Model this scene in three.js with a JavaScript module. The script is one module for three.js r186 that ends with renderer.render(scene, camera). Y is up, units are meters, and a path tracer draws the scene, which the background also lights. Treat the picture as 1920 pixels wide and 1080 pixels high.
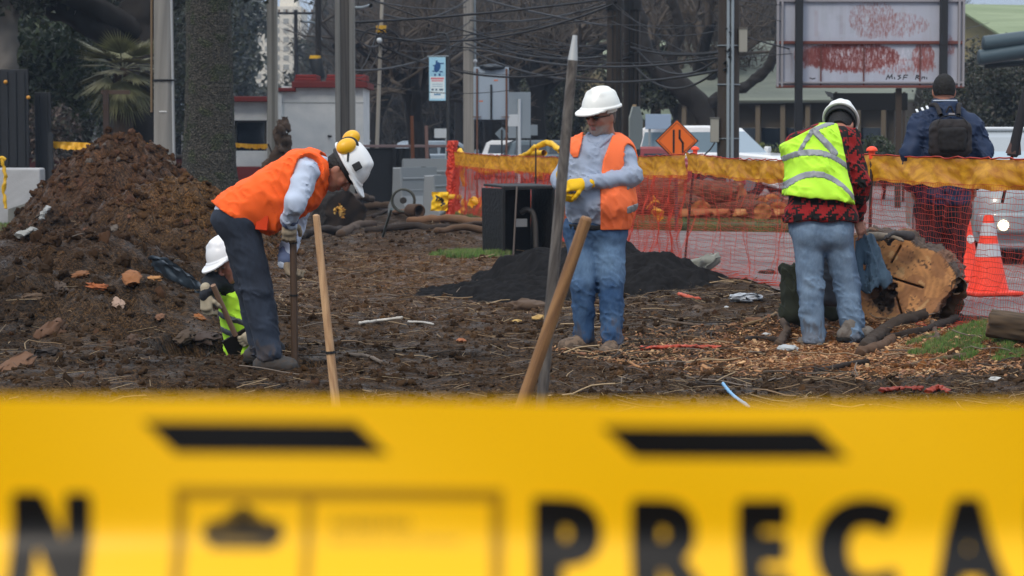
import * as THREE from 'three';
import { mergeGeometries, mergeVertices } from 'three/addons/utils/BufferGeometryUtils.js';
import { RoundedBoxGeometry } from 'three/addons/geometries/RoundedBoxGeometry.js';
import { createNoise2D, createNoise3D } from 'simplex-noise';

// ---------------------------------------------------------------- camera, sky, sun, exposure
const EYE = 1.4, LENS = 4400, PITCH = Math.atan(265 / LENS);        // lens in pixels of a 1920 wide frame
const scene = new THREE.Scene();
const camera = new THREE.PerspectiveCamera(2 * Math.atan(540 / LENS) * 180 / Math.PI, 16 / 9, 0.1, 3000);
camera.position.set(0, EYE, 0); camera.rotation.x = -PITCH;
camera.focus = 15.8; camera.userData.fStop = 6.2;
const renderer = new THREE.WebGLRenderer({ antialias: true });
renderer.toneMapping = THREE.LinearToneMapping; renderer.toneMappingExposure = 1.05;
renderer.shadowMap.enabled = true;
{ // overcast sky: zenith three times as bright as the horizon, a little blue
  const W = 64, Hh = 32, d = new Float32Array(W * Hh * 4);
  for (let j = 0; j < Hh; j++) for (let i = 0; i < W; i++) {
    const el = ((j + 0.5) / Hh - 0.5) * Math.PI, s = Math.max(0, Math.sin(el)), L = (1 + 2 * s) / 3 * 1.48, k = (j * W + i) * 4;
    d[k] = L * (0.80 + 0.14 * s); d[k + 1] = L * (0.95 + 0.03 * s); d[k + 2] = L * (1.14 - 0.08 * s); d[k + 3] = 1;
  }
  const t = new THREE.DataTexture(d, W, Hh, THREE.RGBAFormat, THREE.FloatType);
  t.mapping = THREE.EquirectangularReflectionMapping; t.magFilter = t.minFilter = THREE.LinearFilter; t.needsUpdate = true;
  scene.background = t; scene.environment = t;
}
const sun = new THREE.DirectionalLight(0xfff1e0, 1.5);
sun.position.set(-12, 24, 2); sun.target.position.set(0, 0, -20); sun.castShadow = true; sun.shadow.radius = 30;
sun.shadow.mapSize.set(2048, 2048); Object.assign(sun.shadow.camera, { left: -40, right: 40, top: 40, bottom: -40, near: 1, far: 160 });
scene.add(sun, sun.target);
scene.fog = new THREE.FogExp2(0xb4cbe8, 0.0005);

// ---------------------------------------------------------------- helpers
let seed = 7; const rnd = () => { seed = (seed + 0x6D2B79F5) | 0; let t = Math.imul(seed ^ seed >>> 15, 1 | seed); t ^= t + Math.imul(t ^ t >>> 7, 61 | t); return ((t ^ t >>> 14) >>> 0) / 4294967296; };
const rr = (a, b) => a + (b - a) * rnd(), pick = a => a[Math.floor(rnd() * a.length)];
const n2 = createNoise2D(rnd), n3 = createNoise3D(rnd);
const V = (x, y, z) => new THREE.Vector3(x, y, z);
const cl = (x, a = 0, b = 1) => Math.min(b, Math.max(a, x)), ss = (a, b, x) => { const t = cl((x - a) / (b - a)); return t * t * (3 - 2 * t); }, mix = (a, b, t) => a + (b - a) * t;
const C = h => new THREE.Color(h), lin = (r, g, b) => new THREE.Color().setRGB(r, g, b);
const perM = d => LENS / d;
function spot(px, py, d) { // the place d metres into the scene seen at a point of the photograph
  const u = (px - 960) / LENS, v = (540 - py) / LENS, c = Math.cos(PITCH), s = Math.sin(PITCH), y = v * c - s, z = v * s + c;
  return V(u / z * d, EYE + y / z * d, -d);
}
const used = new Map();
function numbered(n) { const k = used.get(n) || 0; used.set(n, k + 1); return k ? n + '_' + String(k).padStart(3, '0') : n; }
function tag(o, label, category, group, kind) { if (label) o.userData.label = label; if (category) o.userData.category = category; if (group) o.userData.group = group; if (kind) o.userData.kind = kind; return o; }
function thing(name, label, category, pos = [0, 0, 0], turn = 0, group) {
  const g = new THREE.Group(); g.name = numbered(name); g.position.set(...(pos.isVector3 ? pos.toArray() : pos)); g.rotation.y = turn; scene.add(g); return tag(g, label, category, group);
}
function part(parent, name, geo, mat, label) {
  const m = new THREE.Mesh(Array.isArray(geo) ? mg(geo) : geo, mat); m.name = name; m.castShadow = m.receiveShadow = true; if (label) m.userData.label = label; parent.add(m); return m;
}
function solo(name, label, category, geo, mat, pos, group) { const m = part(scene, numbered(name), geo, mat); if (pos) m.position.set(...(pos.isVector3 ? pos.toArray() : pos)); return tag(m, label, category, group); }
function struct(name, geo, mat, kind = 'structure') { const m = part(scene, numbered(name), geo, mat); m.userData.kind = kind; return m; }
function copyOf(root, pos, turn, label, scale) { const r = root.clone(); r.name = numbered(root.name.replace(/_\d\d\d$/, '')); r.userData = { ...root.userData }; scene.add(r); r.position.set(...(pos.isVector3 ? pos.toArray() : pos)); r.rotation.y = turn; if (scale) r.scale.setScalar(scale); if (label) r.userData.label = label; return r; }
function mg(list) {
  const anyCol = list.some(g => g.attributes.color);
  return mergeGeometries(list.map(g => {
    g = g.index ? g.toNonIndexed() : g.clone();
    for (const k of Object.keys(g.attributes)) if (!['position', 'normal', 'uv', 'color'].includes(k)) g.deleteAttribute(k);
    const n = g.attributes.position.count;
    if (!g.attributes.uv) g.setAttribute('uv', new THREE.BufferAttribute(new Float32Array(n * 2), 2));
    if (anyCol && !g.attributes.color) g.setAttribute('color', new THREE.BufferAttribute(new Float32Array(n * 3).fill(1), 3));
    g.morphAttributes = {}; return g;
  }));
}
const M = (color, roughness = 0.85, extra = {}) => new THREE.MeshStandardMaterial({ color, roughness, ...extra });
function bx(w, h, d, x = 0, y = 0, z = 0, r = 0.006) { const g = new RoundedBoxGeometry(w, h, d, 1, Math.min(r, w / 2.1, h / 2.1, d / 2.1)); return g.translate(x, y, z); }
function rod(a, b, r0, r1 = r0, seg = 8, caps = true) {
  a = a.isVector3 ? a : V(...a); b = b.isVector3 ? b : V(...b);
  const d = b.clone().sub(a), L = d.length(), g = new THREE.CylinderGeometry(r1, r0, L, seg, 1, !caps);
  return g.translate(0, L / 2, 0).applyQuaternion(new THREE.Quaternion().setFromUnitVectors(V(0, 1, 0), d.normalize())).translate(a.x, a.y, a.z);
}
function hose(pts, r, seg = 6, n = 0, closed = false) { return new THREE.TubeGeometry(new THREE.CatmullRomCurve3(pts.map(p => p.isVector3 ? p : V(...p)), closed), n || pts.length * 5, r, seg, closed); }
function stick(pts, r, seg = 7, n = 0) { const g = hose(pts, r, seg, n), q = i => pts[i].isVector3 ? pts[i] : V(...pts[i]); return mg([g, ball(r, ...q(0).toArray(), 1, 1, 1, 8, 6), ball(r, ...q(pts.length - 1).toArray(), 1, 1, 1, 8, 6)]); }
function prism(shape, depth, bevel = 0.004) { const s = Array.isArray(shape) ? new THREE.Shape(shape.map(p => new THREE.Vector2(...p))) : shape; return new THREE.ExtrudeGeometry(s, { depth: depth - 2 * bevel, bevelEnabled: bevel > 0, bevelSize: bevel, bevelThickness: bevel, bevelSegments: 1, steps: 1 }).translate(0, 0, -depth / 2 + bevel); }
function ball(r, x, y, z, sx = 1, sy = 1, sz = 1, w = 14, h = 10) { return new THREE.SphereGeometry(r, w, h).scale(sx, sy, sz).translate(x, y, z); }
function jitter(g, amp, f = 3, s = 0) { g = mergeVertices(g.deleteAttribute('normal') && g.deleteAttribute('uv') ? g : g); const p = g.attributes.position; for (let i = 0; i < p.count; i++) { const x = p.getX(i), y = p.getY(i), z = p.getZ(i); p.setXYZ(i, x + amp * n3(x * f + s, y * f, z * f), y + amp * n3(x * f, y * f + 9 + s, z * f), z + amp * n3(x * f, y * f, z * f + 17 + s)); } g.computeVertexNormals(); return g; }
function paint(g, fn) { const p = g.attributes.position, n = g.attributes.normal, c = new Float32Array(p.count * 3); for (let i = 0; i < p.count; i++) { const k = fn(p.getX(i), p.getY(i), p.getZ(i), n ? n.getY(i) : 0); c[i * 3] = k[0]; c[i * 3 + 1] = k[1]; c[i * 3 + 2] = k[2]; } g.setAttribute('color', new THREE.BufferAttribute(c, 3)); return g; }
function boxUV(g, sc = 1) { // uv in metres, projected along the main axis of each face
  g = g.index ? g.toNonIndexed() : g; const p = g.attributes.position, uv = new Float32Array(p.count * 2), a = V(), b = V(), c = V();
  for (let i = 0; i < p.count; i += 3) {
    a.fromBufferAttribute(p, i); b.fromBufferAttribute(p, i + 1); c.fromBufferAttribute(p, i + 2); b.sub(a); c.sub(a); b.cross(c);
    const x = Math.abs(b.x), y = Math.abs(b.y), z = Math.abs(b.z);
    for (let k = 0; k < 3; k++) { const X = p.getX(i + k), Y = p.getY(i + k), Z = p.getZ(i + k), q = x > y && x > z ? [Z, Y] : y > z ? [X, Z] : [X, Y]; uv[(i + k) * 2] = q[0] * sc; uv[(i + k) * 2 + 1] = q[1] * sc; }
  }
  g.setAttribute('uv', new THREE.BufferAttribute(uv, 2)); return g;
}
function tex(N, fn, color = false, rep = 1) { // fn(u, v) in 0..1 -> [r,g,b] 0..1
  const d = new Uint8Array(N * N * 4); for (let j = 0; j < N; j++) for (let i = 0; i < N; i++) { const c = fn(i / N, j / N), k = (j * N + i) * 4; d[k] = cl(c[0]) * 255; d[k + 1] = cl(c[1]) * 255; d[k + 2] = cl(c[2]) * 255; d[k + 3] = 255; }
  const t = new THREE.DataTexture(d, N, N); t.wrapS = t.wrapT = THREE.RepeatWrapping; t.magFilter = THREE.LinearFilter; t.minFilter = THREE.LinearMipmapLinearFilter; t.generateMipmaps = true; t.repeat.set(rep, rep); if (color) t.colorSpace = THREE.SRGBColorSpace; t.needsUpdate = true; return t;
}
function tn(u, v, f, s = 0) { // noise that tiles over 0..1
  const a = u * 2 * Math.PI, b = v * 2 * Math.PI, r = f / (2 * Math.PI);
  return n3(Math.cos(a) * r + s, Math.sin(a) * r + Math.cos(b) * r * 1.31, Math.sin(b) * r * 1.31 - s);
}
const fbm = (u, v, f, o = 4, s = 0) => { let t = 0, a = 0.5; for (let i = 0; i < o; i++) { t += a * tn(u, v, f, s + i * 7); f *= 2.1; a *= 0.55; } return t; };
const g1 = x => [x, x, x];
const grain = tex(512, (u, v) => g1(0.5 + 0.55 * fbm(u, v, 6, 5)));
const fine = tex(512, (u, v) => g1(0.5 + 0.5 * fbm(u, v, 24, 4, 3)));
const bark = tex(512, (u, v) => g1(0.5 + 0.6 * (Math.abs(tn(u, v * 0.999, 9, 2)) - 0.3) + 0.3 * fbm(u, v, 20, 3, 5)));
const rep = (t, x, y = x) => { const c = t.clone(); c.repeat.set(x, y); c.needsUpdate = true; return c; };
function mottled(lo, hi, f = 4, N = 256, sx = 1, sy = 1) { const a = C(lo), b = C(hi); const s = rnd() * 50; return tex(N, (u, v) => { const t = cl(0.5 + 0.8 * fbm(u, v, f, 5, s)); const c = a.clone().lerp(b, t).convertLinearToSRGB(); return [c.r, c.g, c.b]; }, true); }

// distance fields and their mesh
function nets(f, lo, hi, h) {
  const nx = Math.ceil((hi[0] - lo[0]) / h) + 1, ny = Math.ceil((hi[1] - lo[1]) / h) + 1, nz = Math.ceil((hi[2] - lo[2]) / h) + 1, v = new Float32Array(nx * ny * nz), sy = nx, sz = nx * ny;
  for (let k = 0, q = 0; k < nz; k++) for (let j = 0; j < ny; j++) for (let i = 0; i < nx; i++, q++) v[q] = f(lo[0] + i * h, lo[1] + j * h, lo[2] + k * h);
  const id = new Int32Array(nx * ny * nz).fill(-1), pos = [], idx = [];
  const off = [0, 1, sy, sy + 1, sz, sz + 1, sz + sy, sz + sy + 1], E = [[0, 1], [2, 3], [4, 5], [6, 7], [0, 2], [1, 3], [4, 6], [5, 7], [0, 4], [1, 5], [2, 6], [3, 7]];
  for (let k = 0; k < nz - 1; k++) for (let j = 0; j < ny - 1; j++) for (let i = 0; i < nx - 1; i++) {
    const q = i + j * sy + k * sz; let m = 0; for (let c = 0; c < 8; c++) if (v[q + off[c]] < 0) m |= 1 << c;
    if (m === 0 || m === 255) continue;
    let x = 0, y = 0, z = 0, n = 0;
    for (const [a, b] of E) { const A = v[q + off[a]], B = v[q + off[b]]; if ((A < 0) === (B < 0)) continue; const t = A / (A - B); x += (a & 1) + ((b & 1) - (a & 1)) * t; y += (a >> 1 & 1) + ((b >> 1 & 1) - (a >> 1 & 1)) * t; z += (a >> 2) + ((b >> 2) - (a >> 2)) * t; n++; }
    id[q] = pos.length / 3; pos.push(lo[0] + (i + x / n) * h, lo[1] + (j + y / n) * h, lo[2] + (k + z / n) * h);
  }
  const quad = (a, b, c, d, flip) => { if (a < 0 || b < 0 || c < 0 || d < 0) return; flip ? idx.push(a, c, b, a, d, c) : idx.push(a, b, c, a, c, d); };
  for (let k = 1; k < nz - 1; k++) for (let j = 1; j < ny - 1; j++) for (let i = 1; i < nx - 1; i++) {
    const q = i + j * sy + k * sz, s = v[q] < 0;
    if (s !== v[q + 1] < 0) quad(id[q - sy - sz], id[q - sz], id[q], id[q - sy], !s);
    if (s !== v[q + sy] < 0) quad(id[q - sz - 1], id[q - 1], id[q], id[q - sz], !s);
    if (s !== v[q + sz] < 0) quad(id[q - 1 - sy], id[q - sy], id[q], id[q - 1], !s);
  }
  const g = new THREE.BufferGeometry(); g.setAttribute('position', new THREE.Float32BufferAttribute(pos, 3)); g.setIndex(idx); g.computeVertexNormals(); return g;
}
const smin = (a, b, k) => { const h = Math.max(k - Math.abs(a - b), 0) / k; return Math.min(a, b) - h * h * k * 0.25; };
function cap(x, y, z, a, b, ra, rb) { const bx = b[0] - a[0], by = b[1] - a[1], bz = b[2] - a[2], px = x - a[0], py = y - a[1], pz = z - a[2], t = cl((px * bx + py * by + pz * bz) / (bx * bx + by * by + bz * bz + 1e-9)); return Math.hypot(px - bx * t, py - by * t, pz - bz * t) - (ra + (rb - ra) * t); }
const ell = (x, y, z, c, r) => { const a = (x - c[0]) / r[0], b = (y - c[1]) / r[1], d = (z - c[2]) / r[2], k = Math.sqrt(a * a + b * b + d * d); return (k - 1) * Math.min(r[0], r[1], r[2]) * (k > 1 ? 1 : 1); };
// a list of bones [a, b, ra, rb] joined smoothly; groups of bones joined by a smaller blend
function field(groups, ks, k0 = 0.03, grow = 0) { return (x, y, z) => { let D = 9; groups.forEach((g, i) => { let d = 9; for (const b of g) d = smin(d, cap(x, y, z, b[0], b[1], b[2], b[3]), ks[i] || 0.05); D = i ? smin(D, d, k0) : d; }); return D - grow; }; }
function bounds(groups, pad) { const lo = [9, 9, 9], hi = [-9, -9, -9]; for (const g of groups) for (const b of g) for (const [p, r] of [[b[0], b[2]], [b[1], b[3]]]) for (let i = 0; i < 3; i++) { lo[i] = Math.min(lo[i], p[i] - r - pad); hi[i] = Math.max(hi[i], p[i] + r + pad); } return [lo, hi]; }
function folds(f, amp, fx = 10, fy = 24, fz = 10, s = 0, w) { // broad drape with a few sharp creases
  return (x, y, z) => { const d = f(x, y, z); if (d > 0.04 || d < -0.04) return d; const q = n3(x * fx * 0.3 + s, y * fy * 0.25, z * fz * 0.3 + 4), a = n3(x * fx * 0.55 + s, y * fy * 0.4 + x * 3, z * fz * 0.55), b = 1 - 2.2 * Math.abs(n3(x * fx * 0.7 + s + 9, y * fy * 0.75 + x * 8 - z * 5, z * fz * 0.7)); return d + amp * (w ? w(x, y, z) : 1) * (0.7 * a - 0.95 * Math.max(0, b) * ss(-0.5, 0.3, q) + 0.3); };
}
const mirrorX = g => { g = g.clone().scale(-1, 1, 1); const a = g.index.array; for (let i = 0; i < a.length; i += 3) { const t = a[i]; a[i] = a[i + 1]; a[i + 1] = t; } g.computeVertexNormals(); return g; };
function clothing(groups, ks, { amp = 0.006, cut, cell = 0.0095, k0 = 0.03, fx, fy, fz, s = 0, w } = {}) { const b = bounds(groups, 0.03); let f = folds(field(groups, ks, k0), amp, fx, fy, fz, s, w); if (cut) { const f0 = f; f = (x, y, z) => cut(x, y, z, f0(x, y, z)); } return nets(f, b[0], b[1], cell); }
// ---------------------------------------------------------------- ground
const ROAD_Y = 0.1;
// line of the mesh fence and of the dirt's edge: [x, z], nearest first
const EDGE = [[7.0, -2], [4.1, -12], [3.36, -16.8], [2.9, -19.6], [1.9, -26.7], [0.9, -33], [-1.1, -42.5], [-3.2, -52]];
function edgeX(z) { for (let i = 0; i < EDGE.length - 1; i++) if (z >= EDGE[i + 1][1]) { const t = (z - EDGE[i][1]) / (EDGE[i + 1][1] - EDGE[i][1]); return mix(EDGE[i][0], EDGE[i + 1][0], t); } return -3.2; }
const bump = (x, z, cx, cz, rx, rz, h, p = 2) => { const q = Math.hypot((x - cx) / rx, (z - cz) / rz); return q >= 1 ? 0 : h * Math.pow(0.5 + 0.5 * Math.cos(Math.PI * q), p / 2); };
function mounds(x, z) {
  let h = 0;
  h = Math.max(h, bump(x, z, -3.75, -19.3, 2.25, 3.1, 0.70, 1.7));
  h = Math.max(h, bump(x, z, -5.2, -17.8, 2.0, 2.4, 0.45, 1.8));
  h = Math.max(h, bump(x, z, -2.9, -18.0, 1.25, 1.9, 0.42, 1.8));
  h = Math.max(h, bump(x, z, -5.25, -31.5, 2.05, 4, 1.52, 2.0));
  h = Math.max(h, bump(x, z, -4.0, -27.5, 1.9, 3, 0.98, 1.8));
  h = Math.max(h, bump(x, z, -6.1, -26.5, 1.7, 3, 0.28, 1.8));
  return h;
}
const PADS = [[-1.53, -14.8, 0, 0.34], [-1.62, -15.05, 0, 0.3], [0.45, -16.15, 0, 0.4], [0.68, -16.05, 0, 0.4], [2.12, -16.45, 0.005, 0.35], [2.45, -16.45, 0.02, 0.35]];   // trodden spots where people stand: x, z, height, radius
function gh(x, z, detail = 1) {
  const e = edgeX(z), side = ss(-0.12, 0.12, x - e + 0.22), far = ss(-46, -52, z);
  const flat = Math.max(side, far);
  let h = mix(0, ROAD_Y - 0.012, ss(-1.6, -0.1, x - e)), m = mounds(x, z);
  const rough = 1 - flat;
  h += m;
  h += bump(x, z, 2.55, -17.6, 1.5, 1.2, 0.10) + bump(x, z, 3.5, -15.6, 1.0, 1.2, 0.13) + bump(x, z, -0.6, -27, 2.2, 4, 0.12) + bump(x, z, -1.0, -36, 2.4, 6, 0.22);
  h -= bump(x, z, -1.92, -16.35, 0.62, 0.55, 0.62, 1) + bump(x, z, -1.26, -15.05, 0.26, 0.24, 0.3, 1);
  if (rough > 0.01) {
    const mm = 0.55 + 0.9 * ss(0.02, 0.3, m), w = n2(x * 0.9 + 5, z * 0.9);
    let d = (z < -23 ? 0.075 * ss(0.1, 0.5, m) * ss(-23, -25, z) * (n2(x * 2.9, z * 1.9) + 0.6 * n2(x * 6.5, z * 4.5)) : 0) + 0.035 * n2(x * 0.6, z * 0.6 + 3) + 0.028 * mm * n2(x * 2.3 + 9, z * 2.3);
    if (detail) { const b = Math.abs(n2(x * 6.1, z * 4.4 + 31)), c = Math.abs(n2(x * 13 + 3, z * 10)); d += mm * (0.046 * (0.45 - b) + 0.027 * (0.4 - c) + 0.013 * n2(x * 26, z * 22)) * (0.65 + 0.5 * w); }
    h += d * rough;
  }
  for (const q of PADS) { const w = 1 - ss(q[3] * 0.45, q[3], Math.hypot(x - q[0], z - q[1])); if (w > 0) h = mix(h, q[2] + 0.12 * (h - q[2]), w); }
  return h;
}
function groundTone(x, z) { // what the soil is made of: dark wet loam, red-brown earth, sawdust, straw litter
  const a = 0.5 + 0.5 * n2(x * 0.8, z * 0.5), b = 0.5 + 0.5 * n2(x * 3.1 + 8, z * 2.2), c = 0.5 + 0.5 * n2(x * 11, z * 8 + 5), f = 0.5 + 0.5 * n2(x * 31, z * 24 + 7);
  let r = [0.088, 0.060, 0.042];
  const to = (q, t) => { r = r.map((v, i) => mix(v, q[i], cl(t))); };
  to([0.042, 0.030, 0.023], ss(0.45, 0.8, a * 0.6 + b * 0.4));
  to([0.15, 0.095, 0.058], ss(0.55, 0.95, b * 0.5 + c * 0.5) * 0.8);
  const m = mounds(x, z);
  if (z > -23.5) to([0.045, 0.032, 0.024], ss(0.15, 0.4, m) * (0.35 + 0.6 * a));
  to([0.125, 0.066, 0.042], ss(0.25, 0.9, m) * (0.35 + 0.5 * b) * (z < -23 ? 1 : 0.55));
  to([0.20, 0.115, 0.06], bump(x, z, -0.9, -26, 3.6, 10, 1.0) * (0.3 + 0.7 * c));            // needle litter in the middle distance
  to([0.20, 0.125, 0.06], bump(x, z, -3.6, -27.2, 1.3, 2.2, 0.9) * (0.3 + 0.7 * c));
  to([0.36, 0.165, 0.07], cl(bump(x, z, 2.75, -16.0, 2.0, 2.2, 1.35) + bump(x, z, 1.9, -14.9, 1.6, 0.9, 0.8)) * ss(0.2, 0.62, 0.45 * c + 0.35 * b + 0.3 * f));      // sawdust round the cut log
  to([0.02, 0.019, 0.018], bump(x, z, 0.75, -22.6, 1.9, 2.6, 1.2) * (0.5 + 0.5 * b));
  const k = 0.72 + 0.55 * f; return [r[0] * k * 1.32, r[1] * k * 1.22, r[2] * k * 0.95];
}
{
  const rows = [], cols = [];
  for (let d = -30; d < 9; d += 3) rows.push(d);
  for (let d = 9; d < 11.5; d += 0.25) rows.push(d);
  for (let d = 11.5; d < 48; d *= 1.0023) rows.push(d);
  for (let d = 48; d < 700; d *= 1.12) rows.push(d);
  for (let t = -3; t < -0.34; t += 0.16) cols.push(t); for (let t = -0.34; t < -0.245; t += 0.006) cols.push(t);
  for (let t = -0.245; t < 0.245; t += 0.0017) cols.push(t);
  for (let t = 0.245; t < 0.34; t += 0.006) cols.push(t); for (let t = 0.34; t <= 3; t += 0.16) cols.push(t);
  const nr = rows.length, nc = cols.length, p = new Float32Array(nr * nc * 3), c = new Float32Array(nr * nc * 3), uv = new Float32Array(nr * nc * 2), idx = [];
  for (let j = 0; j < nr; j++) for (let i = 0; i < nc; i++) {
    const d = rows[j], x = cols[i] * Math.max(d, 10), z = -d, k = j * nc + i, near = d > 10 && d < 52 && Math.abs(cols[i]) < 0.4;
    p[k * 3] = x; p[k * 3 + 1] = d > 52 ? ROAD_Y - 0.012 : gh(x, z, near ? 1 : 0); p[k * 3 + 2] = z; c.set(groundTone(x, z), k * 3); uv[k * 2] = x; uv[k * 2 + 1] = z;
    if (i && j) { const a = k - nc - 1, b = k - nc, e = k - 1; idx.push(a, b, k, a, k, e); }
  }
  const g = new THREE.BufferGeometry(); g.setAttribute('position', new THREE.BufferAttribute(p, 3)); g.setAttribute('color', new THREE.BufferAttribute(c, 3)); g.setAttribute('uv', new THREE.BufferAttribute(uv, 2)); g.setIndex(idx); g.computeVertexNormals();
  const wet = tex(512, (u, v) => g1(0.8 + 0.8 * fbm(u, v, 5, 4, 11)));
  const crumb = tex(1024, (u, v) => { const a = fbm(u, v, 30, 3, 41), b = tn(u, v, 150, 9), c = tn(u, v, 70, 17), t = cl(0.62 + 0.55 * a + 0.3 * b); let q = [t, t * 0.97, t * 0.93]; if (c > 0.62) q = [0.98, 0.88, 0.7]; else if (c < -0.6) q = [0.3, 0.28, 0.27]; return q; }, true);
  struct('ground', g, new THREE.MeshPhysicalMaterial({ map: rep(crumb, 0.83), specularIntensity: 0.3, vertexColors: true, roughness: 1, roughnessMap: rep(wet, 0.55), bumpMap: rep(fine, 1.7), bumpScale: 0.018 }));
}
{ // road beyond the mesh fence: worn reddish grey asphalt, wet
  const pts = []; for (let z = 0; z >= -52; z -= 0.5) pts.push([edgeX(z) - 0.16 + 0.10 * n2(z * 0.9, 4), z]);
  pts.push([-60, -52], [-60, -110], [90, -110], [90, 0]);
  const g = new THREE.ShapeGeometry(new THREE.Shape(pts.map(q => new THREE.Vector2(q[0], -q[1])))).rotateX(-Math.PI / 2).translate(0, ROAD_Y, 0);
  const a = C(0x6a5d5c), b = C(0x8f8380), m = tex(1024, (u, v) => { const t = cl(0.5 + 0.9 * fbm(u, v, 4, 6, 21)), k = a.clone().lerp(b, t), e = 0.9 + 0.2 * tn(u, v, 120, 4); k.convertLinearToSRGB(); return [k.r * e, k.g * e, k.b * e]; }, true);
  const w = tex(512, (u, v) => g1(0.78 + 0.3 * fbm(u, v, 4, 4, 33)));
  struct('road', g, new THREE.MeshStandardMaterial({ map: rep(m, 0.16), roughness: 1, roughnessMap: rep(w, 0.13), bumpMap: rep(fine, 1.5), bumpScale: 0.004 }));
}
const VERGE = [[1.1, -37.5], [2.6, -36.4], [4.3, -35.6], [4.9, -37], [4.9, -54], [-1.5, -54], [-1.2, -44]];
{
  const sh = new THREE.Shape(VERGE.map(q => new THREE.Vector2(q[0], -q[1])));
  const top = new THREE.ExtrudeGeometry(sh, { depth: 0.1, bevelEnabled: true, bevelSize: 0.06, bevelThickness: 0.04, bevelSegments: 2 }).rotateX(-Math.PI / 2).translate(0, ROAD_Y - 0.02, 0);
  struct('verge', boxUV(top), M(0xffffff, 0.95, { map: rep(mottled(0x3a3320, 0x566030, 5), 0.6), bumpMap: rep(grain, 2), bumpScale: 0.03 }));
}
function scatter(name, geo, mat, n, place, kindColors) {
  const im = new THREE.InstancedMesh(geo, mat, n), o = new THREE.Object3D(), col = new THREE.Color(); let k = 0;
  for (let i = 0; i < n * 6 && k < n; i++) { const q = place(); if (!q) continue; o.position.set(q[0], q[1], q[2]); o.rotation.set(q[4] || 0, rr(0, 6.28), q[5] || 0); const s = q[3]; Array.isArray(s) ? o.scale.set(...s) : o.scale.setScalar(s); o.updateMatrix(); im.setMatrixAt(k, o.matrix); const c = q[6] || pick(kindColors); const e = rr(0.7, 1.25); im.setColorAt(k, col.setRGB(c[0] * e, c[1] * e, c[2] * e)); k++; }
  im.count = k; im.name = numbered(name); im.castShadow = im.receiveShadow = true; im.userData.kind = 'stuff'; scene.add(im); return im;
}
const onDirt = (x, z) => x < edgeX(z) - 0.15 && z > -46;
const fan = (a, b, spread = 0.25) => { const d = a * Math.pow(b / a, Math.pow(rnd(), 0.8)); return [rr(-spread, spread) * d, -d]; };
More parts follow.
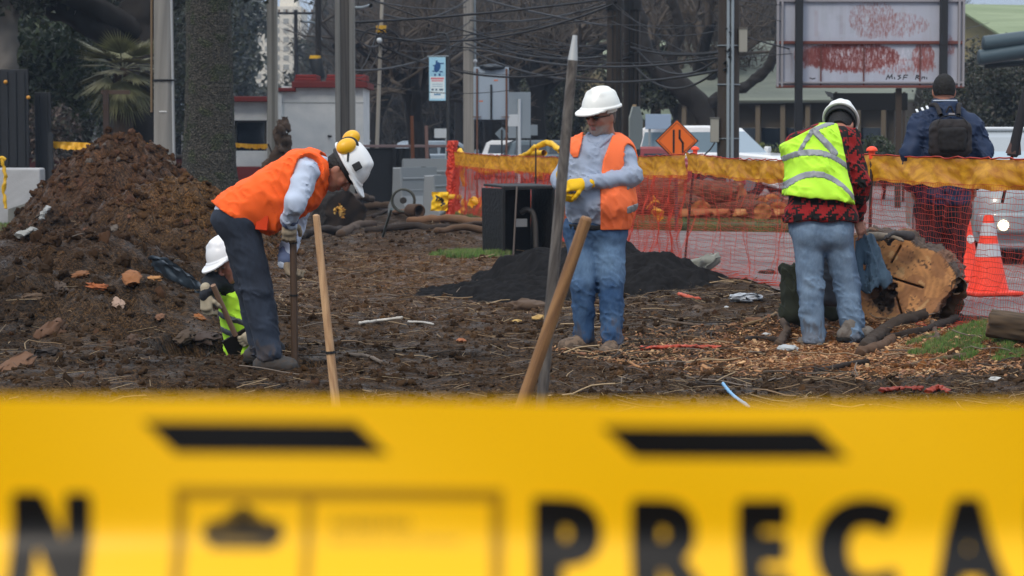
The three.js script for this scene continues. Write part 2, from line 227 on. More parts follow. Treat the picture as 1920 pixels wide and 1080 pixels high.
{
  const clod = jitter(jitter(new THREE.IcosahedronGeometry(1, 2), 0.45, 1.0), 0.22, 3.1, 5);
  const clodMat = new THREE.MeshPhysicalMaterial({ color: 0xb4aca4, roughness: 0.95, specularIntensity: 0.3, bumpMap: grain, bumpScale: 0.01 });
  tag(scatter('soil_clods', clod, clodMat, 26000, () => { const [x, z] = fan(12, 36); if (!onDirt(x, z)) return; const m = mounds(x, z), s = (Math.pow(rnd(), 8) * (0.026 + 0.026 * ss(0.05, 0.5, m)) + 0.005) * (z < -25 ? 1.1 : 1); const t = groundTone(x, z).map(v => v * 0.8); return [x, gh(x, z) + s * 0.15, z, [s * rr(0.8, 1.5), s * rr(0.5, 0.9), s], rr(-1, 1), rr(-1, 1), rnd() < 0.06 ? [0.15, 0.085, 0.05] : t]; }), 'crumbled dark brown soil clods strewn over the dug ground', 'soil');
  tag(scatter('mound_rubble', clod, clodMat, 7000, () => { const z = -rr(24.5, 35), x = rr(-8.2, -2.4), m = mounds(x, z); if (m < 0.12) return; const s = 0.008 + 0.045 * Math.pow(rnd(), 6); const t = groundTone(x, z); return [x, gh(x, z) + s * 0.2, z, [s * rr(0.8, 1.5), s * rr(0.5, 1), s], rr(-1, 1), rr(-1, 1), rnd() < 0.1 ? [0.22, 0.12, 0.08] : rnd() < 0.03 ? [0.3, 0.28, 0.26] : t]; }), 'small red brown rubble covering the far soil mound', 'rubble');
  const twig = hose([[-0.5, 0, 0], [-0.15, 0.035, 0.03], [0.2, 0.0, -0.04], [0.5, 0.03, 0.02]], 0.012, 4, 6);
  tag(scatter('twig_litter', twig, M(0xffffff, 0.9), 2400, () => { const [x, z] = fan(12, 42); if (!onDirt(x, z)) return; const right = ss(-0.5, 1.2, x), mid = z < -20 ? 1 : 0; if (rnd() > 0.12 + 0.6 * right + 0.5 * mid) return; if (mounds(x, z) > 0.15 && rnd() < 0.7) return; const L = 0.05 + 0.42 * Math.pow(rnd(), 2.4); return [x, gh(x, z) + 0.012, z, [L, L * 0.9, Math.max(L, 0.2)], rr(-0.2, 0.2), rr(-0.18, 0.18)]; }, [[0.24, 0.16, 0.09], [0.10, 0.07, 0.05], [0.36, 0.26, 0.15], [0.15, 0.12, 0.095], [0.05, 0.04, 0.032]]), 'dry twigs and straw lying scattered on the soil', 'twigs');
  const twig2 = hose([[-0.5, 0.02, 0], [0.0, 0.02, 0.015], [0.5, 0, 0.0]], 0.007, 3, 4); tag(scatter('straw_litter', twig2, M(0xffffff, 0.9), 5200, () => { const [x, z] = fan(12, 40); if (!onDirt(x, z)) return; if (mounds(x, z) > 0.15 && rnd() < 0.8) return; if (rnd() > 0.3 + 0.5 * ss(-0.5, 1.2, x) + (z < -19 ? 0.4 : 0)) return; const L = 0.04 + 0.2 * Math.pow(rnd(), 2); return [x, gh(x, z) + 0.008, z, [L, L, 0.3], rr(-0.3, 0.3), rr(-0.25, 0.25)]; }, [[0.3, 0.21, 0.12], [0.18, 0.12, 0.07], [0.4, 0.3, 0.18], [0.09, 0.065, 0.045]]), 'short dry straw and root fibres over the soil', 'straw');
  const chip = bx(1, 0.16, 0.42, 0, 0, 0, 0.05);
  tag(scatter('wood_chips', chip, M(0xffffff, 0.9), 13000, () => { const r = Math.sqrt(rnd()) * 2.3, a = rr(0, 6.28), x = 2.55 + Math.cos(a) * r, z = -16.0 + Math.sin(a) * r * 0.95; if (!onDirt(x, z) || rnd() < r / 3) return; const s = rr(0.008, 0.03) * (rnd() < 0.06 ? 2.2 : 1); return [x, gh(x, z) + 0.006, z, s, rr(-0.5, 0.5), rr(-0.5, 0.5)]; }, [[0.36, 0.18, 0.08], [0.26, 0.12, 0.05], [0.48, 0.29, 0.14], [0.2, 0.09, 0.045]]), 'orange brown wood chips and sawdust around the cut log', 'wood chips');
  tag(scatter('leaf_litter', chip, M(0xffffff, 0.9), 9000, () => { const z = -rr(19, 40), x = rr(-3.3, 1.2) * (-z / 26); if (!onDirt(x, z) || mounds(x, z) > 0.7) return; const s = rr(0.014, 0.045); return [x, gh(x, z) + 0.008, z, [s, s * 0.4, s * 0.6], rr(-0.5, 0.5), rr(-0.5, 0.5)]; }, [[0.17, 0.09, 0.05], [0.10, 0.055, 0.034], [0.25, 0.16, 0.085], [0.06, 0.04, 0.03]]), 'brown leaf and needle litter on the middle ground', 'leaf litter');
}
function tuft(n = 7) { const P = [], I = []; for (let i = 0; i < n; i++) { const a = rr(0, 6.28), r = rr(0, 0.5), b = rr(0, 6.28), h = rr(0.55, 1), w = 0.05, x = Math.cos(a) * r, z = Math.sin(a) * r, k = P.length / 3, dx = Math.cos(b), dz = Math.sin(b), l = rr(0.1, 0.5); P.push(x - dz * w, 0, z + dx * w, x + dz * w, 0, z - dx * w, x + dx * l * 0.4 - dz * w * 0.7, h * 0.6, z + dz * l * 0.4 + dx * w * 0.7, x + dx * l * 0.4 + dz * w * 0.7, h * 0.6, z + dz * l * 0.4 - dx * w * 0.7, x + dx * l, h, z + dz * l); I.push(k, k + 1, k + 3, k, k + 3, k + 2, k + 2, k + 3, k + 4); } const g = new THREE.BufferGeometry(); g.setAttribute('position', new THREE.Float32BufferAttribute(P, 3)); g.setIndex(I); g.computeVertexNormals(); return g; }
const blade = tuft(9), grassMat = new THREE.MeshPhysicalMaterial({ color: 0xffffff, roughness: 0.9, side: THREE.DoubleSide, transmission: 0.25, thickness: 0 });
const greens = [[0.11, 0.23, 0.035], [0.08, 0.17, 0.03], [0.17, 0.27, 0.05], [0.2, 0.22, 0.07]];
function lawn(label, n, pts, h, pal = greens) { tag(scatter('grass', blade, grassMat, n, () => { const q = pts(); if (!q) return; const s = h * rr(0.5, 1.2); return [q[0], (q[2] ?? gh(q[0], q[1])) - 0.005, q[1], [s * 0.8, s, s * 0.8]]; }, pal), label, 'grass'); }
const blob = (cx, cz, rx, rz) => () => { const r = Math.sqrt(rnd()), a = rr(0, 6.28), x = cx + Math.cos(a) * r * rx, z = cz + Math.sin(a) * r * rz; return n2(x * 3.1, z * 2.4) + 0.75 - r * 0.9 > 0 ? [x, z] : null; };
lawn('bright green grass patch at the right edge beside the wooden chunk', 5200, blob(3.3, -15.5, 0.7, 0.9), 0.05);
lawn('small green grass tuft at the foot of the black bin', 2600, blob(-0.5, -28.6, 0.5, 1.3), 0.09);
lawn('thin green grass at the left edge beyond the soil mound', 900, blob(-8.4, -41, 1.0, 3.0), 0.08);
lawn('mown yellow green grass verge in front of the felled logs', 15000, () => { const x = rr(-1, 4.8), z = -rr(35.7, 50); if (z > -37.6 + (x - 1.1) * 0.0 && x < 1.2) return; const lim = -37.4 + (x - 1.1) * 0.52; if (z > Math.min(lim, -35.9) || n2(x * 0.8, z * 0.5) < -0.45) return; return [x, z, ROAD_Y + 0.115]; }, 0.07, [[0.15, 0.19, 0.045], [0.1, 0.14, 0.035], [0.22, 0.21, 0.07], [0.08, 0.1, 0.03]]);
// ---------------------------------------------------------------- people
function frame(geo, at, up, fwd) { const y = V(...up).normalize(), z = V(...fwd); z.addScaledVector(y, -z.dot(y)).normalize(); const x = y.clone().cross(z); return geo.clone().applyMatrix4(new THREE.Matrix4().makeBasis(x, y, z).setPosition(...at)); }
const face = (geo, at, up, fwd, k = 1.07) => frame(geo.clone().scale(k, k, k), at, up, fwd), onTop = (geo, at, up, fwd) => face(geo.clone().translate(0, 0.012, -0.004), at, up, fwd, 1.09);
const CRAN = [[0, 0.022, -0.012], [0.074, 0.100, 0.094]];
function headShape(beard = 0, seedN = 0) { // face towards +z, crown +y
  const f = (x, y, z) => {
    const ax = Math.abs(x);
    let d = ell(x, y, z, ...CRAN);
    d = smin(d, cap(x, y, z, [0, -0.045, 0.03], [0, -0.088, 0.058], 0.056, 0.030), 0.035);
    d = smin(d, cap(ax, y, z, [0.05, -0.02, 0.0], [0.03, -0.075, 0.045], 0.028, 0.026), 0.03);
    d = smin(d, cap(ax, y, z, [0.04, -0.012, 0.058], [0.03, -0.03, 0.066], 0.02, 0.018), 0.02);
    d = smin(d, cap(ax, y, z, [0.014, 0.036, 0.079], [0.042, 0.036, 0.068], 0.012, 0.011), 0.014);
    d = Math.max(d, -(Math.hypot(ax - 0.031, y - 0.012, z - 0.097) - 0.0165));
    d = smin(d, Math.hypot(ax - 0.031, y - 0.012, z - 0.073) - 0.0125, 0.003);
    d = smin(d, cap(x, y, z, [0, 0.022, 0.084], [0, -0.022, 0.108], 0.009, 0.0125), 0.012);
    d = smin(d, Math.hypot(ax - 0.011, y + 0.027, z - 0.095) - 0.009, 0.008);
    d = smin(d, cap(ax, y, z, [0, -0.052, 0.0905], [0.019, -0.055, 0.080], 0.007, 0.004), 0.005);
    d = smin(d, cap(ax, y, z, [0, -0.064, 0.0895], [0.015, -0.061, 0.081], 0.0075, 0.004), 0.006);
    d = smin(d, ell(ax, y, z, [0.079, -0.006, -0.012], [0.009, 0.033, 0.020]), 0.006);
    d = smin(d, cap(x, y, z, [0, -0.05, -0.02], [0, -0.19, -0.045], 0.056, 0.064), 0.03);
    return d;
  };
  const g = nets(f, [-0.11, -0.22, -0.14], [0.11, 0.14, 0.14], 0.0042);
  return paint(g, (x, y, z) => {
    const ax = Math.abs(x), n = 0.5 + 0.5 * n3(x * 60 + seedN, y * 60, z * 60); let c = [0.37, 0.165, 0.108]; const to = (q, t) => { c = c.map((v, i) => mix(v, q[i], cl(t))); };  // face colour set darker than the hands, helmet shade painted in
    to([0.46, 0.17, 0.12], (1 - ss(0.01, 0.03, Math.hypot(ax - 0.045, y + 0.02, z - 0.07))) * 0.6 + (z > 0.095 && y < 0 && y > -0.04 ? 0.5 : 0)); to([0.36, 0.12, 0.10], ax < 0.021 && y > -0.071 && y < -0.047 && z > 0.076 ? 0.8 : 0);
    if (beard) to([0.32, 0.28, 0.25], beard * ss(-0.03, -0.055, y + 0.25 * Math.max(0, 0.02 - z)) * ss(-0.02, 0.02, z) * (0.55 + 0.6 * n) * (ax < 0.019 && y > -0.071 && y < -0.047 ? 0.1 : 1) * ss(-0.13, -0.115, y));
    to([0.05, 0.035, 0.03], ax > 0.016 && ax < 0.05 && y > 0.036 && y < 0.046 && z > 0.06 ? 0.75 : 0);
    const e = Math.hypot(ax - 0.031, (y - 0.012) * 1.5, (z - 0.085) * 0.5); to([0.62, 0.6, 0.57], e < 0.0095 ? 1 : 0); to([0.03, 0.02, 0.015], e < 0.0048 ? 1 : 0);
    return c;
  });
}
function hairShape(low = -0.06, frontZ = 0.045, grow = 0.011) { return nets((x, y, z) => { const d = ell(x, y, z, CRAN[0], CRAN[1].map(r => r + grow)) + 0.0025 * n3(x * 90, y * 60, z * 90); let nk = cap(x, y, z, [0, -0.03, -0.045], [0, low, -0.055], 0.058, 0.05) + 0.002 * n3(x * 90, y * 60, z * 90); let q = smin(d, nk, 0.02); q = Math.max(q, z - frontZ - Math.max(0, y - 0.05) * 0.6); q = Math.max(q, low - y); if (y < 0.03) q = Math.max(q, z - 0.012 + (0.03 - y) * 0.7); return q; }, [-0.11, -0.14, -0.15], [0.11, 0.16, 0.13], 0.0048); }
function helmetShape() { // worn: rim at the brow, peak towards +z
  const c = [0, 0.046, -0.008];
  return nets((x, y, z) => {
    const tilt = y - 0.046 - 0.10 * (z + 0.0) * 0.35; let out = ell(x, y, z, c, [0.112, 0.132, 0.138]);
    out = smin(out, cap(x, y, z, [0, 0.143, -0.075], [0, 0.157, 0.045], 0.022, 0.022), 0.03);
    out = smin(out, cap(Math.abs(x), y, z, [0.045, 0.125, -0.075], [0.045, 0.136, 0.04], 0.022, 0.022), 0.02);
    const inn = ell(x, y, z, c, [0.103, 0.122, 0.129]);
    let d = Math.max(out, -tilt);
    const q = Math.hypot(x / 0.121, (z + 0.008) / 0.148); const rim = Math.max((q - 1) * 0.12, Math.abs(tilt - 0.003) - 0.0075); d = smin(d, rim, 0.01);
    const pk = Math.max(ell(x, 0, z, [0, 0, 0.085], [0.098, 1, 0.118]) * 1, Math.abs(tilt + Math.max(0, z - 0.11) * 0.22 + x * x * 0.9) - 0.0065); d = smin(d, Math.max(pk, 0.06 - z), 0.012);
    return Math.max(d, -inn);
  }, [-0.15, -0.01, -0.18], [0.15, 0.20, 0.24], 0.0044);
}
const helmetGeo = helmetShape();
function handShape(curl, r = 0.0095, thumb = 0.5) { // wrist at the origin, fingers +y, palm towards +z, thumb on +x
  const B = [[[0, -0.05, 0], [0, 0.01, 0], r * 2.9, r * 2.7]], F = [];
  B.push([[-0.024, 0.03, 0], [-0.029, 0.085, 0], r * 1.6, r * 1.5], [[-0.006, 0.02, 0], [-0.01, 0.09, 0], r * 1.75, r * 1.5], [[0.012, 0.02, 0], [0.01, 0.09, 0], r * 1.75, r * 1.5], [[0.027, 0.03, 0.002], [0.029, 0.085, 0], r * 1.7, r * 1.5]);
  const X = [-0.031, -0.0105, 0.0105, 0.031], L = [0.034, 0.042, 0.045, 0.040];
  X.forEach((x, i) => { let p = [x, 0.09, 0], a = curl * 0.7; const ch = []; for (let s = 0; s < 3; s++) { const l = L[i] * [1, 0.72, 0.58][s], q = [p[0] + (x > 0 ? 1 : -1) * 0.001, p[1] + Math.cos(a) * l, p[2] + Math.sin(a) * l]; ch.push([p, q, r * (1 - s * 0.06), r * (0.95 - s * 0.08)]); p = q; a += curl; } F.push(ch); });
  let p = [0.03, 0.025, 0.004], ch = []; const td = [[0.72, 0.62, 0.3], [0.35, 0.7, 0.3 + thumb], [0.0, 0.6, 0.4 + thumb]]; for (let s = 0; s < 3; s++) { const v = V(...td[s]).normalize().multiplyScalar([0.04, 0.034, 0.028][s]), q = [p[0] + v.x, p[1] + v.y, p[2] + v.z]; ch.push([p, q, r * 1.25 - s * 0.001, r * 1.15 - s * 0.001]); p = q; } F.push(ch);
  const palm = field([B], [0.02]), all = (x, y, z) => { let d = palm(x, y, z); for (const c of F) { let e = 9; for (const b of c) e = smin(e, cap(x, y, z, ...b), 0.006); d = smin(d, e, 0.008); } return d; };
  return nets(all, [-0.075, -0.09, -0.05], [0.11, 0.235, 0.15], 0.0042);
}
function bootGeo(a, t, r = 0.048, top = 0.12) { // a = ankle over the heel, t = toe tip; sole at the lower of the two
  const y0 = t[1] - 0.035, d = V(t[0] - a[0], 0, t[2] - a[2]).normalize(), heel = [a[0] - d.x * 0.05, y0 + 0.045, a[2] - d.z * 0.05], ball_ = [t[0] - d.x * 0.05, y0 + 0.042, t[2] - d.z * 0.05];
  const G = [[[heel, ball_, r * 0.95, r * 1.0], [[a[0], y0 + 0.05, a[2]], [a[0], y0 + top, a[2]], r * 1.02, r * 1.05], [[a[0], y0 + 0.085, a[2]], ball_, r * 0.95, r * 0.72]]], b = bounds(G, 0.02), f = folds(field(G, [0.03]), 0.003, 24, 30, 24);
  const up = nets((x, y, z) => Math.max(f(x, y, z), y0 + 0.016 - y), b[0], b[1], 0.0075), so = nets((x, y, z) => Math.max(cap(x, y0 + 0.03, z, [heel[0], y0 + 0.03, heel[2]], [ball_[0], y0 + 0.03, ball_[2]], r * 1.02, r * 1.1), Math.abs(y - y0 - 0.01) - 0.013), b[0], b[1], 0.0075);
  return [up, so];
}
const skinMat = new THREE.MeshPhysicalMaterial({ vertexColors: true, roughness: 0.55, sheen: 0.2 });
const cloth = (c, r = 0.92) => new THREE.MeshPhysicalMaterial({ color: c, roughness: r, sheen: 0.25, sheenRoughness: 0.6, bumpMap: rep(fine, 9), bumpScale: 0.0015 });
const clothV = (r = 0.92) => new THREE.MeshPhysicalMaterial({ color: 0xffffff, vertexColors: true, roughness: r, sheen: 0.2, sheenRoughness: 0.6 });
const shell = (c, r = 0.32) => new THREE.MeshPhysicalMaterial({ color: c, roughness: r, clearcoat: 0.25, clearcoatRoughness: 0.35 });
const MAT = { helmet: shell(0xe9ebe6), black: M(0x101114, 0.6), sole: M(0x15130f, 0.9), orange: cloth(0xff641c, 0.85), lime: cloth(0xbcf53c, 0.85), band: M(0x8d9196, 0.5, { metalness: 0.15 }), shirt: cloth(0xb7c3d6), yellowGlove: cloth(0xe8b806, 0.8), dirtyGlove: clothV(), leather: clothV(0.8) };
const MUD = [0.06, 0.042, 0.03];
const muddy = (c, y1, amt = 1) => (x, y, z) => { const n = 0.5 + 0.5 * n3(x * 16, y * 16, z * 16), m = 0.5 + 0.5 * n3(x * 45, y * 45, z * 45), t = ss(0.4, 0.6, (y1 - y) * 2 + n * 0.75 + m * 0.25) * amt * (0.5 + 0.6 * m); return c.map((v, i) => mix(v * (0.88 + 0.24 * n), MUD[i], cl(t))); };
const denim = (base, worn, fn, y1 = 0.12) => (x, y, z) => { const n = n3(x * 7, y * 3.5, z * 7), m = n3(x * 30, y * 12, z * 30), s = n3(x * 120, y * 30, z * 120), w = cl(fn(x, y, z) + 0.2 * n + 0.1 * m); let c = base.map((v, i) => mix(v, worn[i], w) * (1 + 0.12 * s)); const t = ss(0.42, 0.62, (y1 - y) * 3 + 0.45 + 0.3 * n + 0.25 * m) * 0.55; return c.map((v, i) => mix(v, MUD[i] * 1.3, t)); };
function human(label, px0, py0, d, extraY = 0) { const p = spot(px0, py0, d), s = perM(d); p.y += extraY; const g = thing('person', label, 'person', p); return { g, J: (px, py, z = 0) => [(px - px0) / s, (py0 - py) / s, z] }; }
function bodyMesh(g, groups, head, hands = []) { const b = bounds(groups, 0.02), m = nets(field(groups, [0.06, 0.03, 0.03], 0.03), b[0], b[1], 0.014); paint(m, () => [0.40, 0.2, 0.14]); const hs = hands.map(h => paint(h, (x, y, z) => { const n = 0.9 + 0.2 * n3(x * 50, y * 50, z * 50); return [0.40 * n, 0.19 * n, 0.13 * n]; })); return part(g, 'body', [m, head, ...hs], skinMat); }
const lerp3 = (a, b, t) => a.map((v, i) => mix(v, b[i], t));

{ // --- standing worker in the middle, arms folded over his belly, looking down
  const { g, J } = human('bearded worker in white helmet, sunglasses and open orange vest standing with folded hands', 1110, 656, 16.2);
  const hipL = J(1088, 432, 0), hipR = J(1143, 432, 0.02), knL = J(1092, 530, 0.05), knR = J(1146, 534, 0.06), anL = J(1095, 634, 0.0), anR = J(1146, 640, 0.10), shL = J(1077, 283, 0.04), shR = J(1167, 281, -0.02);
  const elL = J(1049, 337, 0.13), wrL = J(1057, 350, 0.27), elR = J(1183, 330, 0.12), wrR = J(1096, 342, 0.30), neck = J(1128, 254, 0.0), headC = [J(1125, 219)[0], J(1125, 219)[1], 0.04], up = [-0.10, 0.97, 0.18], fw = [-0.66, -0.22, 0.72];
  const torso = [[J(1098, 295, 0.02), J(1148, 293, 0), 0.13, 0.13], [J(1104, 295, 0.05), J(1102, 372, 0.08), 0.14, 0.16], [J(1146, 295, 0.0), J(1146, 380, 0.03), 0.14, 0.145], [J(1098, 372, 0.10), J(1140, 376, 0.07), 0.15, 0.15], [J(1096, 420, 0.04), J(1142, 420, 0.03), 0.125, 0.125], [neck, J(1122, 280, 0), 0.062, 0.09]];
  const armL = [[shL, elL, 0.062, 0.05], [elL, wrL, 0.048, 0.036]], armR = [[shR, elR, 0.064, 0.052], [elR, wrR, 0.05, 0.036]];
  const legL = [[hipL, knL, 0.085, 0.06], [knL, anL, 0.058, 0.042]], legR = [[hipR, knR, 0.085, 0.06], [knR, anR, 0.058, 0.042]];
  const sh = k => b => [b[0], b[1], b[2] * k, b[3] * k];
  bodyMesh(g, [torso.map(sh(0.86)), [...armL, ...armR].map(sh(0.8)), [...legL, ...legR].map(sh(0.85))], face(headShape(0.9), headC, up, fw));
  part(g, 'hair', paint(face(hairShape(-0.05, 0.01), headC, up, fw), () => [0.12, 0.10, 0.09]), new THREE.MeshStandardMaterial({ vertexColors: true, roughness: 0.8 }));
  const h = part(g, 'helmet', onTop(helmetGeo, headC, up, fw), MAT.helmet); part(h, 'headband', onTop(nets((x, y, z) => Math.max(Math.abs(Math.hypot(x / 0.082, (z + 0.015) / 0.104) - 1) * 0.09 - 0.004, Math.abs(y - 0.028) - 0.014, z - 0.03), [-0.11, 0, -0.15], [0.11, 0.06, 0.06], 0.005), headC, up, fw), M(0xd8dad4, 0.5));
  const lens = s => ball(0.021, s * 0.033, 0.012, 0.088, 1, 0.8, 0.45, 12, 8);
  const gl = part(g, 'sunglasses', [lens(1), lens(-1), rod([-0.02, 0.016, 0.098], [0.02, 0.016, 0.098], 0.003), rod([0.05, 0.016, 0.085], [0.083, 0.012, -0.01], 0.0045, 0.003), rod([-0.05, 0.016, 0.085], [-0.083, 0.012, -0.01], 0.0045, 0.003)].map(q => face(q, headC, up, fw)), new THREE.MeshPhysicalMaterial({ color: 0x06060a, roughness: 0.12, clearcoat: 0.6 })); gl.userData.label = 'black wraparound sunglasses';
  
  part(g, 'shirt', clothing([torso, [...armL.map(b => [b[0], b[1], b[2] + 0.014, b[3] + 0.012]), ...armR.map(b => [b[0], b[1], b[2] + 0.014, b[3] + 0.012])]], [0.07, 0.03], { amp: 0.012, k0: 0.03, fx: 14, fy: 20, fz: 14, cut: (x, y, z, d) => Math.max(d, J(0, 418)[1] + 0.012 * n3(x * 8, 0, z * 8) - y, y - neck[1] - 0.01) }), cloth(0x98a4b8), 'long sleeved light grey blue shirt');
  const cN = J(1122, 262, 0.06); part(g, 'collar', [hose([J(1146, 250, 0.0), J(1143, 256, 0.07), J(1128, 268, 0.13), J(1119, 277, 0.15)], 0.016, 6, 16), hose([J(1119, 277, 0.15), J(1106, 266, 0.13), J(1099, 258, 0.07), J(1104, 250, 0)], 0.016, 6, 16)], cloth(0x98a4b8));
  const xr = y => { const a = J(1152, 240), b = J(1128, 300), c = J(1122, 345), e = J(1124, 430); return y > b[1] ? mix(b[0], a[0], (y - b[1]) / (a[1] - b[1])) : y > c[1] ? mix(c[0], b[0], (y - c[1]) / (b[1] - c[1])) : mix(e[0], c[0], (y - e[1]) / (c[1] - e[1])); };
  const hem = J(0, 429)[1];
  const holes = [J(1180, 300, 0.08), J(1073, 300, 0.07)], open = (x, y, z) => { if (z < -0.03) return -1; const a = x - xr(y), l = J(1088, 0)[0] + (y - 1.42) * 0.25 - x; return -Math.max(a, y > 1.33 ? l : -1); };
  const vest = b0 => [b0.map(b => [b[0], b[1], b[2] + 0.018, b[3] + 0.018])];
  const vb = vest([...torso.slice(0, 5), [shL, shR, 0.05, 0.05]]), vcut = grow => (x, y, z, d) => { d -= grow; d = Math.max(d, hem - y, y - J(0, 247)[1], open(x, y, z)); d = Math.max(d, -(cap(x, y, z, J(1176, 290, 0.07), J(1192, 318, 0.12), 0.075, 0.085)), -(cap(x, y, z, J(1070, 290, 0.06), J(1050, 318, 0.12), 0.085, 0.085))); return Math.max(d, -(Math.hypot(x - neck[0], (y - neck[1]) * 0.9, z - 0.02) - 0.085)); };
  part(g, 'vest', clothing(vb, [0.07], { amp: 0.009, fx: 11, fy: 13, fz: 11, cut: vcut(0) }), cloth(0xff7842, 0.85), 'open bright orange safety vest');
  const strip = (f) => clothing(vb, [0.07], { amp: 0.009, fx: 11, fy: 13, fz: 11, cut: (x, y, z, d) => Math.max(vcut(0.004)(x, y, z, d), f(x, y, z)) });
  part(g, 'reflective_strip', strip((x, y, z) => Math.max(Math.abs(y - J(0, 346)[1] - (x - 0.25) * 0.5) - 0.027, J(1172, 0)[0] - x)), MAT.band); part(g, 'reflective_strip', strip((x, y, z) => Math.max(Math.abs(y - J(0, 391)[1] - (x - 0.25) * 0.3) - 0.027, J(1172, 0)[0] - x)), MAT.band);
  part(g, 'belt', clothing([[torso[4]]], [0.05], { amp: 0.002, cut: (x, y, z, d) => Math.max(d - 0.006, Math.abs(y - J(0, 424)[1]) - 0.022) }), MAT.black);
  const jb = [[[hipL, hipR, 0.115, 0.115], [J(1098, 415, 0.04), J(1140, 415, 0.03), 0.128, 0.128], [hipL, knL, 0.108, 0.088], [hipR, knR, 0.11, 0.09]], [[knL, anL, 0.086, 0.074]], [[knR, anR, 0.088, 0.076]]];
  part(g, 'jeans', paint(clothing(jb, [0.05, 0.03, 0.03], { amp: 0.0125, fx: 12, fy: 22, fz: 12, k0: 0.03, w: (x, y) => 0.6 + 0.9 * ss(0.35, 0.1, y) + 0.5 * (1 - ss(0, 0.12, Math.abs(y - 0.46))), cut: (x, y, z, d) => Math.max(d, y - J(0, 408)[1], 0.045 - y) }), denim([0.022, 0.065, 0.155], [0.14, 0.24, 0.38], (x, y, z) => 0.75 * (1 - ss(0, 0.24, Math.abs(y - 0.62))) * ss(0, 0.1, z) + 0.1)), clothV());
  for (const [a, t] of [[J(1096, 640, 0.0), J(1048, 649, 0.12)], [J(1146, 645, 0.11), J(1130, 657, 0.31)]]) { const [u, so] = bootGeo(a, t, 0.052); const b = part(g, 'boot', paint(u, muddy([0.22, 0.15, 0.10], 0.1, 0.8)), MAT.leather); part(b, 'sole', so, MAT.sole); }
  part(g, 'glove', frame(handShape(0.55, 0.0125), J(1092, 342, 0.31), [-0.95, -0.12, 0.15], [-0.15, -0.5, -0.6]), MAT.yellowGlove, 'yellow work glove'); part(g, 'glove', frame(mirrorX(handShape(0.75, 0.0125)), J(1052, 338, 0.24), [0.1, -0.75, 0.35], [0.85, 0.1, -0.2]), MAT.yellowGlove, 'yellow work glove');
}
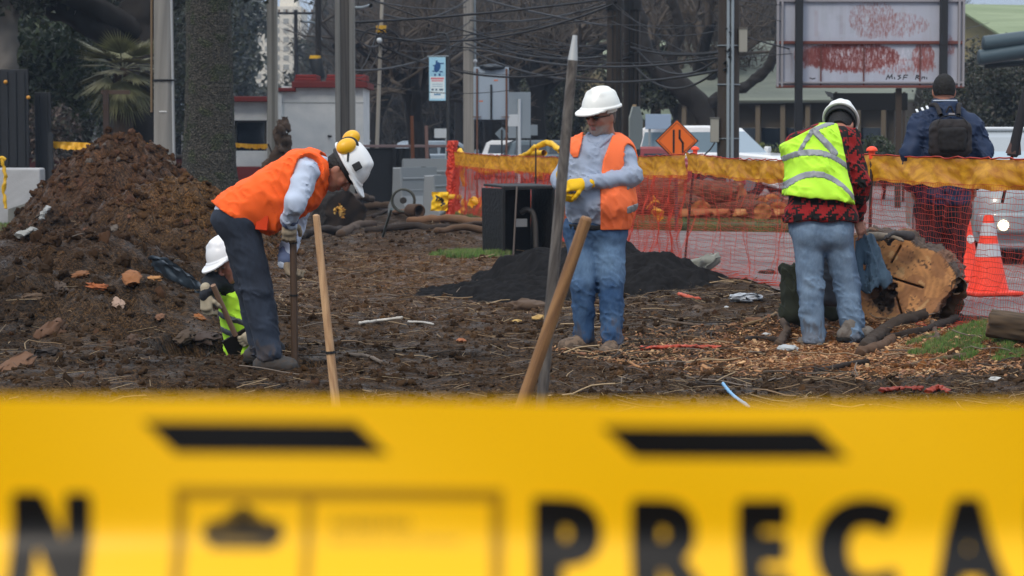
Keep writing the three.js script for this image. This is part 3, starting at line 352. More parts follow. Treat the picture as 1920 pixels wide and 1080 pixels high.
{ // --- bent worker on the left, digging with a steel bar
  const { g, J } = human('worker in orange vest and helmet with yellow ear muffs bending over a digging bar', 505, 690, 14.85);
  const hN = J(452, 412, 0.09), hF = J(446, 412, -0.09), kN = J(487, 540, 0.11), kF = J(468, 540, -0.10), aN = J(508, 662, 0.10), aF = J(483, 652, -0.16), sN = J(584, 322, 0.19), sF = J(577, 328, -0.19), eN = J(563, 378, 0.31), wN = J(551, 412, 0.20), eF = J(548, 425, -0.22), wF = J(537, 487, 0.02);
  const headC = [...J(641, 320).slice(0, 2), 0], up = [0.86, 0.46, 0.1], fw = [0.46, -0.88, 0.12];
  const torso = [[J(448, 402, 0.06), J(560, 335, 0.07), 0.145, 0.135], [J(448, 402, -0.06), J(560, 335, -0.07), 0.145, 0.135], [J(500, 385, 0), J(560, 350, 0), 0.15, 0.15], [J(570, 318, 0.09), J(570, 318, -0.09), 0.10, 0.10]];
  const neckB = [J(590, 312, 0), J(622, 318, 0), 0.07, 0.062];
  const aNb = [[sN, eN, 0.062, 0.052], [eN, wN, 0.05, 0.036]], aFb = [[sF, eF, 0.06, 0.05], [eF, wF, 0.048, 0.036]], sh = k => b => [b[0], b[1], b[2] * k, b[3] * k];
  const legs = [[hN, kN, 0.085, 0.06], [kN, aN, 0.058, 0.042], [hF, kF, 0.085, 0.06], [kF, aF, 0.058, 0.042]];
  bodyMesh(g, [[...torso.map(sh(0.85)), neckB], [...aNb, ...aFb].map(sh(0.8)), legs.map(sh(0.85))], face(headShape(0, 4), headC, up, fw));
  part(g, 'hair', face(hairShape(-0.085, 0.02), headC, up, fw), M(0x0c0b0b, 0.7));
  const h = part(g, 'helmet', onTop(helmetGeo, [headC[0], headC[1], headC[2]], up, fw), shell(0xe4e6e6)); 
  part(h, 'harness', onTop(nets((x, y, z) => Math.max(Math.abs(Math.hypot(x / 0.09, (z + 0.012) / 0.112) - 1) * 0.1 - 0.006, Math.abs(y - 0.03) - 0.02), [-0.11, -0.01, -0.15], [0.11, 0.07, 0.13], 0.005), headC, up, fw), MAT.black);
  for (const s of [-1, 1]) { part(h, 'vent', onTop(bx(0.012, 0.05, 0.045, s * 0.107, 0.105, 0.04, 0.005), headC, up, fw), MAT.black); }
  for (const s of [-1, 1]) { const m = part(g, 'ear_muff', onTop(nets((x, y, z) => ell(x, y, z, [0, 0, 0], [0.04, 0.06, 0.046]), [-0.08, -0.08, -0.08], [0.08, 0.08, 0.08], 0.005).rotateZ(s * 0.35).scale(s > 0 ? 1.25 : 1, 1, 1).translate(s * (s > 0 ? 0.06 : 0.088), 0.098 + (s > 0 ? 0.022 : 0), -0.095 - (s > 0 ? 0.05 : 0)), headC, up, fw), shell(0xf0b400, 0.4), 'yellow ear muff cup folded back on the helmet'); if (s < 0) part(m, 'cushion', onTop(nets((x, y, z) => ell(x, y, z, [0, 0, 0], [0.022, 0.068, 0.057]), [-0.06, -0.08, -0.08], [0.06, 0.08, 0.08], 0.005).rotateZ(s * 0.35).translate(s * 0.060, 0.10 + (s > 0 ? 0.022 : 0), -0.095 - (s > 0 ? 0.05 : 0)), headC, up, fw), MAT.black); part(m, 'arm', onTop(rod([s * 0.095, 0.12, -0.1], [s * 0.112, 0.07, -0.01], 0.006), headC, up, fw), MAT.black); }
  const sg = b => [b[0], b[1], b[2] + 0.018, b[3] + 0.016];
  part(g, 'shirt', clothing([[...torso, [J(585, 314, 0), J(600, 312, 0), 0.09, 0.08]], aNb.map(sg), aFb.map(sg)], [0.07, 0.03, 0.03], { amp: 0.012, k0: 0.03, fx: 14, fy: 22, fz: 14 }), MAT.shirt, 'pale blue grey long sleeved shirt');
  for (const [a, b] of [[lerp3(eN, wN, 0.78), lerp3(eN, wN, 1.02)], [lerp3(eF, wF, 0.8), lerp3(eF, wF, 1.0)]]) part(g, 'cuff', clothing([[[a, b, 0.054, 0.051]]], [0.02], { amp: 0.006 }), cloth(0x5d6b8c));
  const bx0 = J(600, 300), vb = [[...torso.map(b => [b[0], b[1], b[2] + 0.024, b[3] + 0.024]), [J(590, 318, 0.10), J(590, 318, -0.10), 0.095, 0.095]]];
  // the vest ends at a line across the hips, hangs open below the chest
  const P0 = J(413, 385), P1 = J(512, 445), nx = P1[1] - P0[1], ny = -(P1[0] - P0[0]), nl = Math.hypot(nx, ny);
  const flap = [[J(520, 400, 0.12), J(585, 360, 0.12), 0.06, 0.06], [J(520, 400, -0.12), J(585, 360, -0.12), 0.06, 0.06], [J(520, 425, 0.13), J(580, 375, 0.13), 0.035, 0.035]];
  part(g, 'vest', clothing([vb[0], flap], [0.08, 0.05], { amp: 0.014, k0: 0.06, fx: 12, fy: 12, fz: 10, cut: (x, y, z, d) => { d = Math.max(d, ((x - P0[0]) * nx + (y - P0[1]) * ny) / nl * (nx * 1 > 0 ? 1 : 1)); d = Math.max(d, -cap(x, y, z, J(588, 312, 0.20), J(566, 372, 0.34), 0.088, 0.075), -cap(x, y, z, J(580, 318, -0.20), J(550, 400, -0.26), 0.088, 0.08)); return Math.max(d, -cap(x, y, z, J(612, 308, 0), J(640, 330, 0), 0.085, 0.1)); } }), MAT.orange, 'bright orange safety vest');
  part(g, 'pocket_flap', frame(bx(0.075, 0.16, 0.014, 0, 0, 0, 0.005), J(500, 405, 0.185), [0.12, 1, 0], [0, 0, 1]), cloth(0xe8430c, 0.85)).visible = true;
  const tb = [[[J(447, 410, 0.08), J(447, 410, -0.08), 0.135, 0.135], [J(425, 408, 0.07), J(425, 408, -0.07), 0.075, 0.075], [hN, kN, 0.125, 0.10], [hF, kF, 0.12, 0.10]], [[kN, aN, 0.10, 0.084]], [[kF, aF, 0.098, 0.08]]];
  part(g, 'trousers', paint(clothing(tb, [0.06, 0.03, 0.03], { amp: 0.012, fx: 11, fy: 20, fz: 11, w: (x, y) => 0.5 + 1.0 * ss(0.35, 0.1, y) + 0.6 * (1 - ss(0, 0.12, Math.abs(y - 0.5))), cut: (x, y, z, d) => Math.max(d, 0.055 - y) }), denim([0.016, 0.022, 0.036], [0.045, 0.065, 0.105], (x, y, z) => 0.35 * ss(0.6, 0.1, y) + 0.1, 0.1)), clothV(), 'dark navy work trousers');
  for (const [a, t] of [[J(505, 668, 0.10), J(562, 684, 0.14)], [J(479, 658, -0.17), J(525, 672, -0.15)]]) { const [u, so] = bootGeo(a, t, 0.05); const b = part(g, 'boot', paint(u, muddy([0.05, 0.048, 0.047], 0.08, 0.8)), MAT.leather); part(b, 'sole', so, MAT.sole); }
  const gp = q => paint(q, muddy([0.36, 0.29, 0.20], 0.9, 0.35));
  part(g, 'glove', gp(frame(handShape(0.85, 0.0125), J(549, 408, 0.165), [0.0, -0.85, 0.25], [-0.1, -0.25, -1])), MAT.dirtyGlove, 'dirty tan work glove'); part(g, 'glove', gp(frame(mirrorX(handShape(0.9, 0.0125)), J(539, 490, 0.02), [0.35, -0.9, 0.45], [0.8, 0.1, 0.3])), MAT.dirtyGlove, 'dirty tan work glove');
  const bar = thing('digging_bar', 'rusty brown steel digging bar held by the bending worker in orange', 'digging bar', spot(549, 402, 14.72));
  const end = spot(553, 700, 14.78).sub(bar.position);
  part(bar, 'shaft', paint(rod(V(0, 0.02, 0), end, 0.022, 0.024, 12), (x, y, z) => { const n = 0.5 + 0.5 * n3(x * 40, y * 9, z * 40); return [mix(0.05, 0.13, n), mix(0.035, 0.075, n), mix(0.025, 0.045, n)]; }), M(0xffffff, 0.6, { vertexColors: true, metalness: 0.35 })); part(bar, 'blade', rod(end, end.clone().multiplyScalar(1.12), 0.03, 0.012, 6), M(0x2c2420, 0.6, { metalness: 0.5 }));
  for (const t of [0.17, 0.5]) part(bar, 'collar', rod(end.clone().multiplyScalar(t), end.clone().multiplyScalar(t + 0.012), 0.027), MAT.black);
}
{ // --- worker down in the pit behind him
  const { g, J } = human('worker in lime vest crouching in the pit, half hidden behind the orange vest worker', 440, 660, 16.2); g.position.x += 0.07;
  const hp = J(462, 650, 0), sc = J(432, 535, 0.1), headC = [...J(419, 492).slice(0, 2), 0.22], up = [-0.42, 0.88, 0.2], fw = [-0.35, -0.75, 0.6];
  const torso = [[J(446, 640, 0), sc, 0.135, 0.125], [[hp[0] - 0.07, hp[1], 0.08], [sc[0] - 0.01, sc[1] + 0.02, 0.16], 0.12, 0.10]], sL = J(415, 528, 0.2), eL = J(392, 522, 0.30), wL = J(382, 546, 0.40), sR = J(470, 520, 0.05), eR = J(486, 570, 0.12), wR = J(470, 615, 0.25);
  const arms = [[sL, eL, 0.055, 0.05], [eL, wL, 0.048, 0.038], [sR, eR, 0.055, 0.05], [eR, wR, 0.048, 0.036]], legs = [[[0.0, -0.0, -0.05], [0.0, -0.28, 0.12], 0.08, 0.06], [[0.0, -0.28, 0.12], [0.0, -0.56, -0.02], 0.058, 0.045], [[0.18, 0, -0.05], [0.2, -0.28, 0.12], 0.08, 0.06], [[0.2, -0.28, 0.12], [0.18, -0.56, -0.02], 0.058, 0.045]];
  bodyMesh(g, [torso.map(b => [b[0], b[1], b[2] * 0.85, b[3] * 0.85]), arms, legs], face(headShape(0, 9), headC, up, fw));
  part(g, 'helmet', onTop(helmetGeo, headC, up, fw), shell(0xe6e8ea)); part(g, 'hair', face(hairShape(-0.05, 0.0), headC, up, fw), M(0x0e0c0b, 0.7));
  part(g, 'jacket', clothing([torso, arms.map(b => [b[0], b[1], b[2] + 0.014, b[3] + 0.012])], [0.06, 0.03], { amp: 0.01 }), cloth(0x20242a), 'dark grey work jacket');
  part(g, 'vest', clothing([torso.map(b => [b[0], b[1], b[2] + 0.022, b[3] + 0.022])], [0.06], { amp: 0.012, cut: (x, y, z, d) => Math.max(d, -(cap(x, y, z, J(425, 512, 0.28), J(432, 575, 0.34), 0.075, 0.01)), -(Math.hypot(x - sL[0], y - sL[1], z - sL[2]) - 0.09)) }), MAT.lime, 'lime yellow safety vest');
  for (const py of [598, 626]) part(g, 'reflective_strip', clothing([torso.map(b => [b[0], b[1], b[2] + 0.026, b[3] + 0.026])], [0.06], { amp: 0.012, cut: (x, y, z, d) => Math.max(d, Math.abs(y - J(0, py)[1] + x * 0.3) - 0.022) }), M(0x4c5157, 0.5));
  part(g, 'trousers', clothing([legs.map(b => [b[0], b[1], b[2] + 0.02, b[3] + 0.02])], [0.04], { amp: 0.008 }), cloth(0x1c2026)); for (const x of [0, 0.18]) { const [u, so] = bootGeo([x, -0.52, -0.02], [x - 0.02, -0.575, 0.18]); const b = part(g, 'boot', paint(u, muddy([0.06, 0.05, 0.045], -0.4)), MAT.leather); part(b, 'sole', so, MAT.sole); }
  part(g, 'glove', paint(frame(handShape(0.85, 0.0125), wL, [0.05, -0.95, 0.1], [0.5, 0, -0.8]), muddy([0.4, 0.35, 0.25], 0, 0.2)), MAT.dirtyGlove); part(g, 'glove', paint(frame(handShape(0.85, 0.0125), wR, [-0.6, -0.5, 0.2], [0.2, 0.5, -0.8]), muddy([0.4, 0.35, 0.25], 0, 0.2)), MAT.dirtyGlove);
  const a = spot(404, 545, 15.76), b = spot(434, 612, 15.9), s = thing('shovel', 'wooden shovel handle gripped by the crouching worker in the pit', 'shovel', a), e = b.clone().sub(a);
  part(s, 'handle', rod(e.clone().multiplyScalar(-0.15), e.clone().multiplyScalar(1.25), 0.019, 0.019, 10), M(0x8a6d58, 0.7)); part(s, 'blade', frame(prism([[-0.1, 0], [0.1, 0], [0.09, -0.22], [0, -0.29], [-0.09, -0.22]], 0.012), e.clone().multiplyScalar(1.22).toArray(), e.clone().negate().toArray(), [0.3, 0.2, 1]), M(0x2a2624, 0.5, { metalness: 0.5 }));
}
const houndMap = (() => { // broken check of the red and black overshirt
  const P = ['00001111', '00011111', '00111100', '01111000', '11110000', '11110001', '11110011', '11110110'].map(r => [...r].map(Number));
  return tex(256, (u, v) => { const i = Math.floor(u * 8), j = Math.floor(v * 8), q = ((i >> 2) & 1), r = ((j >> 2) & 1); const b = q && r ? 1 : !q && !r ? 0 : ((i + 8 - j) & 3) < 2 ? 1 : 0, n = 0.8 + 0.3 * tn(u, v, 90); return b ? [0.07 * n, 0.055 * n, 0.06 * n] : [0.68 * n, 0.10 * n, 0.11 * n]; }, true);
})();
{ // --- worker on the right seen from behind, bending over the log
  const { g, J } = human('worker in lime vest and red black checked overshirt bending over the cut log', 1560, 650, 16.5);
  const hL = J(1512, 430, 0), hR = J(1564, 430, 0), kL = J(1518, 540, 0.03), kR = J(1588, 532, -0.03), aL = J(1524, 638, 0.04), aR = J(1598, 628, 0.02), sL = J(1500, 272, -0.22), sR = J(1592, 262, -0.2), eR = J(1613, 340, -0.14), wR = J(1615, 412, -0.3), eL = J(1503, 335, -0.42), wL = J(1545, 400, -0.62);
  const headC = [...J(1586, 236).slice(0, 2), -0.36], up = [0.16, 0.62, -0.77], fw = [0.2, -0.8, -0.55];
  const torso = [[J(1516, 400, 0), J(1516, 295, -0.17), 0.14, 0.125], [J(1558, 400, 0), J(1562, 285, -0.17), 0.14, 0.13], [J(1510, 415, 0.0), J(1564, 415, 0.0), 0.135, 0.135], [J(1507, 278, -0.2), J(1575, 264, -0.2), 0.10, 0.10], [J(1535, 330, -0.05), J(1540, 270, -0.13), 0.16, 0.14]];
  const arms = [[sR, eR, 0.068, 0.055], [eR, wR, 0.052, 0.038], [sL, eL, 0.064, 0.052], [eL, wL, 0.05, 0.036]], legs = [[hL, kL, 0.085, 0.06], [kL, aL, 0.058, 0.042], [hR, kR, 0.085, 0.06], [kR, aR, 0.058, 0.042]];
  const neck = [J(1556, 252, -0.2), headC, 0.06, 0.055];
  bodyMesh(g, [[...torso.map(b => [b[0], b[1], b[2] * 0.85, b[3] * 0.85]), neck], arms.map(b => [b[0], b[1], b[2] * 0.8, b[3] * 0.8]), legs.map(b => [b[0], b[1], b[2] * 0.85, b[3] * 0.85])], face(headShape(0, 14), headC, up, fw), [frame(handShape(0.5, 0.0095), J(1617, 414, -0.3), [0.35, -0.85, -0.1], [-0.5, 0, -0.8]), frame(handShape(0.5, 0.0095), wL, [0.3, -0.7, -0.3], [0.5, 0, -0.8])]);
  part(g, 'hair', face(hairShape(-0.07, 0.02), headC, up, fw), M(0x111012, 0.75));
  const h = part(g, 'helmet', onTop(helmetGeo, headC, up, fw), shell(0xe2e6e4)); part(h, 'harness', onTop(nets((x, y, z) => Math.max(Math.abs(Math.hypot(x / 0.094, (z + 0.012) / 0.118) - 1) * 0.1 - 0.007, Math.abs(y - 0.025) - 0.024), [-0.12, -0.02, -0.15], [0.12, 0.07, 0.14], 0.005), headC, up, fw), M(0x14181b, 0.7));
  const ov = [[...torso.map(b => [b[0], b[1], b[2] + 0.008, b[3] + 0.008]), [J(1508, 420, 0.01), J(1566, 420, 0.01), 0.148, 0.148]], arms.map(b => [b[0], b[1], b[2] + 0.03, b[3] + 0.026])];
  part(g, 'overshirt', boxUV(clothing(ov, [0.07, 0.03], { amp: 0.016, k0: 0.035, fx: 14, fy: 20, fz: 14, w: (x, y) => x > J(1588, 0)[0] || y < J(0, 385)[1] ? 1 : 0.1, cut: (x, y, z, d) => Math.max(d, J(0, 414)[1] - 0.014 * n3(x * 6, 1, z * 6) + (x > 0.05 ? -0.05 * (x - 0.05) : 0) - y) }), 1 / 0.118), new THREE.MeshPhysicalMaterial({ map: houndMap, roughness: 0.95, sheen: 0.1 }), 'thick red and black checked overshirt');
  const vb = [[...torso.map(b => [b[0], b[1], b[2] + 0.026, b[3] + 0.026]), [J(1500, 272, -0.2), J(1560, 258, -0.2), 0.105, 0.125], [J(1514, 372, 0.01), J(1562, 372, 0.01), 0.175, 0.172]]];
  const hemY = (x, z) => J(0, 374)[1] - 0.10 * x - 0.5 * Math.max(0, x - 0.04) * 0.45 + 0.008 * n3(x * 9, 3, z * 7);
  const vcut = grow => (x, y, z, d) => { d -= grow; d = Math.max(d, hemY(x, z) - y, y - J(0, 229)[1] + 0.55 * Math.max(0, -x - 0.07) + 0.2 * Math.max(0, x)); d = Math.max(d, x - (J(1574, 0)[0] + (J(0, 250)[1] - y) * 0.17)); return Math.max(d, -cap(x, y, z, J(1606, 245, -0.16), J(1632, 345, -0.10), 0.095, 0.11), -cap(x, y, z, J(1478, 300, -0.5), J(1500, 360, -0.6), 0.14, 0.14)); };
  const vo = { amp: 0.016, fx: 9, fy: 13, fz: 9 };
  part(g, 'vest', clothing(vb, [0.07], { ...vo, cut: vcut(0) }), MAT.lime, 'lime yellow safety vest');
  const strip = f => part(g, 'reflective_strip', clothing(vb, [0.07], { ...vo, cut: (x, y, z, d) => Math.max(vcut(0.004)(x, y, z, d), f(x, y, z)) }), MAT.band);
  const X = px => J(px, 0)[0], Y = py => J(0, py)[1], seg = (x, y, x0, y0, x1, y1, w) => { const dx = x1 - x0, dy = y1 - y0, t = cl(((x - x0) * dx + (y - y0) * dy) / (dx * dx + dy * dy)); return Math.hypot(x - x0 - dx * t, y - y0 - dy * t) - w; };
  const arc = (py, lift) => (x, y, z) => { const u = (x - X(1530)) / 0.22; return Math.abs(y - (Y(py) - lift * u * u - 0.035 * u)) - 0.024; };
  strip((x, y, z) => Math.max(arc(286, 0.075)(x, y, z), z < -0.35 ? 1 : -1)); strip((x, y, z) => Math.max(arc(326, 0.11)(x, y, z), z < -0.35 ? 1 : -1));
  strip((x, y, z) => Math.max(seg(x, y, X(1522), Y(243), X(1560), Y(286), 0.026), z < -0.3 ? 1 : -1)); strip((x, y, z) => Math.max(seg(x, y, X(1522), Y(243), X(1497), Y(282), 0.016), z < -0.3 ? 1 : -1)); strip((x, y, z) => Math.max(seg(x, y, X(1522), Y(243), X(1565), Y(228), 0.016), z < -0.35 ? 1 : -1));
  const jb = [[[hL, hR, 0.115, 0.118], [J(1512, 412, 0), J(1564, 412, 0), 0.12, 0.12], [hL, kL, 0.112, 0.09], [hR, kR, 0.115, 0.092], [J(1512, 440, 0.06), J(1566, 440, 0.06), 0.085, 0.085]], [[kL, aL, 0.088, 0.085]], [[kR, aR, 0.092, 0.085]]];
  part(g, 'jeans', paint(clothing(jb, [0.05, 0.03, 0.03], { amp: 0.0125, fx: 12, fy: 22, fz: 12, w: (x, y) => 0.5 + 1.0 * ss(0.35, 0.1, y) + 0.6 * (1 - ss(0, 0.12, Math.abs(y - 0.45))), cut: (x, y, z, d) => Math.max(d, 0.03 - y) }), denim([0.055, 0.105, 0.185], [0.21, 0.30, 0.41], (x, y, z) => 0.45 * ss(0.0, 0.1, z) + 0.15)), clothV());
  for (const [a, t] of [[J(1524, 640, 0.04), J(1503, 650, -0.14)], [J(1592, 632, 0.04), J(1640, 628, -0.03)]]) { const [u, so] = bootGeo(a, [t[0], t[1] + 0.0, t[2]], 0.052); const b = part(g, 'boot', paint(u, muddy([0.17, 0.15, 0.13], 0.12, 0.6)), MAT.leather); part(b, 'sole', so, MAT.sole); }
}
{ // --- man with a rucksack beyond the mesh fence
  const { g, J } = human('dark haired man in navy jacket with black rucksack walking beyond the mesh fence', 1765, 584, 18.75);
  const gy = ROAD_Y - g.position.y, hL = J(1742, 392, 0), hR = J(1790, 392, 0), kL = [J(1738, 0)[0], gy + 0.5, 0.0], kR = [J(1788, 0)[0], gy + 0.5, -0.05], aL = [J(1738, 0)[0], gy + 0.09, 0.08], aR = [J(1785, 0)[0], gy + 0.09, -0.12], headC = [...J(1766, 172).slice(0, 2), -0.02], up = [0.02, 0.98, -0.1], fw = [0.1, -0.1, -1];
  const sL = J(1722, 236, 0), sR = J(1816, 236, 0), eL = J(1702, 285, 0.06), wL = J(1712, 345, -0.05), eR = J(1833, 285, 0.06), wR = J(1826, 345, -0.05);
  const torso = [[J(1746, 262, 0), J(1750, 370, 0), 0.14, 0.135], [J(1792, 262, 0), J(1784, 370, 0), 0.14, 0.135], [sL, sR, 0.075, 0.075], [J(1768, 202, -0.01), sL, 0.062, 0.07], [J(1768, 202, -0.01), sR, 0.062, 0.07]], arms = [[sL, eL, 0.07, 0.058], [eL, wL, 0.054, 0.04], [sR, eR, 0.07, 0.058], [eR, wR, 0.054, 0.04]], legs = [[hL, kL, 0.09, 0.065], [kL, aL, 0.06, 0.045], [hR, kR, 0.09, 0.065], [kR, aR, 0.06, 0.045]];
  bodyMesh(g, [torso.map(b => [b[0], b[1], b[2] * 0.85, b[3] * 0.85]), arms.map(b => [b[0], b[1], b[2] * 0.8, b[3] * 0.8]), legs.map(b => [b[0], b[1], b[2] * 0.9, b[3] * 0.9])], face(headShape(0, 20), headC, up, fw), [frame(handShape(0.6), wL, [0, -1, 0], [1, 0, 0]), frame(handShape(0.6), wR, [0, -1, 0], [-1, 0, 0])]);
  part(g, 'hair', face(hairShape(-0.035, 0.05, 0.011), headC, up, fw), M(0x0d0b0a, 0.8, { bumpMap: rep(fine, 30), bumpScale: 0.003 }));
  part(g, 'jacket', clothing([[...torso.map(b => [b[0], b[1], b[2] + 0.012, b[3] + 0.012]), [J(1767, 206, 0.03), J(1767, 260, 0.05), 0.092, 0.13]], arms.map(b => [b[0], b[1], b[2] + 0.03, b[3] + 0.028])], [0.07, 0.03], { amp: 0.018, k0: 0.04, fx: 13, fy: 20, fz: 13, cut: (x, y, z, d) => Math.max(d, J(0, 385)[1] - y, y - J(0, 190)[1]) }), cloth(0x0c2546, 0.7), 'navy blue sports jacket');
  const col = part(g, 'collar', new THREE.TorusGeometry(0.078, 0.024, 8, 24).rotateX(Math.PI / 2).scale(1.05, 1.5, 0.95).translate(J(1767, 0)[0], J(0, 193)[1], -0.01), cloth(0x0c2444, 0.7)); part(col, 'collar_trim', new THREE.TorusGeometry(0.096, 0.006, 6, 24).rotateX(Math.PI / 2).translate(J(1767, 0)[0], J(0, 190)[1] + 0.004, -0.01), M(0xc8d2dc, 0.7));
  for (const [a, b, c2] of [[1712, 209, 0], [1722, 206, 0], [1731, 203, 0]]) part(g, 'shoulder_logo', frame(bx(0.02, 0.034, 0.008, 0, 0, 0, 0.003), J(a, b - 1, 0.086), [-0.25, 0.7, -0.6], [0, 0.6, 0.7]), M(0xdfe6ea, 0.6), 'white chevron print on the left shoulder');
  part(g, 'trousers', clothing([[[hL, hR, 0.115, 0.115], ...legs.map(b => [b[0], b[1], b[2] + 0.028, b[3] + 0.03])]], [0.05], { amp: 0.01, fx: 7, fy: 12, fz: 7, cut: (x, y, z, d) => Math.max(d, gy + 0.04 - y, y - J(0, 366)[1]) }), cloth(0x14161f), 'dark navy trousers');
  for (const [a, t] of [[aL, [aL[0], gy + 0.035, -0.14]], [aR, [aR[0], gy + 0.035, -0.34]]]) { const [u, so] = bootGeo(a, t, 0.046, 0.1); const b = part(g, 'shoe', paint(u, () => [0.02, 0.02, 0.022]), MAT.leather); part(b, 'sole', so, M(0x303030, 0.9)); }
  const cx = J(1768, 0)[0], r = thing('rucksack', 'black rucksack on the back of the man in the navy jacket', 'rucksack', g.position.clone().add(V(cx, J(0, 292)[1], 0.16)));
  const H = J(0, 212)[1] - J(0, 292)[1];
  const rs = nets((x, y, z) => { const w = 0.165 - 0.05 * ss(0.6 * H, H * 1.05, y), q = Math.max(Math.abs(x) - w + 0.06, 0), e = Math.max(-(y - 0.05), y - H + 0.11, 0), t = Math.max(Math.abs(z - 0.07) - 0.03, 0); return Math.hypot(q, e, t) - 0.06 + 0.006 * n3(x * 12, y * 14, z * 9); }, [-0.22, -0.06, -0.06], [0.22, H + 0.05, 0.22], 0.009);
  const rm = M(0x1f1a1b, 0.8), rb = part(r, 'bag', rs, rm); const pk = nets((x, y, z) => { const q = Math.max(Math.abs(x) - 0.075, 0), e = Math.max(Math.abs(y - 0.13) - 0.06, 0), t = Math.max(Math.abs(z - 0.15) - 0.012, 0); return Math.hypot(q, e, t) - 0.035 + 0.004 * n3(x * 20, y * 20, 3); }, [-0.15, 0, 0.08], [0.15, 0.25, 0.23], 0.009); part(rb, 'front_pocket', pk, M(0x131113, 0.85));
  part(rb, 'zip', hose([[-0.12, 0.1, 0.155], [-0.115, 0.26, 0.15], [-0.06, H - 0.03, 0.13], [0.06, H - 0.03, 0.13], [0.115, 0.26, 0.15], [0.12, 0.1, 0.155]], 0.004, 5, 40), M(0x050505, 0.5));
  for (const s of [-1, 1]) part(r, 'strap', hose([[s * 0.07, H - 0.02, 0.03], [s * 0.09, H + 0.06, -0.07], [s * 0.12, H + 0.05, -0.17], [s * 0.14, H - 0.1, -0.27]], 0.02, 6, 20).scale(1, 1, 1), rm); part(r, 'grab_handle', hose([[-0.03, H + 0.0, 0.04], [0, H + 0.05, 0.05], [0.03, H + 0.0, 0.04]], 0.008, 6), rm); part(r, 'logo', bx(0.05, 0.022, 0.006, 0, H - 0.015, 0.125, 0.003).translate(0, 0, 0.0), M(0x8a8688, 0.6));
}
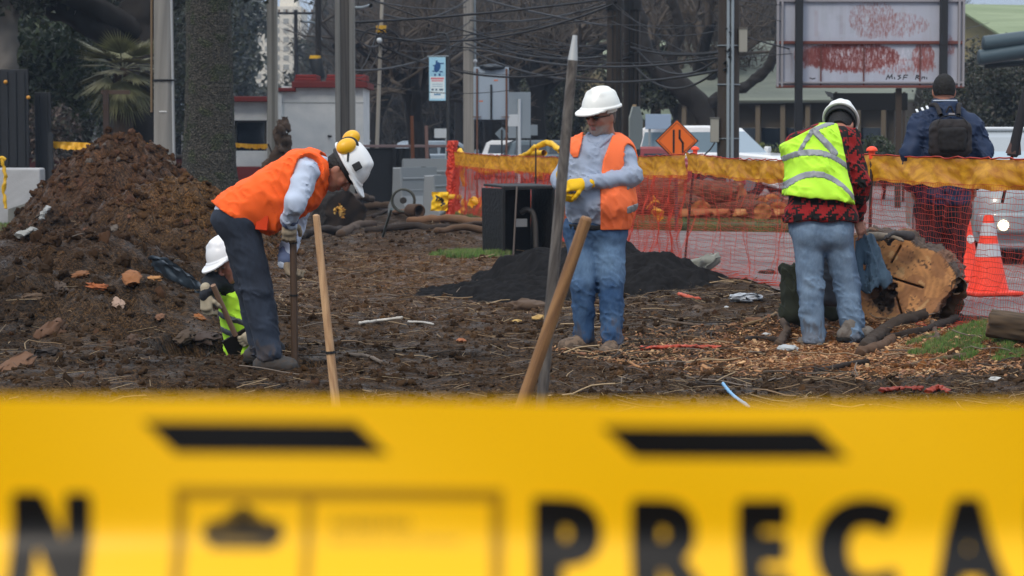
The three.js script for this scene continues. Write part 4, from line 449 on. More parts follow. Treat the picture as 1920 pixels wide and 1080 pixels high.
// ---------------------------------------------------------------- foreground: printed tape, planted tools
{
  const D = 1.26, k = 1 / perM(D), W = 2595, Hh = 545, cw = 2048, ch = 430, cv = document.createElement('canvas'); cv.width = cw; cv.height = ch; const x = cv.getContext('2d'); x.scale(cw / W, ch / Hh);
  x.fillStyle = '#ffc300'; x.fillRect(0, 0, W, Hh); const X0 = 1000;                               // drawn from the P of the word onwards
  const at = px => ((px - X0) % W + W) % W, ink = '#0b0806';
  x.fillStyle = ink;
  for (let i = -1; i < 5; i++) for (const [y0, y1] of [[45, 105], [440, 500]]) { const a = at(262) - W + i * 865; x.beginPath(); x.moveTo(a, y0); x.lineTo(a + 403, y0); x.lineTo(a + 466, y1); x.lineTo(a + 63, y1); x.fill(); }
  const letters = [['P', 1000, 1128], ['R', 1187, 1322], ['E', 1385, 1480], ['C', 1532, 1686], ['A', 1748, 1892], ['U', 1940, 2075], ['C', 2120, 2262], ['I', 2320, 2370], ['Ó', 2420, 2560], ['N', 2612, 2760]];
  x.textBaseline = 'alphabetic';
  for (const [l, a, b] of letters) { x.save(); x.font = 'bold 200px sans-serif'; const m = x.measureText(l), l0 = m.actualBoundingBoxLeft || 0, w = (m.actualBoundingBoxRight || m.width) + l0; x.translate(a - X0, 366); const sx = (b - a - 18) / w; x.scale(sx, 1.2); x.lineWidth = 21; x.lineJoin = 'round'; x.strokeStyle = ink; x.fillText(l, l0 + 8 / sx, 0); x.strokeText(l, l0 + 8 / sx, 0); x.restore(); }
  const b0 = at(320) , dx = b0 - 320; x.strokeStyle = '#a87c05'; x.lineWidth = 24; x.strokeRect(334 + dx, 180, 598, 190); x.fillStyle = '#a87c05'; x.fillRect(566 + dx, 172, 18, 206);
  x.fillStyle = '#2a1f06'; const e = 452 + dx, ey = 246;                                              // small arms: shield between two beasts under a plume
  x.beginPath(); x.moveTo(e - 16, ey - 22); x.lineTo(e + 16, ey - 22); x.lineTo(e + 14, ey + 10); x.quadraticCurveTo(e, ey + 30, e - 14, ey + 10); x.fill(); x.beginPath(); x.ellipse(e, ey - 34, 13, 13, 0, 0, 7); x.fill();
  x.globalAlpha = 0.55; x.beginPath(); x.ellipse(e, ey + 10, 78, 30, 0, 0, 7); x.fill(); x.beginPath(); x.ellipse(e, ey - 10, 40, 32, 0, 0, 7); x.fill(); for (const s of [-1, 1]) { x.globalAlpha = s > 0 ? 0.85 : 0.5; x.beginPath(); x.ellipse(e + s * 38, ey + 6, 38, 24, s * 0.35, 0, 7); x.fill(); x.beginPath(); x.ellipse(e + s * 58, ey + 2, 16, 20, 0, 0, 7); x.fill(); } x.globalAlpha = 0.7; x.fillRect(e - 60, ey + 30, 120, 9); x.globalAlpha = 1;
  x.fillStyle = '#8f6a06'; x.font = 'bold 29px sans-serif'; x.fillText('GOBIERNO', 618 + dx, 244); x.fillStyle = '#9c7506'; x.font = '25px sans-serif'; x.fillText('Ministerio del Interior', 618 + dx, 274);
  const t = new THREE.CanvasTexture(cv); t.colorSpace = THREE.SRGBColorSpace; t.wrapS = THREE.RepeatWrapping; t.anisotropy = 8;
  const c0 = spot(960, 745, D), half = 1.5, nU = 160, nV = 44, prof = [[0, 0]], pos = [], uv = [], idx = [], back = [];
  for (let j = 0; j < nV; j++) { const a = 0.66 * ss(0.40, 0.56, (j + 0.5) / nV), ds = Hh * k / nV, q = prof[j]; prof.push([q[0] + ds * Math.cos(a), q[1] + ds * Math.sin(a)]); }   // the lower half of the ribbon folds towards the viewer
  for (let j = 0; j <= nV; j++) for (let i = 0; i <= nU; i++) {
    const u = i / nU * 2 * half - half, v = j / nV, px = u / k + 960; const y = c0.y - 0.006 * u * u * 4 * 0.3 - 0.0025 * Math.sin(u * 5 + 1), z = prof[j][1] + 0.004 * Math.sin(u * 7 + v * 2) + 0.003 * Math.sin(u * 17 - v * 3);
    const drop = prof[j][0]; pos.push(u, y - drop, -D + z); uv.push((px - X0) / W, 1 - v); if (i && j) { const a = (j - 1) * (nU + 1) + i - 1; idx.push(a, a + nU + 1, a + 1, a + 1, a + nU + 1, a + nU + 2); }
  }
  const g = new THREE.BufferGeometry(); g.setAttribute('position', new THREE.Float32BufferAttribute(pos, 3)); g.setAttribute('uv', new THREE.Float32BufferAttribute(uv, 2)); g.setIndex(idx); g.computeVertexNormals();
  const tp = thing('caution_tape', 'wide yellow plastic tape with black PRECAUCIÓN lettering across the foreground', 'tape'); part(tp, 'ribbon', g, new THREE.MeshPhysicalMaterial({ map: t, roughness: 0.4, specularIntensity: 0.4, clearcoat: 0.16, clearcoatRoughness: 0.34, side: THREE.DoubleSide }));
}
const woodTex = (a, b) => { const A = C(a), B = C(b), s = rnd() * 40; return tex(256, (u, v) => { const t = cl(0.5 + 0.45 * tn(u, v, 4, s) + 0.35 * n3(u * 60, v * 3, s) + 0.15 * tn(u, v, 60, s)), k = A.clone().lerp(B, t).convertLinearToSRGB(); return [k.r, k.g, k.b]; }, true); };
const ash = M(0xffffff, 0.6, { map: woodTex(0x9a7350, 0xd3ab80) }), oldWood = M(0xffffff, 0.7, { map: woodTex(0x6d4c30, 0xa67c50) }), steel = M(0xffffff, 0.45, { metalness: 0.2, map: mottled(0x4a4440, 0x7d766f, 5), bumpMap: rep(fine, 2), bumpScale: 0.002 });
{
  const d = 11, a = spot(593, 405, d), b = spot(634, 800, d), e = b.clone().sub(a).multiplyScalar(1.0), s = thing('shovel', 'pale wooden shovel handle standing in the soil beside the bending worker', 'shovel', a);
  part(s, 'handle', rod(V(0, 0, 0), e, 0.0165, 0.022, 16), ash); part(s, 'grip_end', ball(0.0168, 0, 0, 0, 1, 0.5, 1), ash); const f = e.clone().multiplyScalar(0.64); part(s, 'band', rod(f, e.clone().multiplyScalar(0.652), 0.0245, 0.0245, 14), MAT.black); part(s, 'band_knot', frame(bx(0.028, 0.008, 0.008, -0.03, 0, 0, 0.002), f.clone().addScaledVector(e, 0.006).toArray(), [0.1, 1, 0], [0, 0, 1]), MAT.black);
  part(s, 'socket', rod(e.clone().multiplyScalar(0.97), e.clone().multiplyScalar(1.06), 0.026, 0.03, 12), steel); part(s, 'blade', frame(prism([[-0.12, 0], [0.12, 0], [0.11, -0.24], [0, -0.32], [-0.11, -0.24]], 0.01), e.clone().multiplyScalar(1.03).toArray(), [-0.1, 1, 0], [0.1, 0, 1]), steel);
}
{
  const d = 8.4, a = spot(1099, 411, d), b = spot(886, 1030, d + 0.15), e = b.clone().sub(a), s = thing('pickaxe', 'thick brown wooden pickaxe handle leaning to the right in front of the standing worker', 'pickaxe', a);
  part(s, 'handle', rod(V(0, 0, 0), e, 0.021, 0.027, 16), oldWood); part(s, 'handle_end', rod(e.clone().multiplyScalar(-0.006), V(0, 0, 0), 0.017, 0.021, 16), oldWood);
  const h = e.clone().multiplyScalar(0.98); part(s, 'head', hose([[h.x - 0.24, h.y - 0.05, h.z], [h.x - 0.1, h.y + 0.01, h.z], [h.x, h.y + 0.02, h.z], [h.x + 0.12, h.y, h.z], [h.x + 0.26, h.y - 0.07, h.z]], 0.025, 6, 16), steel);
}
{
  const d = 8.9, a = spot(1078, 66, d), b = spot(995, 985, d + 0.05), e = b.clone().sub(a), s = thing('digging_bar', 'tall grey steel digging bar with a worn pointed tip, standing in the foreground', 'digging bar', a), q = t => e.clone().multiplyScalar(t);
  part(s, 'tip', rod(V(0, 0, 0), q(0.05), 0.009, 0.019, 8), M(0xc5c4c0, 0.35, { metalness: 0.6 })); part(s, 'shaft', [rod(q(0.05), q(0.3), 0.019, 0.0215, 8, false), rod(q(0.3), q(1), 0.0215, 0.022, 8, false)], steel); part(s, 'foot', rod(q(1), q(1.06), 0.0185, 0.01, 8), steel);
}
// ---------------------------------------------------------------- mesh fence along the road
const netMat = M(0xc73c24, 0.65), bandMat = new THREE.MeshPhysicalMaterial({ color: 0xffffff, map: rep(mottled(0xc07406, 0xf5b41c, 6), 0.8, 2), roughness: 0.42, side: THREE.DoubleSide });
const POSTS = [[3.98, -13.4], [2.97, -19.55], [1.96, -26.65], [0.35, -34.6], [-1.06, -42.3]].map(q => V(q[0], Math.max(gh(q[0], q[1], 0), ROAD_Y - 0.02), q[1]));
function netPanel(A, B, top, o = {}) { // S(u, v): u along the run, v from the top edge down to the ground and out over it
  const L = A.distanceTo(B), along = B.clone().sub(A).normalize(), side = V(-along.z, 0, along.x); if (side.z < 0) side.negate(); const sag = o.sag ?? 0.05, lie = o.lie ?? 0.3, y0 = top + 0.1, drop = y0 - 0.1;
  return { L, S: (u, v) => { const s = 4 * (u / L) * (1 - u / L), p = A.clone().addScaledVector(along, u), wob = 0.05 * n2(u * 1.1 + A.x * 7, v * 1.4) * cl(v * 2) + 0.02 * n2(u * 3.3, v * 3 + 8); const h = y0 - sag * s - v, fl = ROAD_Y + 0.02 + 0.02 * n2(u * 2, v * 4); if (h > fl) { p.y = h; p.addScaledVector(side, wob + 0.05 * ss(0.5, 1, v / drop)); } else { p.y = fl + (o.fly || 0); p.addScaledVector(side, wob + 0.05 + (fl - h)); } return p; }, vmax: drop + lie, side };
}
function ribbonStrip(pts, nrm, w) { const P = [], I = []; pts.forEach((p, i) => { const t = pts[Math.min(i + 1, pts.length - 1)].clone().sub(pts[Math.max(i - 1, 0)]).normalize(), b = t.cross(nrm).normalize().multiplyScalar(w / 2), k = P.length / 3; P.push(p.x - b.x, p.y - b.y, p.z - b.z, p.x + b.x, p.y + b.y, p.z + b.z, p.x + nrm.x * w * 0.5, p.y + nrm.y * w * 0.5 + w * 0.2, p.z + nrm.z * w * 0.5); if (i) for (const [a, c] of [[0, 1], [1, 2], [2, 0]]) I.push(k - 3 + a, k - 3 + c, k + a, k - 3 + c, k + c, k + a); }); const g = new THREE.BufferGeometry(); g.setAttribute('position', new THREE.Float32BufferAttribute(P, 3)); g.setIndex(I); g.computeVertexNormals(); return g; }
function fenceRun(label, A, B, top, o = {}) {
  const t = thing('mesh_fence', label, 'fence', [0, 0, 0], 0, 'orange mesh fence runs along the road'), n = netPanel(A, B, top, o), st = [], cu = o.cu || 0.042, cvv = o.cv || 0.042, b0 = o.band === 0 ? 0 : (o.band || 0.215) * 0.9;
  for (let u = 0; u <= n.L; u += cu) { const pts = []; for (let v = b0; v <= n.vmax; v += 0.06) pts.push(n.S(u + 0.012 * n2(u * 9, v * 5), v)); st.push(ribbonStrip(pts, n.side, 0.003 * (o.thick || 1))); }
  for (const v of [0, ...Array.from({ length: Math.floor((n.vmax - b0) / cvv) }, (_, i) => b0 + i * cvv)]) { const pts = []; for (let u = 0; u <= n.L + 0.01; u += 0.11) pts.push(n.S(Math.min(u, n.L), v + 0.012 * n2(u * 4, v * 9))); st.push(ribbonStrip(pts, n.side, v === 0 ? 0.012  : 0.0037 * (o.thick || 1))); }
  const m = part(t, 'netting', mergeGeometries(st), netMat); m.userData.kind = 'stuff';
  if (o.band !== 0) { const P = [], U = [], I = [], nu = Math.ceil(n.L / 0.12), nv = 6, h = o.band || 0.215; for (let i = 0; i <= nu; i++) for (let j = 0; j <= nv; j++) { const p = n.S(i / nu * n.L, 0.006 + j / nv * h * (1 + 0.08 * n2(i * 0.2, 3))); p.addScaledVector(n.side, -0.014 + 0.012 * n2(i * 0.55, j * 0.6)); P.push(p.x, p.y, p.z); U.push(i / nu * n.L, j / nv * h); if (i && j) { const a = (i - 1) * (nv + 1) + j - 1; I.push(a, a + 1, a + nv + 1, a + 1, a + nv + 2, a + nv + 1); } } const g = new THREE.BufferGeometry(); g.setAttribute('position', new THREE.Float32BufferAttribute(P, 3)); g.setAttribute('uv', new THREE.Float32BufferAttribute(U, 2)); g.setIndex(I); g.computeVertexNormals(); part(t, 'yellow_band', g, bandMat, 'translucent amber plastic band along the top'); }
  return t;
}
fenceRun('orange mesh fence with amber top band in front of the traffic cones', POSTS[0], POSTS[1], 1.235, { lie: 0.42, sag: 0.02 });
fenceRun('orange mesh fence with amber top band between the two capped stakes', POSTS[1], POSTS[2], 1.24, { lie: 0.16, sag: 0.07 });
fenceRun('slack red orange mesh fence behind the black bin and the standing worker', POSTS[2], POSTS[4], 1.21, { lie: 0.1, sag: 0.06, cv: 0.026, cu: 0.022, thick: 1.5, band: 0.26 });
{
  const rust = M(0x3b2d28, 0.7, { metalness: 0.3 }), capM = M(0xff5128, 0.5);
  POSTS.slice(0, 4).forEach((p, i) => { const s = thing('fence_stake', ['steel fence stake beyond the right end of the mesh', 'steel fence stake with orange cap behind the worker in the checked overshirt', 'leaning steel fence stake with orange cap beside the diamond road sign', 'thin steel stake in the slack mesh behind the black bin'][i], 'stake', [p.x, p.y - 0.05, p.z], 0, 'stakes of the orange mesh fence'); const tilt = [0, 0.02, 0.115, 0][i], h = i === 3 ? 1.27 : 1.33; part(s, 'rod', rod([0, 0, 0.02], [tilt, h, 0.02], 0.013, 0.013, 8), rust); if (i < 3) part(s, 'cap', [new THREE.SphereGeometry(0.048, 14, 8, 0, 6.3, 0, 1.7).scale(1, 0.75, 1).translate(tilt, h, 0.02), rod([tilt, h - 0.07, 0.02], [tilt, h + 0.01, 0.02], 0.024, 0.03, 10)], capM); });
  const p = POSTS[4], b = thing('net_bundle', 'rolled orange netting tied round a post at the left end of the fence', 'netting', [p.x, p.y - 0.1, p.z]);
  part(b, 'post', rod([0, 0, 0], [0, 1.5, 0], 0.04), oldWood); const rl = nets((x, y, z) => { const r = 0.105 + 0.03 * n3(x * 7, y * 4, z * 7) + 0.05 * ss(0.35, 0.0, y) - 0.02 * ss(0.9, 1.4, y) + 0.014 * Math.sin(y * 85 + 12 * n3(x * 4, y * 2, z * 4)) + 0.012 * Math.sin(Math.atan2(z, x) * 9 + y * 14); return Math.max((Math.hypot(x, z) - r) * 0.7, Math.abs(y - 0.8) - 0.72); }, [-0.3, 0, -0.3], [0.3, 1.6, 0.3], 0.0105); part(b, 'roll', rl, netMat); part(b, 'tape_tie', new THREE.TorusGeometry(0.12, 0.03, 8, 18).rotateX(1.5).scale(1.05, 1.6, 1).translate(0, 0.5, 0), M(0xe2ac10, 0.5));
  const y = thing('paper_sign', 'crumpled yellow warning sheet with black marks hung beside the rolled netting', 'sign', [p.x - 0.24, p.y + 0.16, p.z + 0.1]);
  const cv = document.createElement('canvas'); cv.width = cv.height = 128; const x = cv.getContext('2d'); x.fillStyle = '#f2c412'; x.fillRect(0, 0, 128, 128); x.fillStyle = '#17130a'; for (const q of [[20, 20, 34, 14, 0.5], [55, 34, 44, 16, 0.7], [34, 54, 30, 12, -0.4], [68, 62, 36, 14, 0.4], [20, 28, 14, 30, 0.2], [60, 90, 30, 12, -0.6]]) { x.save(); x.translate(q[0] + 10, q[1]); x.rotate(q[4]); x.fillRect(0, 0, q[2], q[3]); x.restore(); } const tx = new THREE.CanvasTexture(cv); tx.colorSpace = THREE.SRGBColorSpace;
  const sg = new THREE.PlaneGeometry(0.3, 0.34, 12, 12); { const q = sg.attributes.position; for (let i = 0; i < q.count; i++) q.setXYZ(i, q.getX(i) + 0.03 * n2(q.getY(i) * 6, 2), q.getY(i) + 0.17, 0.05 * n2(q.getX(i) * 7, q.getY(i) * 7)); sg.computeVertexNormals(); } part(y, 'sheet', sg, M(0xffffff, 0.6, { map: tx, side: THREE.DoubleSide })); part(y, 'string', rod([0.1, 0.3, 0], [0.24, 0.34, -0.06], 0.006), M(0xe2ac10));
  const yel = M(0xe7b818, 0.45), w = thing('twisted_tape', 'thick loop of twisted yellow tape sagging from the rolled netting', 'tape', [0, 0, 0]);
  const at = (px, py, d) => spot(px, py, d); part(w, 'loop', jitter(hose([at(862, 283, 42), at(880, 305, 41.5), at(905, 321, 41), at(935, 319, 40.5), at(962, 302, 40), at(990, 290, 39), at(1020, 287, 38)], 0.052, 8, 50), 0.012, 8), yel); part(w, 'knot', jitter(hose([at(860, 285, 42.1), at(868, 300, 42), at(866, 330, 42), at(872, 348, 42)], 0.045, 7, 20), 0.02, 9), M(0xd99416, 0.55)); part(w, 'tail', jitter(hose([at(985, 292, 38.9), at(1010, 274, 38.4), at(1030, 268, 38.2), at(1052, 283, 37.8)], 0.05, 7, 20), 0.03, 7), yel);
  [[893, 379, 40, 0.1], [868, 388, 41.5, 0.1], [1008, 330, 37, 0.08], [1222, 380, 30, 0.06], [1232, 398, 29, 0.06]].forEach(([px, py, d, r], i) => { const g = jitter(new THREE.PlaneGeometry(r * 2.4, r * 1.2, 14, 8), 0.06, 9, i * 3); const q = solo('tape_scrap', ['crumpled amber tape scrap caught in the slack mesh', 'small amber tape scrap beside the rolled netting', 'short yellow tape tail hanging from the mesh band', 'yellow tape scrap hanging behind the orange vest', 'low yellow tape scrap above the grass verge'][i], 'tape scrap', g, M(0xe3a21a, 0.5, { side: THREE.DoubleSide }), at(px, py, d)); q.rotation.z = i * 1.3; q.userData.group = 'scraps of yellow tape in the mesh'; });
}
// ---------------------------------------------------------------- traffic cones
{
  const om = M(0xff4326, 0.5, { bumpMap: rep(fine, 2), bumpScale: 0.003 }), wm = M(0xb9bcc0, 0.45), rad = y => mix(0.178, 0.036, y / 0.7);
  const cone = (label, px, py, d, sleeves) => { const p = spot(px, py, d); p.y = ROAD_Y + 0.004; const t = thing('traffic_cone', label, 'traffic cone', p, 0.3, 'traffic cones on the road'); part(t, 'base', bx(0.46, 0.035, 0.46, 0, 0.0175, 0, 0.014), om); part(t, 'cone_body', new THREE.LatheGeometry([[0.19, 0.034], [0.178, 0.05], [rad(0.35), 0.35], [rad(0.68), 0.69], [0.03, 0.70], [0.022, 0.69]].map(q => new THREE.Vector2(...q)), 28), om); for (const [a, b] of sleeves) part(t, 'reflective_sleeve', new THREE.LatheGeometry([[rad(a) + 0.004, a], [rad(b) + 0.004, b]].map(q => new THREE.Vector2(...q)), 28), wm); return t; };
  const a = cone('orange traffic cone with two grey reflective sleeves beyond the mesh', 1852, 548, 20.55, [[0.335, 0.45], [0.52, 0.63]]), b = cone('plain orange traffic cone with one round white patch, behind the striped cone', 1806, 523, 22.6, []); part(b, 'patch', new THREE.CircleGeometry(0.042, 16).rotateX(-0.2).translate(0.02, 0.41, rad(0.41) + 0.006), M(0xc9cbc9, 0.6));
}
// ---------------------------------------------------------------- cut log, clothes left on it
{
  const p = spot(1676, 520, 17.2), R = 0.385; p.y = 0; const cy = spot(1698, 522, 17.3).y, ang = -0.28;
  const L = thing('cut_log', 'big freshly sawn orange log section with a dark hollow, lying beside the mesh fence', 'log', [p.x, 0, p.z], ang);
  const rim = a => R * (1 + 0.13 * Math.sin(a * 2 + 2.4) + 0.08 * Math.sin(a * 3 + 0.7) + 0.05 * Math.sin(a * 5 + 1) + 0.03 * Math.sin(a * 9 + 2)), f = (x, y, z) => { const a = Math.atan2(y - cy, x), r = Math.hypot(x, y - cy), e = rim(a) + 0.02 * n3(Math.cos(a) * 5, Math.sin(a) * 5, z * 3) + 0.012 * n3(Math.cos(a) * 16, Math.sin(a) * 16, z * 6); let d = Math.max(r - e, Math.abs(z + 0.3) - 0.33 - 0.012 * n3(x * 5, y * 5, 1) + (z > 0 ? 0.16 * (y - cy) + 0.05 * x : 0)); d = Math.max(d, -(ell(x, y, z, [-0.13, cy - 0.02, 0.02], [0.10, 0.17, 0.25]) + 0.03 * n3(x * 12, y * 12, z * 8)), -(ell(x, y, z, [-0.05, cy - 0.12, 0.03], [0.07, 0.13, 0.12]) + 0.03 * n3(x * 14, y * 14, z * 8))); for (const [x0, y0, x1, y1] of [[-0.05, 0.02, 0.22, -0.06], [0.0, -0.05, 0.07, -0.27], [0.05, 0.25, -0.02, 0.12]]) { const dx = x1 - x0, dy = y1 - y0, t = cl(((x - x0) * dx + (y - cy - y0) * dy) / (dx * dx + dy * dy)); d = Math.max(d, -Math.max(Math.hypot(x - x0 - dx * t, y - cy - y0 - dy * t) - 0.0075, 0.0 - z - 0.05)); } return d; };
  const cut = paint(nets(f, [-0.55, cy - 0.55, -0.7], [0.55, cy + 0.55, 0.2], 0.0105), (x, y, z, ny) => { const a = Math.atan2(y - cy, x), r = Math.hypot(x, y - cy), n = 0.5 + 0.5 * n3(x * 6, y * 6, z * 6), m = 0.5 + 0.5 * n3(x * 30, y * 30, z * 30), ring = 0.5 + 0.5 * Math.sin(r * 150 + 4 * n), edge = ss(0.025, 0.008, rim(a) - r), hol = cl(1 - Math.min(Math.hypot((x + 0.13) / 0.13, (y - cy + 0.02) / 0.2), Math.hypot((x + 0.05) / 0.1, (y - cy + 0.12) / 0.16))); let c = [0.43, 0.205, 0.075].map((v, i) => v * (0.55 + 0.55 * n + 0.24 * ring + 0.3 * m)); if (z < -0.02 - 0.16 * (y - cy) || edge > 0.5) c = [0.075, 0.05, 0.035].map(v => v * (0.6 + 0.8 * m)); const rotShade = ss(0.06, 0.14, hol + 0.3 * (m - 0.5) + 0.2 * (n - 0.5)); c = c.map((v, i) => mix(v, [0.05, 0.03, 0.02][i], rotShade * (0.6 + 0.4 * m))); if (0.5 + 0.5 * n3(x * 4 + 3, y * 4, 2) > 0.6) c = c.map((v, i) => mix(v, [0.24, 0.105, 0.045][i], 0.6)); if (0.5 + 0.5 * n3(x * 5, y * 5 + 9, 5) > 0.78 && r < 0.3) c = c.map((v, i) => mix(v, [0.58, 0.36, 0.16][i], 0.6)); return c; });  // hollow painted dark by its depth: recess shade along with rotted wood
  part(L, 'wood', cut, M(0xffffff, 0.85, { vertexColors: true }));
  part(L, 'bark_flap', jitter(hose([[0.36, cy - 0.33, -0.25], [0.42, cy - 0.2, -0.2], [0.46, cy - 0.06, -0.1], [0.47, cy - 0.05, 0.03]], 0.055, 9, 16), 0.03, 9), M(0x5b4632, 0.95, { bumpMap: rep(bark, 3), bumpScale: 0.02 }));
  const sheetOf = (name, label, cat, d0, bones, ks, color, amp, cut, fx = 7, fy = 5) => { const s = perM(d0), g = clothing([bones.map(([ax, ay, az, bx_, by, bz, ra, rb]) => [[(ax - 1600) / s, (600 - ay) / s, az], [(bx_ - 1600) / s, (600 - by) / s, bz], ra, rb])], [ks], { amp, fx, fy, fz: 7, cut: cut && ((x, y, z, d) => cut(1600 + x * s, 600 - y * s, z, d)) }); return solo(name, label, cat, g, cloth(color), spot(1600, 600, d0)); };
  sheetOf('work_jacket', 'blue grey work jacket draped over the left side of the cut log', 'jacket', 16.85, [[1612, 452, 0, 1606, 548, 0.12, 0.045, 0.04], [1628, 452, 0, 1634, 548, 0.16, 0.045, 0.04], [1634, 462, 0.0, 1662, 534, 0.12, 0.04, 0.035], [1600, 520, 0.02, 1662, 520, 0.08, 0.05, 0.04]], 0.06, 0x3a5063, 0.022, (px, py, z, d) => Math.max(d, (py - 548 + (px - 1600) * 0.2 + 5 * Math.sin(px * 0.22)) / 256), 20, 7);
  sheetOf('folded_jacket', 'grey quilted jacket hanging behind the legs of the bending worker', 'jacket', 16.9, [[1555, 470, 0, 1556, 555, 0.03, 0.075, 0.07], [1545, 500, 0, 1572, 560, 0.02, 0.06, 0.06]], 0.05, 0x4b4f55, 0.022, (px, py, z, d) => Math.max(d, (py - 575) / 256), 5, 22);
  sheetOf('dark_bag', 'crumpled dark green bag on the ground left of the bending worker', 'bag', 17.2, [[1478, 510, 0, 1484, 585, 0.03, 0.06, 0.09], [1500, 520, 0, 1510, 590, 0, 0.06, 0.10], [1540, 575, 0, 1560, 592, 0, 0.07, 0.06]], 0.05, 0x23291d, 0.035, null, 8, 8);
  const tp = spot(1664, 441, 17.0), gl = solo('work_glove', 'pair of dirty work gloves lying on top of the cut log', 'glove', [paint(frame(handShape(0.25, 0.0125), [-0.08, -0.01, 0.02], [1, 0.05, 0.2], [0.1, -1, 0]), muddy([0.3, 0.25, 0.19], 0.2, 0.4)), paint(frame(mirrorX(handShape(0.35, 0.0125)), [0.12, 0.0, 0.0], [-0.8, 0.1, 0.3], [0, -1, 0.2]), muddy([0.05, 0.05, 0.055], 0.2, 0.2))], MAT.dirtyGlove, tp);
}
// ---------------------------------------------------------------- black bin tipped on its side, black soil heap
{
  const p = spot(990, 488, 28.4); p.y = gh(p.x, p.z) - 0.01; const b = thing('black_bin', 'black plastic bin lying open towards the camera in front of the slack mesh', 'bin', p, 0.42), bm = M(0x0d0e10, 0.6, { bumpMap: rep(grain, 1.5), bumpScale: 0.006 }), fm = M(0x6b625c, 0.55, { metalness: 0.4 });
  const w = 0.64, h = 0.83, d = 0.62; for (const s of [-1, 1]) part(b, 'side_wall', bx(0.025, h, d, s * (w / 2), h / 2, -d / 2, 0.008).rotateZ(s * -0.02), bm); part(b, 'back_wall', bx(w - 0.03, h - 0.06, 0.025, 0, h / 2, -d + 0.02, 0.008), bm); part(b, 'upper_wall', bx(w + 0.03, 0.028, d, 0, h + 0.012, -d / 2, 0.01).rotateX(0.03), bm); part(b, 'lower_wall', bx(w - 0.03, 0.025, d, 0, 0.02, -d / 2, 0.008), bm);
  part(b, 'rim', [bx(w + 0.06, 0.035, 0.05, 0, h + 0.0, 0.015, 0.01), bx(0.035, h, 0.05, -w / 2 - 0.012, h / 2, 0.015, 0.01), bx(0.035, h, 0.05, w / 2 + 0.012, h / 2, 0.015, 0.01)], bm);
  part(b, 'steel_bar', rod([-0.22, 0.03, 0.06], [-0.17, h + 0.02, 0.05], 0.013), fm); part(b, 'steel_bar', rod([-0.32, 0.0, 0.08], [0.35, 0.035, 0.1], 0.013), fm); part(b, 'bent_pipe', hose([[0.02, 0.52, -0.25], [0.06, 0.56, -0.2], [0.12, 0.54, -0.16], [0.15, 0.45, -0.14], [0.17, 0.06, -0.14]], 0.035, 8, 24), M(0x4a4643, 0.6, { metalness: 0.3 })); part(b, 'label_plate', bx(0.16, 0.1, 0.008, -0.0, 0.40, -0.2, 0.003), M(0x8d8f90, 0.6));
  const heap = (cx, cz, rx, rz, H) => { const n = 90, P = [], I = []; for (let j = 0; j <= n; j++) for (let i = 0; i <= n; i++) { const u = i / n * 2 - 1, v = j / n * 2 - 1, x = cx + u * rx, z = cz + v * rz, q = Math.hypot(u, v) * (1 + 0.22 * n2(Math.atan2(v, u) * 1.1 + cx, 3) + 0.08 * n2(u * 4, v * 4)); P.push(x, gh(x, z, 0) - 0.05 + H * Math.pow(Math.max(0, 1 - q), 0.92) * (1 + 0.2 * n2(x * 1.3, z)) + (q < 1.1 ? 0.022 * n2(x * 4, z * 4) + 0.012 * n2(x * 14, z * 12) + 0.007 * n2(x * 40, z * 33) : -0.05), z); if (i && j) { const a = (j - 1) * (n + 1) + i - 1; I.push(a, a + n + 1, a + 1, a + 1, a + n + 1, a + n + 2); } } const g = new THREE.BufferGeometry(); g.setAttribute('position', new THREE.Float32BufferAttribute(P, 3)); g.setIndex(I); g.computeVertexNormals(); return paint(g, (x, y, z) => { const k = 0.75 + 0.35 * n2(x * 22, z * 18) + 0.15 * n2(x * 5, z * 4); return [0.016 * k, 0.0155 * k, 0.016 * k]; }); };
  solo('soil_heap', 'heap of fine black soil behind the legs of the standing worker', 'soil heap', heap(0.88, -23.4, 1.3, 1.6, 0.62), new THREE.MeshPhysicalMaterial({ vertexColors: true, roughness: 1, specularIntensity: 0.15 })); solo('soil_heap', 'low spread of black soil left of the standing worker', 'soil heap', heap(0.1, -22.2, 1.25, 1.2, 0.22), new THREE.MeshPhysicalMaterial({ vertexColors: true, roughness: 1, specularIntensity: 0.15 }));
}
